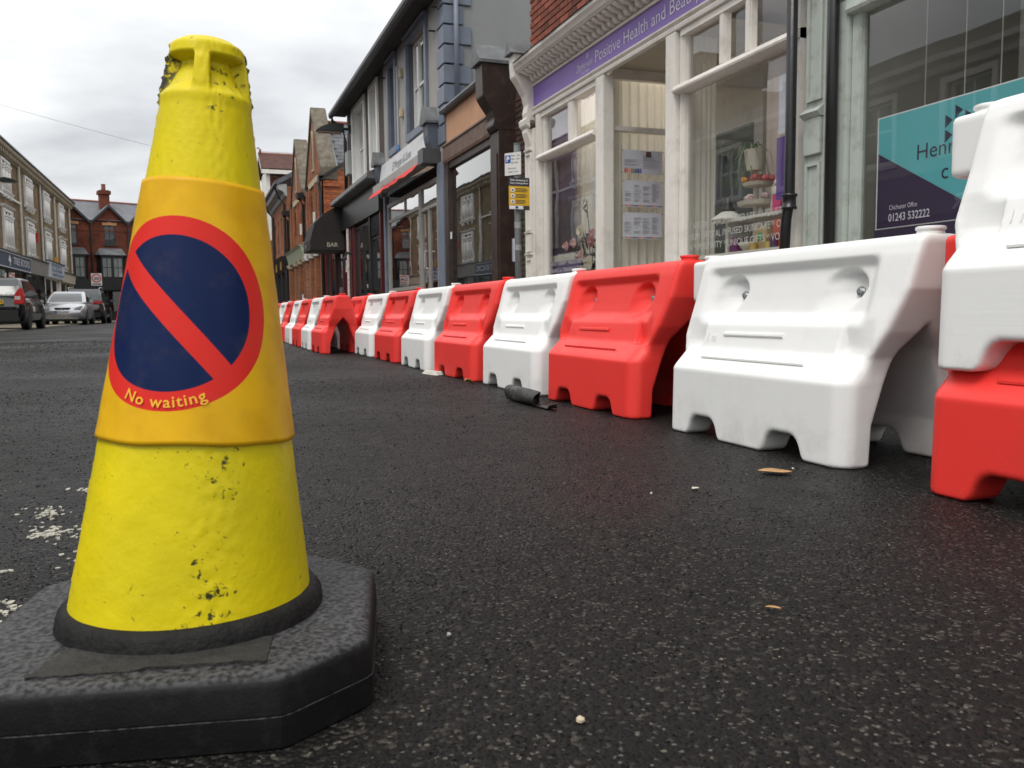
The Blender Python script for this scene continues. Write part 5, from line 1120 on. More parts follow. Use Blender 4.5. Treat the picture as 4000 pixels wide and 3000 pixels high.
window(RF, SB, 15.36, 18.14, .82, 2.66, .0, alu, dark_glass, .07, horiz=(2.30,)); MB(RF).box(16.58, 16.62, -.01, .02, 2.33, 2.6).build('glazing_bar', alu, SB)
dr = window(RF, SB, 14.10, 15.34, .12, 2.66, .0, alu, dark_glass, .07, horiz=(2.22,))
MB(RF).box(14.72, 14.78, -.015, .025, .19, 2.2).build('door_stile', alu, dr)
MB(RF).tube([(14.84, .03, 1.46), (14.84, .085, 1.46), (14.84, .085, 1.16), (14.84, .03, 1.16)], .014, 8).build('door_handle', mat('steel_handle', (.5, .5, .5), .25, .1, metal=1), dr)
MB(RF).box(15.36, 18.14, -.03, .04, .105, .80).build('stall_riser', mat('cream_tile', (.5, .45, .36), .4, .1), SB)
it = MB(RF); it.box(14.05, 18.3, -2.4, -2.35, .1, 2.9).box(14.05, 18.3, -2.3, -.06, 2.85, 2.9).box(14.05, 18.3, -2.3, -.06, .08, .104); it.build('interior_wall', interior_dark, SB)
red_blind = mat('dark_red_blind', (.26, .026, .022), .8, .15, 2); MB(RF).box(15.45, 18.05, -.30, -.28, .84, 2.24).build('red_blind', red_blind, SB)
MB(RF).box(14.84, 15.28, -.25, -.23, .2, 2.15).build('door_blind', red_blind, SB)

# ================================================================ brown rendered house over the bar
render_brown = mat('dark_brown_render', (.075, .058, .048), .85, .12, 2, .2, 50)
S5 = thing('brown_house', 'dark brown rendered house with white framed windows above the bar', 'house', (3.9, 20.8, .1))
holesB = [(20.58, 22.12, 3.60, 5.42), (19.06, 19.80, 3.60, 5.42)]
wall(MB(RF), 18.425, 23.10, 3.30, 5.60, holesB, .2, .1).build('front_wall', render_brown, S5)
wtrim = mat('white_window_surround', (.74, .74, .72), .5, .04)
for a0, a1, z0, z1 in holesB:
    s_ = bars(MB(RF), a0-.12, a1+.12, z0-.02, z1+.11, .0025, .05, .118).build('window_surround', wtrim, S5)
    MB(RF).add([(a0+.001, -.001, z0), (a0+.001, -.19, z0), (a0+.001, -.19, z1), (a0+.001, -.001, z1)], [(0, 1, 2, 3)]).add([(a1-.001, -.001, z0), (a1-.001, -.19, z0), (a1-.001, -.19, z1), (a1-.001, -.001, z1)], [(0, 1, 2, 3)]).add([(a0, -.001, z1-.001), (a0, -.19, z1-.001), (a1, -.19, z1-.001), (a1, -.001, z1-.001)], [(0, 1, 2, 3)]).build('reveal', wtrim, s_)
window(RF, S5, 20.59, 22.11, 3.61, 5.41, -.16, upvc, glass, .06, vert=(21.35,), horiz=(4.5,), back=grey_blind)
window(RF, S5, 19.07, 19.79, 3.61, 5.41, -.16, upvc, glass, .06, horiz=(4.5,), back=grey_blind)
MB(RF).tube([(23.0, .42, 5.55), (23.0, .40, 5.40), (23.0, .12, 5.20), (23.0, .08, 4.9), (23.0, .08, 3.6)], .045, 10).build('downpipe', gutter_m, S5, smooth=True)
MB(RF).prof([(.0, 3.30), (.33, 3.30), (.35, 3.33), (.33, 3.44), (.0, 3.56)], 18.70, 24.1).build('lead_ledge', lead, S5)
MB(RF).box(22.35, 22.75, .0, .14, 3.95, 4.55).build('meter_box', mat('grey_meter_box', (.36, .38, .36), .5, .1), S5, bevel=.01)
SBAR = thing('bar_shop', 'black bar shop front with dark red posts below the lead ledge', 'shop', (3.9, 21.5, .1))
MB(RF).box(18.72, 24.1, -.1, .10, 2.62, 3.299).build('fascia', black_paint, SBAR)
redp = mat('dark_red_paint', (.085, .010, .010), .4, .2, 5)
for a in (18.75, 20.0, 22.2, 22.62, 23.3): MB(RF).box(a, a+.13, -.1, .06, .105, 2.619).build('post', redp if a not in (20.0,) else black_paint, SBAR, bevel=.006)
for a in range(14): MB(RF).box(18.95+a*.075, 18.975+a*.075, -.02, .03, 2.15, 2.60).build('slat', black_paint, SBAR)
window(RF, SBAR, 18.88, 20.0, .9, 2.12, -.02, black_paint, dark_glass, .05); window(RF, SBAR, 20.13, 22.2, .5, 2.55, -.02, black_paint, dark_glass, .06, vert=(21.2,))
MB(RF).box(18.75, 24.1, -.12, -.02, .105, .88).build('stall_riser', black_paint, SBAR)
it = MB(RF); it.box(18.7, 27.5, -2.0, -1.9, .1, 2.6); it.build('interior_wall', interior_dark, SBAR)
MB(RF).tube([(22.85, .10, 2.6), (22.85, .10, .12)], .035, 8).build('pale_paint_edge', mat('flaking_white_edge', (.55, .54, .50), .6, .3, 12), SBAR)  # thin tube stands in for the white paint edge of the black front
wl = thing('wall_lantern', 'black curved wall lantern beside the bar window', 'lantern', (3.8, 22.45, 1.5)); MB(RF).tube([(22.45, .06, 1.9), (22.45, .2, 1.95), (22.45, .26, 1.8), (22.45, .26, 1.6)], .04, 8).build('bracket', black_paint, wl); MB(RF).box(22.41, 22.49, .2, .24, 1.45, 1.75).build('lamp_glass', ceramic, wl)
# low part of the bar with its canopy
S6 = thing('bar_annexe', 'single storey black bar annexe with lead covered top', 'shop', (3.9, 25.5, .1))
MB(RF).box(24.1, 27.85, -.6, -.05, 2.5, 3.25).build('fascia', black_paint, S6); MB(RF).prof([(-.05, 3.25), (.05, 3.25), (.07, 3.30), (-2.5, 4.4), (-2.5, 3.25)], 23.15, 27.85).build('lead_roof', lead, S6)
for a in (24.15, 25.6, 27.65): MB(RF).box(a, a+.15, -.12, .03, .105, 2.5).build('post', redp, S6)
window(RF, S6, 24.3, 25.6, .7, 2.45, -.05, black_paint, dark_glass, .06); window(RF, S6, 25.75, 27.65, .7, 2.45, -.05, black_paint, dark_glass, .06); MB(RF).box(24.3, 27.65, -.12, -.03, .105, .7).build('stall_riser', black_paint, S6)
text('lettering', '.XP.J', (3.95, 25.45, .98), NY, UP, pale_ink, S6, cap=.16, thick=.012, width=.75)
can = thing('bar_canopy', 'black cloth canopy lettered BAR projecting over the pavement', 'canopy', (3.5, 24.7, 2.1))
canv = mat('black_canvas', (.018, .0135, .012), .75, .2, 4, .2, 200)
cp = [(.0, 3.32), (.25, 3.29), (.55, 3.12), (.80, 2.86), (.93, 2.40), (.94, 2.12), (0, 2.12)]
MB(RF).prof(cp, 24.02, 25.55).build('cloth', canv, can, bevel=.01)
text('lettering', 'BAR', (3.42, 24.015, 2.215), PX, UP, mat('pale_gold_lettering', (.52, .46, .36), .5, .05), can, cap=.125, thick=.006, width=.30)
text('lettering', 'BAR', (2.955, 25.1, 2.22), NY, UP, MATS['pale_gold_lettering'], can, cap=.11, thick=.006, width=.28)
# wall-mounted street lamp
def street_lamp(label, wx, y, z, sgn, group):
    t = thing('street_lamp', label, 'street lamp', (wx, y, z), group); M = lambda a, d, zz: (wx-sgn*d, y+a, z+zz)
    MB(M).box(-.05, .05, 0, .12, -.05, .14).build('bracket', black_paint, t); MB(M).tube([(0, .05, .04), (0, .30, .05)], .035, 8).build('arm', black_paint, t)
    pr = [(.24, -.04), (.24, .14), (.40, .17), (.62, .13), (.80, .06), (.92, -.03), (.92, -.045)]
    MB(M).prof(pr, -.13, .13).build('hood', mat('dark_green_metal', (.016, .022, .019), .45, .15), t, bevel=.012) if 'dark_green_metal' not in MATS else MB(M).prof(pr, -.13, .13).build('hood', MATS['dark_green_metal'], t, bevel=.012)
    MB(M).box(-.11, .11, .3, .88, -.075, -.047).build('lens', mat('lamp_lens', (.20, .16, .13), .3, .1) if 'lamp_lens' not in MATS else MATS['lamp_lens'], t); return t
street_lamp('black hooded street lamp on the brown house wall', 3.9, 22.3, 5.02, 1, 'wall mounted street lamps')
street_lamp('black hooded street lamp on the stone terrace wall at the far left', -8.1, 43.1, 6.28, -1, 'wall mounted street lamps')

# ================================================================ brick house with two stone-coped gables
orange_brick = brickmat('orange_brick', (.33, .105, .038), (.24, .07, .030), (.20, .15, .11)); orange_brick_y = brickmat('orange_brick_flank', (.36, .11, .04), (.28, .08, .032), (.24, .18, .13), 'y')
brick_or = mat('orange_brick_piece', (.36, .105, .038), .85, .22, 10, .3, 80, rand=.3)
stone = mat('mossy_coping_stone', (.135, .115, .085), .9, .35, 5, .5, 18, dirt=(.045, .043, .035), dscale=6, damt=.85)
buffstone = mat('buff_stone', (.42, .36, .24), .8, .12, 4)
S7 = thing('gabled_house', 'orange brick building with two steep stone coped gables', 'house', (3.9, 33, .1))
GH = []
for yc in (30.1, 35.4):
    GH += [(yc-.95, yc-.55, 3.5, 4.5), (yc-.2, yc+.2, 3.5, 4.6), (yc+.55, yc+.95, 3.5, 4.5)]
wall(MB(RF), 27.90, 39.2, 2.95, 4.75, GH, .15, .3).build('front_wall', orange_brick, S7)
for h in GH: window(RF, S7, h[0], h[1], h[2], h[3], -.1, upvc, dark_glass, .04, horiz=((h[2]+h[3])/2,), back=grey_blind)
def gable(yc, hw, zb, zt):
    ld = .05
    MB(RF).profd([(yc-hw, zb), (yc+hw, zb), (yc, zt-.1)], -.42, .0).build('gable_wall', orange_brick, S7)
    for s_ in (-1, 1):
        q = MB(RF); a0, a1 = yc+s_*(hw+.08), yc
        nrm = (.12)
        q.add([(a0, d, z) for d in (-.46, .06) for z in (zb-.06, zb+.12)]+[(a1, d, z) for d in (-.46, .06) for z in (zt-.06, zt+.12)],
              [(0, 1, 3, 2), (4, 6, 7, 5), (0, 4, 5, 1), (2, 3, 7, 6), (0, 2, 6, 4), (1, 5, 7, 3)])
        q.build('coping', stone, S7, bevel=.015)
        MB(RF).prof([(-.46, zb-.32), (.05, zb-.32), (.10, zb-.18), (.07, zb-.06), (.07, zb+.02), (-.46, zb+.02)], a0-.16 if s_ < 0 else a0, a0 if s_ < 0 else a0+.16).build('kneeler', stone, S7, bevel=.015)
    # lancet
    l = MB(RF); pts = [(yc-.16, zb+.25), (yc+.16, zb+.25), (yc+.16, zb+1.15), (yc+.09, zb+1.45), (yc, zb+1.62), (yc-.09, zb+1.45), (yc-.16, zb+1.15)]
    l.profd(pts, .003, .05).build('lancet_frame', buffstone, S7); MB(RF).profd([(yc+(a-yc)*.6, zb+.33+(z-zb-.25)*.88) for a, z in pts], .051, .055).build('lancet_glass', interior_dark, S7)
    MB(RF).box(yc-1.2, yc+1.2, .004, .05, zb-.22, zb-.02).build('string_course', buffstone, S7)
    # cross roof behind
    zr = zt-.38; r_ = MB(RF).add([(yc, -.43, zr), (yc, -7, zr), (yc-hw-.1, -7, zb-.05), (yc-hw-.1, -.43, zb-.05), (yc+hw+.1, -7, zb-.05), (yc+hw+.1, -.43, zb-.05)], [(0, 1, 2, 3), (0, 5, 4, 1)]).build('roof', slate, S7)
    MB(RF).tube([(yc, -.43, zr+.02), (yc, -7, zr+.02)], .07, 8).build('ridge_tiles', mat('terracotta_ridge', (.19, .065, .04), .8, .2, 6) if 'terracotta_ridge' not in MATS else MATS['terracotta_ridge'], S7)
    if yc < 33:                      # slates one can tell apart on the near slope
        sl_ = math.atan2(zr-zb+.05, hw+.1); L = math.hypot(zr-zb+.05, hw+.1); ca, sa = math.cos(sl_), math.sin(sl_)
        q = MB(); q.box(-.145, .145, 0, .31, .0, .012); sm_ = []
        for x, y, z in q.v: sm_.append((x, y*ca-z*sa, y*sa+z*ca+.0))
        q.v = sm_; sme = q.mesh('slate'); sme.materials.append(slate); offr = worldloc(r_)
        rows = int(L/.215)
        for k in range(rows):
            for c_ in range(8):
                X0 = 4.36+c_*.30+(.15 if k % 2 else 0)+.145; s0 = .02+k*.215; tilt = .018
                o = bpy.data.objects.new('slate', sme); o.location = Vector((X0, yc-hw-.1+s0*ca, zb-.05+s0*sa+.02))-offr; o.rotation_euler = (-.045+random.uniform(-.01, .01), random.uniform(-.01, .01), 0); link(o, r_)
        MB().add([(4.33, yc-hw-.1+.0, zb+.0), (4.42, yc-hw-.1, zb+.0), (4.42, yc-.02, zr+.06), (4.33, yc-.02, zr+.06)], [(0, 1, 2, 3)]).build('lead_flashing', mat('pale_lead', (.22, .26, .29), .5, .2, 5), r_)
gable(30.1, 2.0, 4.95, 7.25); gable(35.4, 2.0, 4.95, 7.20)
# flank facing the viewer, with separate bricks where they can be told apart
KM = lambda a, d, z: (a, 27.9-d, z)
MB(KM).profd([(3.9, .1), (8, .1), (8, 6.2), (6.5, 6.4), (3.9, 4.70)], -.3, 0).build('flank_wall', mat('pale_mortar', (.26, .19, .14), .9, .2, 6), S7)
MB(KM).profd([(3.9, .1), (8, .1), (8, 3.3), (3.9, 3.3)], .002, .012).build('flank_brickwork', orange_brick_y, S7)
bricks(S7, KM, 3.90, 5.0, 3.34, 5.3, .012, brick_or, .03, keep=lambda a, z: z+.075 < 4.68+(a-.11-3.9)*.65)
MB(KM).add([(3.78, .10, 4.70), (6.5, .10, 6.47), (6.5, -.3, 6.47), (3.78, -.3, 4.70), (3.78, .10, 4.62), (6.5, .10, 6.39)], [(0, 1, 2, 3), (0, 4, 5, 1)]).build('verge', gutter_m, S7, fixn=False)
MB(KM).box(3.9, 4.42, .014, .06, 4.42, 4.48).build('brick_band', brick_or, S7)
MB(RF).tube([(27.95, .10, 4.62), (28.0, .12, 4.5), (27.95, .08, 4.2), (27.95, .07, .2)], .05, 10).build('downpipe', gutter_m, S7, smooth=True)
MB(RF).prof([(.02, 4.60), (.14, 4.62), (.16, 4.72), (.0, 4.75)], 27.80, 28.1).build('hopper', black_paint, S7)
for y in (32.75, 38.6): MB(RF).tube([(y, .25, 4.75), (y, .22, 4.62), (y, .07, 4.4), (y, .07, .2)], .055, 10).build('downpipe', gutter_m, S7, smooth=True); MB(RF).prof([(.02, 4.62), (.28, 4.62), (.32, 4.80), (.0, 4.85)], y-.3, y+.3).build('hopper', black_paint, S7)
for a in (28.6, 29.3, 30.9, 31.6, 33.7, 34.5, 36.3, 37.1): MB(RF).box(a-.1, a+.1, .003, .09, 2.95, 4.72).build('brick_pier', orange_brick, S7)
for a, m_ in ((29.3, 1), (33.2, 0)): MB(RF).box(a-.1, a+.1, .1, .16, 3.35, 3.75).build('alarm_box', upvc, S7)
S8 = thing('pale_green_shop', 'pale green fascia shop with brick pilasters beyond the canopy', 'shop', (3.9, 34.8, .1))
MB(RF).prof([(0, 2.45), (.12, 2.45), (.22, 2.85), (.30, 2.94), (0, 2.94)], 32.6, 38.2).build('fascia', mat('sage_paint', (.36, .40, .29), .6, .1, 3), S8)
for a in (32.6, 34.2, 35.7, 37.9): MB(RF).box(a, a+.32, -.1, .12, .105, 2.3).build('brick_pilaster', orange_brick, S8); MB(RF).prof([(0, 2.3), (.16, 2.3), (.22, 2.45), (0, 2.45)], a-.04, a+.36).build('capital', buffstone, S8)
for a in (33.0, 34.6, 36.1): window(RF, S8, a, a+1.1+.4*(a > 36), .6, 2.3, -.08, buffstone, dark_glass, .06)
MB(RF).box(32.9, 38.0, -.3, -.1, .1, .6).build('stall_riser', brown2, S8)
MB(RF).box(33.55, 33.9, .06, .08, .78, 1.12).build('notice', paper, S8)
S9 = thing('white_sign_shop', 'brick shop front with white fascia and purple sign beside the canopy', 'shop', (3.9, 30.3, .1))
MB(RF).prof([(0, 2.45), (.10, 2.45), (.14, 2.80), (.25, 2.94), (0, 2.94)], 28.0, 32.5).build('fascia', white_paint, S9); MB(RF).box(30.0, 31.4, .141, .15, 2.52, 2.76).build('sign_panel', lilac, S9)
for a in (28.0, 29.5, 30.8, 32.1): MB(RF).box(a, a+.34, -.1, .10, .105, 2.32).build('brick_pilaster', orange_brick, S9); MB(RF).prof([(0, 2.32), (.14, 2.32), (.2, 2.45), (0, 2.45)], a-.04, a+.38).build('capital', white_paint, S9)
for a in (28.36, 29.86, 31.16): window(RF, S9, a, a+.92, .6, 2.32, -.08, white_paint, dark_glass, .08)
MB(RF).box(28.3, 32.1, -.3, -.1, .1, .6).build('stall_riser', brown2, S9)
it = MB(RF); it.box(27.9, 39.1, -1.4, -1.3, .1, 2.5).build('interior_wall', interior_dark, S8)

# ================================================================ farther right-hand houses
S10 = thing('corniced_house', 'red brick house with heavy grey cornice and black shop front', 'house', (3.9, 44, .1))
CH = [(40.2+k*1.7, 40.9+k*1.7, 3.4, 4.9) for k in range(4)]
wall(MB(RF), 39.25, 47.6, 2.95, 6.0, CH, .15, .3).build('front_wall', orange_brick, S10)
for h in CH: window(RF, S10, *h, -.1, upvc, dark_glass, .06, horiz=(4.15,), back=grey_blind)
MB(RF).prof([(0, 5.55), (.08, 5.6), (.14, 5.75), (.36, 5.86), (.40, 6.0), (.40, 6.06), (0, 6.1)], 39.25, 47.6).build('cornice', mat('grey_cornice_paint', (.34, .34, .33), .7, .15, 3), S10)
MB(RF).prof([(.38, 6.06), (.52, 6.1), (.52, 6.2), (-3, 8.2), (-3, 8.0)], 39.2, 47.6).build('roof', slate, S10)
for y in (40.0, 46.0): MB(RF).tube([(y, .45, 6.05), (y, .3, 5.6), (y, .07, 5.3), (y, .07, .2)], .06, 10).build('downpipe', gutter_m, S10)
MB(RF).prof([(0, 2.3), (.10, 2.3), (.25, 2.85), (.35, 2.94), (0, 2.94)], 39.3, 47.5).build('fascia', black_paint, S10)
gold = mat('gold_ornament', (.30, .17, .035), .5, .3, 10)
for a in (40.8, 43.2, 45.6): MB(RF).box(a-.35, a+.35, .2, .23, 2.4, 2.8).build('gilded_panel', gold, S10)
for a in (39.4, 41.8, 44.2, 46.8): MB(RF).box(a, a+.5, -.1, .1, .105, 2.3).build('post', black_paint, S10)
for a in (39.9, 42.3, 44.7): window(RF, S10, a, a+1.9, .5, 2.3, -.05, black_paint, dark_glass, .08, vert=(a+.95,))
S11 = thing('tile_hung_house', 'tile hung house with crested clay ridge and white bargeboard', 'house', (3.7, 50, .1))
clay = mat('brown_clay_tiles', (.105, .045, .036), .8, .25, 3, .6, 14, dirt=(.05, .03, .026), dscale=5, damt=.6); hung = brickmat('hung_tiles', (.16, .055, .034), (.10, .038, .027), (.035, .018, .014), 'y', .17, .11)
T0 = 50.0; TX0 = 3.62
TM = lambda a, d, z: (a, T0-d, z)
MB(TM).box(TX0+.45, 9, -4, 0, .1, 8.5).build('wall', hung, S11)
MB(TM).box(TX0+.27, TX0+.449, -4, .03, 4.5, 8.5).build('white_front', white_paint, S11); MB(TM).box(TX0+.3, TX0+.449, -4, .0, .1, 4.49).build('lower_front', orange_brick, S11)
rf = MB(TM).add([(TX0, .28, 8.42), (9, .28, 8.42), (9, -2, 9.60), (TX0, -2, 9.60), (TX0, -4.28, 8.42), (9, -4.28, 8.42)], [(0, 1, 2, 3), (3, 2, 5, 4)]).build('roof', clay, S11)
for k in range(14):
    f0, f1 = k/14, (k+1)/14; MB(TM).add([(TX0, .28-2.28*f0, 8.44+1.18*f0+.03), (6.6, .28-2.28*f0, 8.44+1.18*f0+.03), (6.6, .28-2.28*f1, 8.44+1.18*f1), (TX0, .28-2.28*f1, 8.44+1.18*f1), (TX0, .28-2.28*f0, 8.44+1.18*f0-.0), (6.6, .28-2.28*f0, 8.44+1.18*f0-.0)], [(0, 1, 2, 3), (0, 4, 5, 1)]).build('tile_course', clay, rf)
MB(TM).box(TX0-.02, 6.6, .2, .3, 8.16, 8.38).build('eaves_board', white_paint, S11)
MB(TM).profd([(0, 0)], 0, 0) if False else None
MB(lambda a, d, z: (TX0-.03-d, T0+a, z)).add([(-.32, 0, 8.2), (2, 0, 9.52), (4.3, 0, 8.2), (-.32, 0, 8.45), (2, 0, 9.72), (4.3, 0, 8.45)], [(0, 1, 4, 3), (1, 2, 5, 4)]).build('bargeboard', white_paint, S11, fixn=False)
crest = MB(TM)
for k in range(22):
    xx = TX0+.28+k*.115
    pts = [(xx+.045*math.cos(a_), -2, 9.70+.045*math.sin(a_)) for a_ in [6.283*i/8 for i in range(9)]]; crest.tube(pts, .013, 5, False)
crest.tube([(TX0, -2, 9.62), (6.6, -2, 9.62)], .06, 8).tube([(TX0+.1, -2, 9.65), (TX0+.12, -2, 9.85), (TX0+.02, -2, 9.95), (TX0-.06, -2, 9.88)], [.1, .06, .05, .03], 8).build('ridge_crest', MATS['terracotta_ridge'], rf)
S12 = thing('white_bay_house', 'house with white oriel bay and hipped clay roof at the street end', 'house', (3.2, 57, .1))
HM = lambda a, d, z: (a, 57-d, z)
MB(HM).box(1.5, 9, -5, 0, .1, 4.3).build('lower_wall', brown2, S12); MB(HM).box(1.5, 9, -5, .01, 4.3, 6.3).build('upper_wall', white_paint, S12)
MB(HM).add([(1.2, .4, 6.3), (9, .4, 6.3), (9, -2.5, 8.0), (2.6, -2.5, 8.0), (1.2, -5, 6.3)], [(0, 1, 2, 3), (0, 3, 4)]).build('roof', clay, S12); MB(HM).tube([(2.6, -2.5, 8.0), (9, -2.5, 8.0)], .09, 8).build('ridge', MATS['terracotta_ridge'], S12)
bay = MB(HM).box(2.6, 4.9, .02, .5, 4.35, 6.35).build('oriel_bay', white_paint, S12)
for a in (3.0, 3.9): window(HM, S12, a, a+.62, 4.75, 6.05, .52, upvc, dark_glass, .06, horiz=(5.4,), back=grey_blind, bd=.015)
# ================================================================ left-hand stone terrace
sandstone = brickmat('brown_rubble_stone', (.235, .165, .085), (.155, .108, .058), (.19, .15, .10), 'x', .34, .14, .9, .014)
wsurr = mat('white_stone_dressing', (.72, .71, .68), .6, .05, 4); cream_pipe = mat('cream_downpipe', (.55, .51, .44), .6, .15, 5)
L1 = thing('stone_terrace', 'brown stone terrace with white columned windows across the street', 'terrace', (-8.1, 48, 0))
yw = [28.6, 34.2, 39.8, 45.3, 51.0, 56.6, 62.4]
LH = []
for y in yw: LH += [(y-.95, y+.95, 6.10, 7.40), (y-.95, y+.95, 3.58, 5.10)]
wall(MB(LF), 25.6, 66.4, 2.6, 8.0, LH, .25, .3).build('front_wall', sandstone, L1)
MB(LF).box(25.6, 66.4, -8, -.31, .03, 8.0).build('body', sandstone, L1)
white_blind = mat('white_blind', (.78, .78, .75), .8, .06)
for i, y in enumerate(yw):
    for z0, z1, up_ in ((6.10, 7.40, 1), (3.58, 5.10, 0)):
        w_ = bars(MB(LF), y-1.05, y+1.05, z0-.02, z1+.18, .003, .10, .11).build('window', wsurr, L1)
        MB(LF).box(y-.94, y+.94, -.05, .06, z1-.12, z1+.07).build('header', wsurr, w_)
        for k in (-.31, .31): MB(LF).box(y+k-.16, y+k+.16, .061, .066, z1-.05, z1+.05).build('header_slot', interior_dark, w_)
        for k in (-.62, .0, .62): MB(LF).tube([(y+k, .0, z0), (y+k, .0, z1-.12)], .16, 10).build('column', wsurr, w_, smooth=True); MB(LF).lathe([(.16, z1-.34), (.21, z1-.30), (.17, z1-.26), (.23, z1-.16), (.23, z1-.11)], (y+k, .0, 0), 10).build('capital', wsurr, w_)
        pane(LF, y-.93, y+.93, z0, z1-.12, -.13, glass, w_)
        MB(LF).box(y-.93, y+.93, -.24, -.2, z0, z1).build('blind', white_blind if (i+up_) % 3 else interior_dark, w_)
        MB(LF).prof([(0, z0-.16), (.12, z0-.16), (.2, z0-.04), (.2, z0-.025), (0, z0-.022)], y-1.15, y+1.15).build('sill', wsurr, w_)
        for k in (-.8, 0, .8): MB(LF).box(y+k-.08, y+k+.08, .003, .13, z0-.30, z0-.165).build('sill_bracket', wsurr, w_)
        if not up_: MB(LF).prof([(.003, z1+.2), (.16, z1+.28), (.2, z1+.34), (.003, z1+.36)], y-1.2, y+1.2).build('hood', wsurr, w_)
for y in (31.4, 37.0, 42.5, 48.3, 54.3, 59.3, 65.8): MB(LF).tube([(y, .10, 7.8), (y, .10, 3.3)], .06, 8).build('downpipe', cream_pipe, L1)
MB(LF).tube([(54.6, .10, 8.0), (54.6, .10, 3.3)], .07, 8).build('dark_downpipe', gutter_m, L1)
MB(LF).prof([(0, 7.62), (.10, 7.66), (.12, 7.8), (.34, 7.92), (.38, 8.0), (.38, 8.06), (-.3, 8.1)], 25.6, 66.5).build('cornice', mat('stone_cornice', (.32, .27, .19), .8, .15, 3), L1)
a = 25.9
dm = MB(LF).box(-.07, .07, .12, .30, 7.68, 7.86)
while a < 66.3:
    if a > 40: MB(LF).box(a-.07, a+.07, .121, .29, 7.69, 7.85).build('cornice_bracket', MATS['stone_cornice'], L1)
    a += .45
MB(LF).prof([(.36, 8.07), (.44, 8.10), (.44, 8.17), (.30, 8.18), (-3.0, 9.3), (-3.0, 8.1)], 25.5, 66.6).build('roof_edge', gutter_m, L1)
MB(LF).box(30, 33, -4.5, -3.1, 8.0, 10.6).build('chimney', sandstone, L1); MB(LF).prof([(.0, 5.85), (.12, 5.87), (.12, 5.95), (0, 5.98)], 25.6, 48.2).build('string_course', wsurr, L1)
MB(LF).box(52.75, 52.95, .01, .12, 4.4, 4.9).build('alarm_box', mat('red_alarm_box', (.5, .03, .03), .5, .1), L1); MB(LF).box(58.6, 59.0, .01, .2, 3.55, 3.95).build('yellow_lamp', mat('yellow_fitting', (.65, .35, .05), .5, .1), L1)
# ground-floor shops
def low_shop(name, label, y0, y1, fm, zt, zb, proud=.25, body=None):
    t = thing(name, label, 'shop', (-8.1, (y0+y1)/2, .03)); MB(LF).prof([(.0, zb), (proud, zb), (proud+.06, zt), (0, zt)], y0+.02, y1-.02).build('fascia', fm, t)
    MB(LF).prof([(0, zt+.003), (proud+.12, zt+.003), (proud+.14, zt+.05), (0, zt+.14)], y0, y1).build('fascia_cornice', lead, t)
    b_ = body or black_paint
    MB(LF).box(y0, y1, -.1, .05, .03, .5).build('stall_riser', b_, t); MB(LF).box(y0, y1, -1.6, -1.5, .03, 2.9).build('interior_wall', interior_dark, t)
    for a_ in (y0, y1-.2): MB(LF).box(a_, a_+.2, -.1, .08, .5, zb).build('post', b_, t)
    n = max(1, int((y1-y0)/2)); s_ = (y1-y0-.4)/n
    for i in range(n): window(LF, t, y0+.2+i*s_, y0+.2+(i+1)*s_, .5, zb, -.02, b_, dark_glass, .07)
    return t
blue_sign = mat('slate_blue_sign', (.045, .075, .115), .5, .08, 2); tb = low_shop('book_shop', 'book shop with slate blue fascia in the stone terrace', 37.0, 49.0, blue_sign, 3.25, 2.55)
text('lettering', 'TREE BOOKS', (-8.1+.27, 44.55, 2.78), PY, (.085, 0, 1), sign_white, tb, cap=.33, thick=.03, width=4.0)
for z in (2.56, 3.2): MB(LF).box(37, 49, .30 if z < 3 else .335, .345 if z > 3 else .31, z, z+.03).build('sign_edge', sign_white, tb)
MB(LF).profd([(43.75, 2.66), (43.85, 2.66), (43.85, 2.85), (44.1, 2.85), (43.8, 3.15), (43.5, 2.85), (43.75, 2.85)], .30, .31).build('emblem', sign_white, tb)
gs = mat('grey_sign_board', (.20, .19, .175), .55, .12, 2); low_shop('grey_fascia_shop', 'shop with plain grey fascia next to the book shop', 49.05, 54.4, gs, 3.32, 2.58)
vs_ = mat('pale_shop_sign', (.50, .53, .56), .5, .05); vp = low_shop('vape_shop', 'vape shop with pale sign and white bay window', 54.45, 60.3, vs_, 3.5, 2.62, .3, white_paint)
bl = mat('blue_sign_letters', (.035, .10, .24), .5, .1)
for s_, z, c_ in (('EVERY', 3.22, .21), ('CLOUD', 2.98, .18), ('VAPE SHOP', 2.72, .17)): text('lettering', s_, (-8.1+.33, 55.3, z), PY, (.06, 0, 1), bl, vp, cap=c_, thick=.02, width=4.0 if s_ != 'VAPE SHOP' else 4.6, bold=.02)
cs = mat('cream_fascia', (.46, .41, .32), .6, .06); low_shop('cream_shop', 'cream fascia shop on the terrace corner', 60.35, 66.3, cs, 3.12, 2.55, .2, cs)
low_shop('brown_front_shop', 'dark shop under the terrace, seen only reflected in the windows', 25.7, 36.9, brown2, 3.2, 2.5)
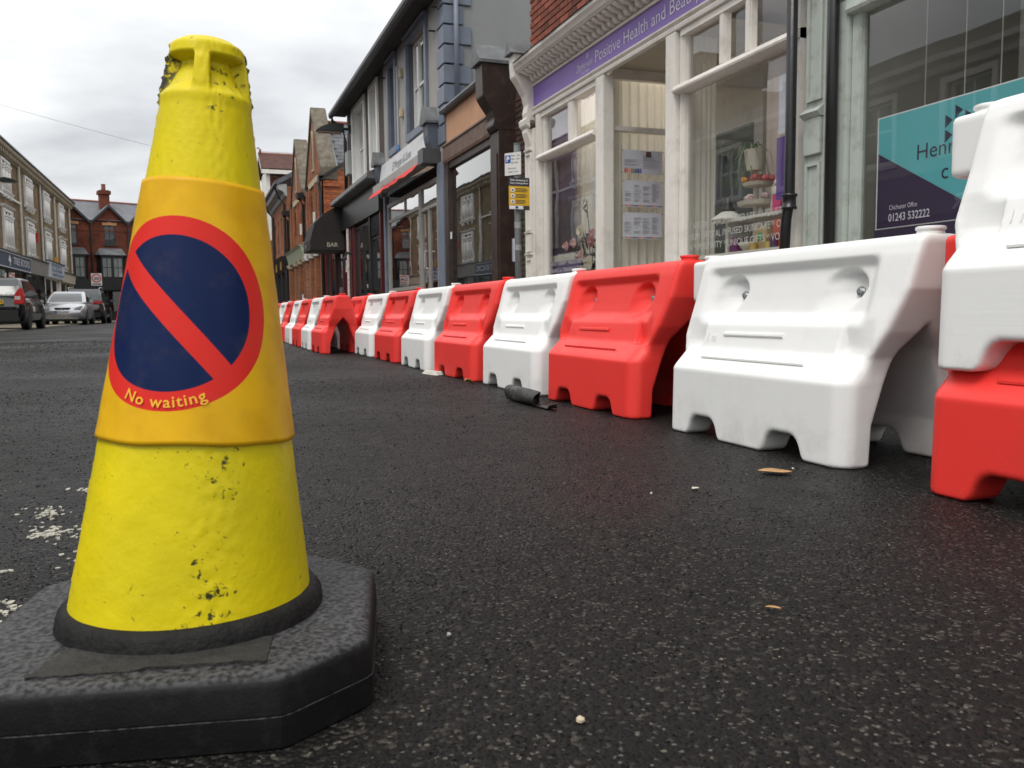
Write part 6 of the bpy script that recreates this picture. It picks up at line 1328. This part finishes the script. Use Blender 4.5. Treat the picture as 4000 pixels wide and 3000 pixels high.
# rendered terrace nearer the viewer, outside the frame but reflected in the shop windows
rend = mat('drab_render', (.25, .235, .205), .85, .12, 1.5); L2 = thing('rendered_terrace', 'drab rendered terrace with white cornice, seen reflected in the gift window', 'terrace', (-8.1, 16, 0))
RH = [(y-.6, y+.6, 3.9, 5.4) for y in (9.2, 11.8, 14.4, 17.2, 20.2, 23.4)]
wall(MB(LF), 4, 25.5, 2.6, 5.95, RH, .2, .3).build('front_wall', rend, L2); MB(LF).box(4, 25.5, -8, -.31, .03, 5.95).build('body', rend, L2)
for h in RH: window(LF, L2, *h, -.12, upvc, glass, .07, horiz=(4.7,), vert=((h[0]+h[1])/2,), back=interior_dark, sill=.2); 
for h in RH: bars(MB(LF), h[0]-.14, h[1]+.14, h[2]-.14, h[3]+.14, .003, .06, .138).build('window_surround', wsurr, L2)
MB(LF).prof([(0, 5.62), (.12, 5.65), (.16, 5.78), (.34, 5.86), (.36, 5.98), (0, 6.02)], 4, 25.55).build('cornice', wsurr, L2); MB(LF).box(4, 25.5, -.3, .01, 5.951, 6.4).build('parapet', rend, L2)
ch = MB(LF).box(21.6, 23.2, -2.2, -1.4, 5.9, 7.2).build('chimney', brick_dark, L2)
for k in range(4): MB(LF).lathe([(.14, 7.2), (.11, 7.5), (.14, 7.55), (0, 7.55)], (21.85+k*.36, -1.8, 0), 10).build('chimney_pot', brown2, ch)
b1 = low_shop('barber_shop', 'barber shop across the road, seen mirrored in the letting board window', 9.5, 18.0, mat('dark_barber_fascia', (.06, .055, .06), .5, .1), 3.4, 2.5)
text('lettering', 'TURK', (-8.1+.27, 12.4, 2.98), PY, (.07, 0, 1), sign_white, b1, cap=.34, thick=.03, width=1.6, bold=.02); text('lettering', 'BARBER', (-8.1+.26, 12.2, 2.56), PY, (.07, 0, 1), sign_white, b1, cap=.34, thick=.03, width=2.4, bold=.02)
b2 = low_shop('about_shop', 'pale fronted shop across the road, seen mirrored in the gift window', 18.05, 25.6, mat('dull_cream_fascia', (.36, .34, .29), .6, .1), 3.3, 2.5)
text('lettering', 'About', (-8.1+.27, 21.6, 2.7), PY, (.07, 0, 1), grey_ink, b2, cap=.4, thick=.03, width=1.8)

# ================================================================ red brick gabled row closing the street
PK0 = Vector((-9.2, 67, 0)); kp = R(15); ke = Vector((math.cos(kp), math.sin(kp), 0)); kn = Vector((math.sin(kp), -math.cos(kp), 0))
KR = lambda a, d, z: tuple(PK0+ke*a+kn*d+Vector((0, 0, z)))
kbrick = brickmat('deep_red_brick', (.185, .044, .022), (.13, .033, .019), (.10, .055, .04), 'y'); kslate = mat('blue_slate_roof', (.095, .10, .112), .55, .2, 2, .5, 9)
buff_hd = mat('buff_window_head', (.46, .24, .11), .7, .1); dkframe = mat('dark_window_frame', (.018, .02, .022), .4, .1); pale_net = mat('pale_net_curtain', (.30, .33, .32), .9, .1, 3)
K1 = thing('red_gabled_row', 'red brick row with small gables and bay windows closing the street', 'house', tuple(PK0))
KW = [(.78+i*2.46, 1.50+i*2.46, 5.46, 6.82) for i in range(5)]; KW = [(h[0], h[1], h[2], h[3]) for h in KW]
wall(MB(KR), -.6, 12.2, 3.0, 7.15, KW, .12, .3).build('front_wall', kbrick, K1); MB(KR).box(-.6, 12.2, -5, -.31, .03, 7.2).build('body', kbrick, K1)
for h in KW:
    c_ = (h[0]+h[1])/2
    window(KR, K1, *h, -.06, dkframe, dark_glass, .06, vert=(c_,), horiz=(6.30,), back=interior_dark, sill=.12)
    MB(KR).prof([(.003, 6.83), (.05, 6.83), (.05, 7.02), (.003, 7.02)], h[0]-.12, h[1]+.12).build('window_head', buff_hd, K1); MB(KR).box(c_-.1, c_+.1, .051, .07, 6.85, 7.08).build('keystone', buff_hd, K1)
    gb = MB(KR).profd([(c_-1.0, 7.1), (c_+1.0, 7.1), (c_, 8.12)], -.3, .004).build('gable', kbrick, K1)
    for s_ in (-1, 1): MB(KR).add([(c_, -2.2, 8.30), (c_, .22, 8.30), (c_+s_*1.2, .22, 7.08), (c_+s_*1.2, -2.2, 7.08), (c_, .22, 8.12), (c_+s_*1.2, .22, 6.90)], [(0, 1, 2, 3), (1, 4, 5, 2)]).build('gable_roof', black_paint if False else kslate, gb, fixn=False)
    for s_ in (-1, 1): MB(KR).add([(c_, .23, 8.28), (c_+s_*1.22, .23, 7.04), (c_+s_*1.22, .23, 6.86), (c_, .23, 8.08)], [(0, 1, 2, 3)]).build('bargeboard', dkframe, gb, fixn=False)
    by = MB(KR).profz([(c_-.95, 0.002), (c_-.72, .5), (c_+.72, .5), (c_+.95, 0.002)], 3.0, 4.62).build('bay_window', dkframe, K1)
    MB(KR).add([(c_-1.1, .003, 4.70), (c_-.85, .66, 4.70), (c_+.85, .66, 4.70), (c_+1.1, .003, 4.70), (c_-.75, .003, 5.20), (c_+.75, .003, 5.20)], [(0, 1, 4), (1, 2, 5, 4), (2, 3, 5), (0, 1, 2, 3)]).build('bay_roof', lead, by)
    MB(KR).profz([(c_-1.08, .003), (c_-.83, .64), (c_+.83, .64), (c_+1.08, .003)], 4.625, 4.695).build('bay_cornice', dkframe, by)
    for k in (-.36, .36):
        MB(KR).box(c_+k-.30, c_+k+.30, .503, .508, 3.12, 4.5).build('net_curtain', pale_net, by)
        w_ = bars(MB(KR), c_+k-.32, c_+k+.32, 3.1, 4.52, .51, .54, .05, vert=(c_+k,), horiz=(3.8,)).build('sash', dkframe, by); pane(KR, c_+k-.3, c_+k+.3, 3.12, 4.5, .525, glass, by)
MB(KR).box(-.6, 12.2, .003, .03, 6.42, 6.50).build('string_course', kbrick, K1)
MB(KR).add([(-.8, .15, 7.15), (12.2, .15, 7.15), (12.2, -3.2, 8.72), (-.8, -3.2, 8.9)], [(0, 1, 2, 3)]).build('roof', kslate, K1, fixn=False); MB(KR).tube([(-.8, -3.2, 8.9), (12.2, -3.2, 8.74)], .09, 8).build('ridge_tiles', MATS['terracotta_ridge'], K1)
for a in (2.37, 4.83, 7.3): MB(KR).tube([(a, .08, 7.1), (a, .08, 3.0)], .06, 8).build('downpipe', dkframe, K1)
for a in (3.7, 8.6):
    ch = MB(KR).box(a-.32, a+.32, -2.4, -1.7, 7.8, 9.55).build('chimney', kbrick, K1); MB(KR).box(a-.42, a+.42, -2.5, -1.6, 9.25, 9.5).build('chimney_cap', kbrick, ch); MB(KR).lathe([(.16, 9.5), (.14, 9.95), (.17, 10.0), (0, 10.0)], (a, -2.05, 0), 10).build('chimney_pot', MATS['terracotta_ridge'], ch)
ks = thing('black_shop', 'black shop front with a white letter P under the red brick row', 'shop', tuple(PK0+ke*4+Vector((0, 0, .03))))
MB(KR).box(-.6, 12.2, -.1, .6, 2.2, 2.98).build('fascia', black_paint, ks); MB(KR).box(-.6, 12.2, -.1, .25, .03, .6).build('stall_riser', black_paint, ks)
for i in range(5): window(KR, ks, -.2+i*2.4, 1.9+i*2.4, .6, 2.2, .1, black_paint, dark_glass, .1, vert=(.85+i*2.4,)); MB(KR).box(1.9+i*2.4, 2.2+i*2.4, -.1, .4, .6, 2.2).build('post', black_paint, ks)
MB(KR).box(-.6, 12.2, -1.5, -1.4, .03, 2.2).build('interior_wall', interior_dark, ks)
text('lettering', 'P', KR(4.30, .6, 2.37), ke, UP, swt, ks, cap=.28, thick=.02, bold=.03)
# 20 zone sign
zs_ = thing('speed_zone_sign', 'white twenty zone sign on a black post beyond the parked cars', 'sign', (-5.8, 58.7, .03))
MB().tube([(-5.8, 58.7, .03), (-5.8, 58.7, 3.0)], .05, 10).build('post', black_paint, zs_)
ZM = lambda a, d, z: (-5.8+a, 58.64-d, z)
MB(ZM).box(-.30, .30, -.01, 0, 2.24, 3.0).build('plate', mat('zone_sign_white', (.66, .66, .65), .5, .04), zs_)
MB(ZM).lathe([(.20, .0), (.27, .0), (.27, .004), (.20, .004)], (0, 0, 2.70), 32, 'y', False).build('red_ring', mat('sign_red', (.55, .03, .03), .5, .05), zs_)
text('lettering', '20', (-5.8-.15, 58.63, 2.62), PX, UP, sgk, zs_, cap=.17, thick=.006, width=.30, bold=.03); text('lettering', 'ZONE', (-5.8-.23, 58.63, 2.29), PX, UP, sgk, zs_, cap=.10, thick=.006, width=.46, bold=.03)
# overhead wire
wr = MB(); P0, P1 = Vector((-8.6, 40, 9.25)), Vector((4.2, 40, 6.35)); wr.tube([tuple(P0.lerp(P1, i/16)-Vector((0, 0, .10*math.sin(math.pi*i/16)))) for i in range(17)], .006, 5)
tag(wr.build('overhead_wire', mat('grey_wire', (.10, .10, .11), .6, .1)), 'thin overhead wire crossing the sky behind the cone', 'wire')
# ================================================================ parked cars
tyre_m = mat('tyre_rubber', (.014, .014, .014), .8, .2, 20); rim_m = mat('alloy_rim', (.40, .41, .42), .3, .15, metal=.85); trim_m = mat('black_trim', (.013, .013, .014), .45, .15)
head_m = mat('headlight_glass', (.42, .44, .46), .12, .3, 30); tail_m = mat('tail_light_red', (.45, .012, .012), .15, .2, 12); tail_w = mat('tail_light_clear', (.50, .42, .40), .15, .2)
def interp(x, pts): return float(np.interp(x, [p[0] for p in pts], [p[1] for p in pts]))
def car(name, label, loc, rz, L, W, H, paint, prof_hi, belt, cab, ride=.2, wheels=(.78, 3.1), wr_=.30, group='parked cars', plate=None, plate_col=(.6, .6, .58), front_sees=True, tall=False):
    """x across, y from rear (0) to front (L). prof_hi: upper line of the lower body; cab: rear base, rear top, front top, front base, roof z"""
    t = thing(name, label, 'car', loc, group); t.rotation_euler = (0, 0, rz)
    pm = paint
    def addp(mb_, nm, m_, par=t, **kw):
        me_ = mb_.mesh(nm, (0, 0, 0), kw.get('smooth', False), kw.get('bevel', 0), kw.get('fixn', True)); me_.materials.append(m_); o_ = bpy.data.objects.new(nm, me_); return link(o_, par)
    # lower body by lofted sections
    ys = [0, .05, .16, .35, .7, 1.1, 1.6, 2.1, 2.6, 3.0, L-.55, L-.3, L-.14, L-.04, L]
    ys = sorted(set([round(y, 3) for y in ys if y <= L]))
    mb = MB(); nsec = 0
    for y in ys:
        e_ = min(y, L-y); pin = 1-.13*math.exp(-e_/.14)-.05*math.exp(-e_/.5); w_ = W/2*pin
        zl = ride+.10*math.exp(-e_/.15); zh = interp(y, prof_hi)
        hgt = zh-zl
        sec = [(0, zl), (w_*.90, zl), (w_*.975, zl+.07), (w_, zl+hgt*.35), (w_*.995, zl+hgt*.62), (w_*.965, zl+hgt*.86), (w_*.90, zl+hgt*.965), (w_*.6, zh+.012), (0, zh+.025)]
        full = sec+[(-x, z) for x, z in sec[-2:0:-1]]; n = len(full)
        mb.v += [(x, y, z) for x, z in full]; nsec += 1
    for i in range(nsec-1):
        for k in range(n): mb.f.append((i*n+k, i*n+(k+1) % n, (i+1)*n+(k+1) % n, (i+1)*n+k))
    mb.f += [tuple(range(n-1, -1, -1)), tuple(range((nsec-1)*n, nsec*n))]
    body = addp(mb, 'body', pm, smooth=True)
    # cabin
    rb, rt_, ft, fb, zr = cab; wb, wt = W/2*.93, W/2*.76
    zb = belt-.03
    cmb = MB(); ring0 = [(-wb, rb), (wb, rb), (wb, fb), (-wb, fb)]
    lv_ = [(zb, wb, rb, fb), (belt+.02, wb*.995, rb+.01, fb-.02), (belt+(zr-belt)*.55, wb+(wt-wb)*.5, rb+(rt_-rb)*.52, fb+(ft-fb)*.55), (zr-.07, wt*1.015, rt_-.02, ft+.03), (zr-.015, wt*.95, rt_+.06, ft-.08), (zr, wt*.80, rt_+.2, ft-.22)]
    for z, w_, a, b in lv_:
        c_ = .10; cmb.v += [(-w_+c_*.5, a, z), (w_-c_*.5, a, z), (w_, a+c_, z), (w_, b-c_*1.6, z), (w_-c_*.8, b, z), (-w_+c_*.8, b, z), (-w_, b-c_*1.6, z), (-w_, a+c_, z)]
    for i in range(len(lv_)-1):
        for k in range(8): cmb.f.append((i*8+k, i*8+(k+1) % 8, (i+1)*8+(k+1) % 8, (i+1)*8+k))
    cmb.f += [tuple(range(7, -1, -1)), tuple(range((len(lv_)-1)*8, len(lv_)*8))]
    addp(cmb, 'cabin', pm, smooth=False, bevel=.012)
    # glass set just proud of the cabin faces
    def facept(f, s_):    # f 0 at belt,1 at roof
        z = belt+.05+(zr-.10-belt-.05)*f
        zz2 = [l[0] for l in lv_]; return (float(np.interp(z, zz2, [l[1] for l in lv_])), float(np.interp(z, zz2, [l[2] for l in lv_])), float(np.interp(z, zz2, [l[3] for l in lv_])), z)
    def gl(which):
        g_ = MB(); vs_ = []; K = 5
        for j_ in range(K+1):
            w_, a, b, z = facept(j_/K, 0)
            if which == 'windscreen': vs_ += [(-(w_-.13), b+.012, z), (w_-.13, b+.012, z)]
            if which == 'rear_window': vs_ += [(-(w_-.14), a-.012, z), (w_-.14, a-.012, z)]
            if which in ('side_window', 'side_window_l'):
                s2 = 1 if which == 'side_window' else -1; vs_ += [(s2*(w_+.010), a+.20+.12*(1-j_/K)*0, z), (s2*(w_+.010), b-.24, z)]
        g_.add(vs_, [(2*i, 2*i+1, 2*i+3, 2*i+2) for i in range(K)]); return addp(g_, which.replace('_l', ''), car_glass_dark if which != 'windscreen' else car_glass_dark, fixn=False)
    for wn_ in ('windscreen', 'rear_window', 'side_window', 'side_window_l'): gl(wn_)
    for s2 in (-1, 1):
        w_, a, b, z = facept(.5, 0); pi = MB(); w0 = facept(0, 0); w1 = facept(1, 0); ym = (w0[1]+w0[2])/2+.05
        pi.add([(s2*(w0[0]+.013), ym-.04, w0[3]), (s2*(w0[0]+.013), ym+.04, w0[3]), (s2*(w1[0]+.013), ym+.03, w1[3]), (s2*(w1[0]+.013), ym-.05, w1[3])], [(0, 1, 2, 3)]); addp(pi, 'door_pillar', trim_m, fixn=False)
        mi = MB(); mi.box(s2*(W/2+.03) if s2 > 0 else -(W/2+.20), (W/2+.20) if s2 > 0 else -(W/2+.03), fb-.52, fb-.42, belt+.0, belt+.13); addp(mi, 'wing_mirror', pm, bevel=.03)
        dl = MB(); dl.box(s2*W/2*.975-.004, s2*W/2*.975+.004, .9, fb-.35, ride+.14, ride+.20); addp(dl, 'side_strip', trim_m)
    for wy in wheels:
        for s2 in (-1, 1):
            x0 = s2*(W/2-.10)
            ty = MB(); ty.lathe([(wr_*.62, -.10), (wr_*.95, -.10), (wr_, -.06), (wr_, .06), (wr_*.95, .10), (wr_*.62, .10)], (x0, wy, wr_), 28, 'x'); wo = addp(ty, 'tyre', tyre_m, smooth=False)
            ar = MB(); ar.lathe([(wr_*1.02, -.102), (wr_*1.17, -.102), (wr_*1.17, .092), (wr_*1.02, .092)], (x0, wy, wr_+.01), 28, 'x'); addp(ar, 'wheel_arch', trim_m)
            ri = MB(); ri.lathe([(0, s2*.055), (wr_*.16, s2*.065), (wr_*.2, s2*.04), (wr_*.55, s2*.03), (wr_*.60, s2*.075), (wr_*.66, s2*.085), (wr_*.66, -s2*.02), (0, -s2*.02)], (x0, wy, wr_), 20, 'x')
            for k in range(5):
                a_ = 6.283*k/5; cx_, sx_ = math.cos(a_), math.sin(a_); q_ = []
                for r_, hw in ((.12*wr_, .035), (.62*wr_, .05)):
                    for sg in (-1, 1): q_.append((x0+s2*.088, wy+r_*cx_-sg*hw*sx_, wr_+r_*sx_+sg*hw*cx_))
                ri.add(q_, [(0, 1, 3, 2)])
            addp(ri, 'rim', rim_m, wo, fixn=False)
    addp(MB().box(-W/2*.8, W/2*.8, .3, L-.3, ride-.04, ride+.05), 'underside', trim_m)
    return t, addp
car_glass_dark = mat('tinted_car_glass', (.035, .042, .042), .04, .2, 2, spec=.8)
black_car = mat('black_car_paint', (.008, .008, .0085), .12, .1, 3, spec=.6, coat=.6); silver_car = mat('silver_car_paint', (.42, .43, .45), .28, .04, 3, metal=.65, coat=.5); navy_car = mat('dark_navy_car_paint', (.008, .009, .013), .13, .1, 3, spec=.6, coat=.6)
# black hatchback, tail towards us
t, ap = car('parked_car', 'black hatchback with red tail lights nearest at the left edge', (-5.36, 27.35, .03), 0, 3.67, 1.66, 1.46, black_car,
    [(0, .86), (.1, .90), (.3, .93), (2.3, .93), (2.8, .90), (3.3, .80), (3.67, .62)], .93, (.02, .42, 1.95, 2.75, 1.46), .19, (.52, 2.86), .29)
tl = [(.62, .62), (.80, .62), (.82, .95), (.78, 1.10), (.68, 1.02)]
for s2 in (-1, 1):
    q = MB(lambda a, d, z: (s2*a, .02-d, z)); q.profd([(.54, .70), (.775, .70), (.79, .92), (.73, 1.16), (.66, 1.13), (.54, .95)], -.22, .055); ap(q, 'tail_light', tail_m, bevel=.015)
    q = MB(lambda a, d, z: (s2*a, .02-d, z)); q.profd([(.56, .82), (.70, .82), (.70, .92), (.56, .92)], .056, .062); ap(q, 'reversing_light', tail_w)
ap(MB().box(-.66, .66, -.03, .04, .20, .58), 'rear_bumper', trim_m, bevel=.03)
ap(MB().box(-.28, .28, -.062, -.05, .70, .82), 'number_plate', mat('yellow_plate', (.60, .40, .03), .5, .05))
def cartext(t, s, x, y, z, sgn, m, cap, width):
    co_, fc_ = textmesh(s, cap, width=width); mb = MB(); mb.add([(x+sgn*float(c[0]), y, z+float(c[1])) for c in co_], fc_); me_ = mb.mesh('lettering', fixn=False); me_.materials.append(m); link(bpy.data.objects.new('lettering', me_), t)
cartext(t, 'RM', .05, -.0635, .722, 1, sgk, .075, .20); cartext(t, 'C2', .36, -.035, .965, 1, rim_m, .06, .14)
ap(MB().box(-.6, .6, -.04, -.02, .60, .63), 'bumper_line', trim_m)
# silver hatchback facing us
t, ap = car('parked_car', 'silver hatchback parked facing us between the two dark cars', (-5.29, 43.85, .03), math.pi, 4.06, 1.69, 1.44, silver_car,
    [(0, .80), (.15, .90), (1.0, .94), (2.6, .93), (3.0, .90), (3.6, .80), (3.9, .70), (4.06, .58)], .92, (.15, .75, 2.05, 3.02, 1.43), .17, (.72, 3.20), .30)
for s2 in (-1, 1):
    q = MB(lambda a, d, z: (s2*a, 4.0+d, z)); q.profd([(.36, .60), (.70, .645), (.765, .76), (.72, .775), (.50, .70)], -.22, .022); ap(q, 'headlight', head_m, bevel=.012)
    q = MB(lambda a, d, z: (s2*a, 4.0+d, z)); q.profd([(.42, .30), (.70, .32), (.66, .42), (.48, .42)], -.1, .025); ap(q, 'fog_lamp', trim_m)
    q = MB(lambda a, d, z: (s2*a, 4.0+d, z)); q.profd([(.36, .27), (.42, .27), (.48, .43), (.42, .43)], -.1, .045); ap(q, 'bumper_blade', silver_car)
ap(MB(lambda a, d, z: (a, 4.0+d, z)).profd([(-.30, .70), (.30, .70), (.22, .58), (-.22, .58)], -.1, .055), 'grille', trim_m, bevel=.006)
ap(MB(lambda a, d, z: (a, 4.0+d, z)).profd([(-.055, .675), (.04, .675), (.055, .655), (-.03, .645), (.05, .63), (.03, .605), (-.06, .605), (-.05, .63), (.03, .645), (-.06, .66)], .056, .064), 'badge', rim_m)
ap(MB(lambda a, d, z: (a, 4.0+d, z)).profd([(-.42, .28), (.42, .28), (.36, .43), (-.36, .43)], -.1, .05), 'lower_grille', trim_m)
ap(MB().box(-.60, .60, 3.95, 4.055, .235, .265), 'splitter', rim_m); ap(MB().box(-.27, .27, 4.058, 4.068, .455, .565), 'number_plate', mat('white_plate', (.60, .60, .56), .5, .05))
ap(MB().box(.20, .265, 4.0685, 4.07, .462, .558), 'plate_band', mat('plate_blue', (.01, .05, .30), .5, .05))
cartext(t, 'RA16 KDK', .19, 4.0705, .475, -1, sgk, .072, .42)
# dark estate behind
t, ap = car('parked_car', 'dark navy tall car with silver roof rails behind the silver hatchback', (-5.08, 44.9, .03), 0, 4.5, 1.80, 1.66, navy_car,
    [(0, .90), (.1, 1.0), (.4, 1.05), (3.0, 1.03), (3.5, .98), (4.1, .86), (4.5, .66)], 1.04, (.05, .55, 2.4, 3.4, 1.64), .22, (.80, 3.45), .34)
for s2 in (-1, 1):
    q = MB(lambda a, d, z: (s2*a, .02-d, z)); q.profd([(.30, .93), (.80, .90), (.84, 1.0), (.80, 1.06), (.32, 1.02)], -.25, .05); ap(q, 'tail_light', tail_m, bevel=.012)
    q = MB(); q.tube([(s2*.66, .6, 1.60), (s2*.68, .8, 1.70), (s2*.68, 2.2, 1.72), (s2*.67, 2.5, 1.64)], .022, 8); ap(q, 'roof_rail', rim_m, smooth=True)
ap(MB().box(-.75, .75, -.03, .04, .26, .55), 'rear_bumper', trim_m, bevel=.03)

# ================================================================ litter on the road
tb_ = thing('rolled_tube', 'scuffed dark rolled tube lying on the road in front of the red barrier', 'litter', (1.25, 3.2, 0))
tm_ = mat('scuffed_black_plastic', (.018, .017, .016), .55, .3, 20, .4, 60, dirt=(.16, .15, .13), dscale=14, damt=.5)
mb = MB(); n = 22; A0, A1 = Vector((1.245, 3.40, .034)), Vector((1.25, 3.09, .029)); ax = (A1-A0); q1 = ax.normalized().orthogonal().normalized(); q2 = ax.normalized().cross(q1); vs_ = []
for i in range(9):
    f = i/8
    for k in range(n+1):
        a = .35+(6.0)*k/n; rad = (.034-.004*f)*(1+.08*math.sin(3*a+f*4)); cut = 1.0
        p = A0+ax*f*(1-(.22*max(0, math.cos(a-2.3)) if f > .7 else 0))+q1*rad*math.cos(a)+q2*rad*math.sin(a); p.z = max(p.z, .002); vs_.append(tuple(p))
mb.add(vs_, [(i*(n+1)+k, i*(n+1)+k+1, (i+1)*(n+1)+k+1, (i+1)*(n+1)+k) for i in range(8) for k in range(n)])
tb_o = mb.build('tube_wall', tm_, tb_, smooth=True, fixn=False); so = tb_o.modifiers.new('thickness', 'SOLIDIFY'); so.thickness = .002
mb = MB(); mb.add([(1.235, 3.12, .004), (1.275, 3.12, .004), (1.275, 2.98, .006), (1.235, 2.98, .006), (1.238, 2.96, .022), (1.27, 2.965, .026)], [(0, 1, 2, 3), (3, 2, 5, 4)]); fl_ = mb.build('torn_flap', tm_, tb_, fixn=False); fl_.modifiers.new('thickness', 'SOLIDIFY').thickness = .002
leaf_m = mat('dry_leaf', (.42, .24, .10), .8, .25, 40); pale_m = mat('pale_litter', (.55, .50, .42), .8, .15, 30)
def leaf(label, x, y, L, wd, rot, m, curl=.01, name='fallen_leaf'):
    mb = MB(); n = 10; vs_ = []
    for i in range(n+1):
        f = i/n; w_ = wd*math.sin(math.pi*min(1, f*.97+.02))**.8
        for s2 in (-1, 0, 1):
            lx, ly = (f-.5)*L, s2*w_*.5; vs_.append((x+lx*math.cos(rot)-ly*math.sin(rot), y+lx*math.sin(rot)+ly*math.cos(rot), .004+curl*(abs(s2)*.9+.5*math.sin(f*5)+.5)))
    mb.add(vs_, [(i*3+k, i*3+k+1, (i+1)*3+k+1, (i+1)*3+k) for i in range(n) for k in range(2)]); o_ = mb.build(name, m, None, smooth=True, fixn=False); o_.modifiers.new('thickness', 'SOLIDIFY').thickness = .0012
    return tag(o_, label, 'leaf' if name == 'fallen_leaf' else 'litter')
leaf('dry tan leaf on the road in front of the large white barrier', 1.226, 1.60, .075, .045, -.5, leaf_m, .0025)
leaf('small pale fleck of litter nearer than the dry leaf', .962, 1.515, .022, .014, .4, pale_m, .001, 'litter_fleck')
leaf('small orange scrap by the second white barrier foot', 1.33, 4.29, .05, .03, .2, leaf_m, .012, 'litter_scrap')
leaf('thin brown twig-like scrap on the near tarmac at right', .66, .86, .020, .006, -.6, leaf_m, .001, 'litter_scrap')
mb = MB(); g = random.Random(6); pts = [(1.34+.10*math.cos(6.283*i/14)*g.uniform(.7, 1.1)*.6, 5.06+.16*math.sin(6.283*i/14)*g.uniform(.7, 1.1)) for i in range(14)]
mb.add([(*p, .002) for p in pts]+[(1.34+(p[0]-1.34)*.8, 5.06+(p[1]-5.06)*.8, .016+g.uniform(0, .006)) for p in pts], [tuple(range(14, 28))]+[(i, (i+1) % 14, 14+(i+1) % 14, 14+i) for i in range(14)])
tag(mb.build('foam_scrap', mat('dirty_white_foam', (.50, .49, .44), .9, .2, 40, .8, 120)), 'flat white foam scrap beside the second red barrier', 'litter')
for i, (x, y, r_, c_) in enumerate(((.315, .685, .004, (.5, .42, .3)), (.26, .93, .0035, (.3, .3, .28)), (.86, 1.52, .003, (.5, .48, .42)), (1.30, 1.63, .003, (.5, .45, .36)))):
    mb = MB(); g = random.Random(i); blob(mb, (x, y, r_*.7), r_, g); tag(mb.build('pebble', mat('pebble_stone_%d' % i, c_, .8, .2, 60)), ['round tan pebble on the tarmac near the bottom of the picture', 'grey pebble on the tarmac beyond the tan one', 'white pebble near the small pale fleck', 'cream pebble between the dry leaf and the red stack'][i], 'pebble')
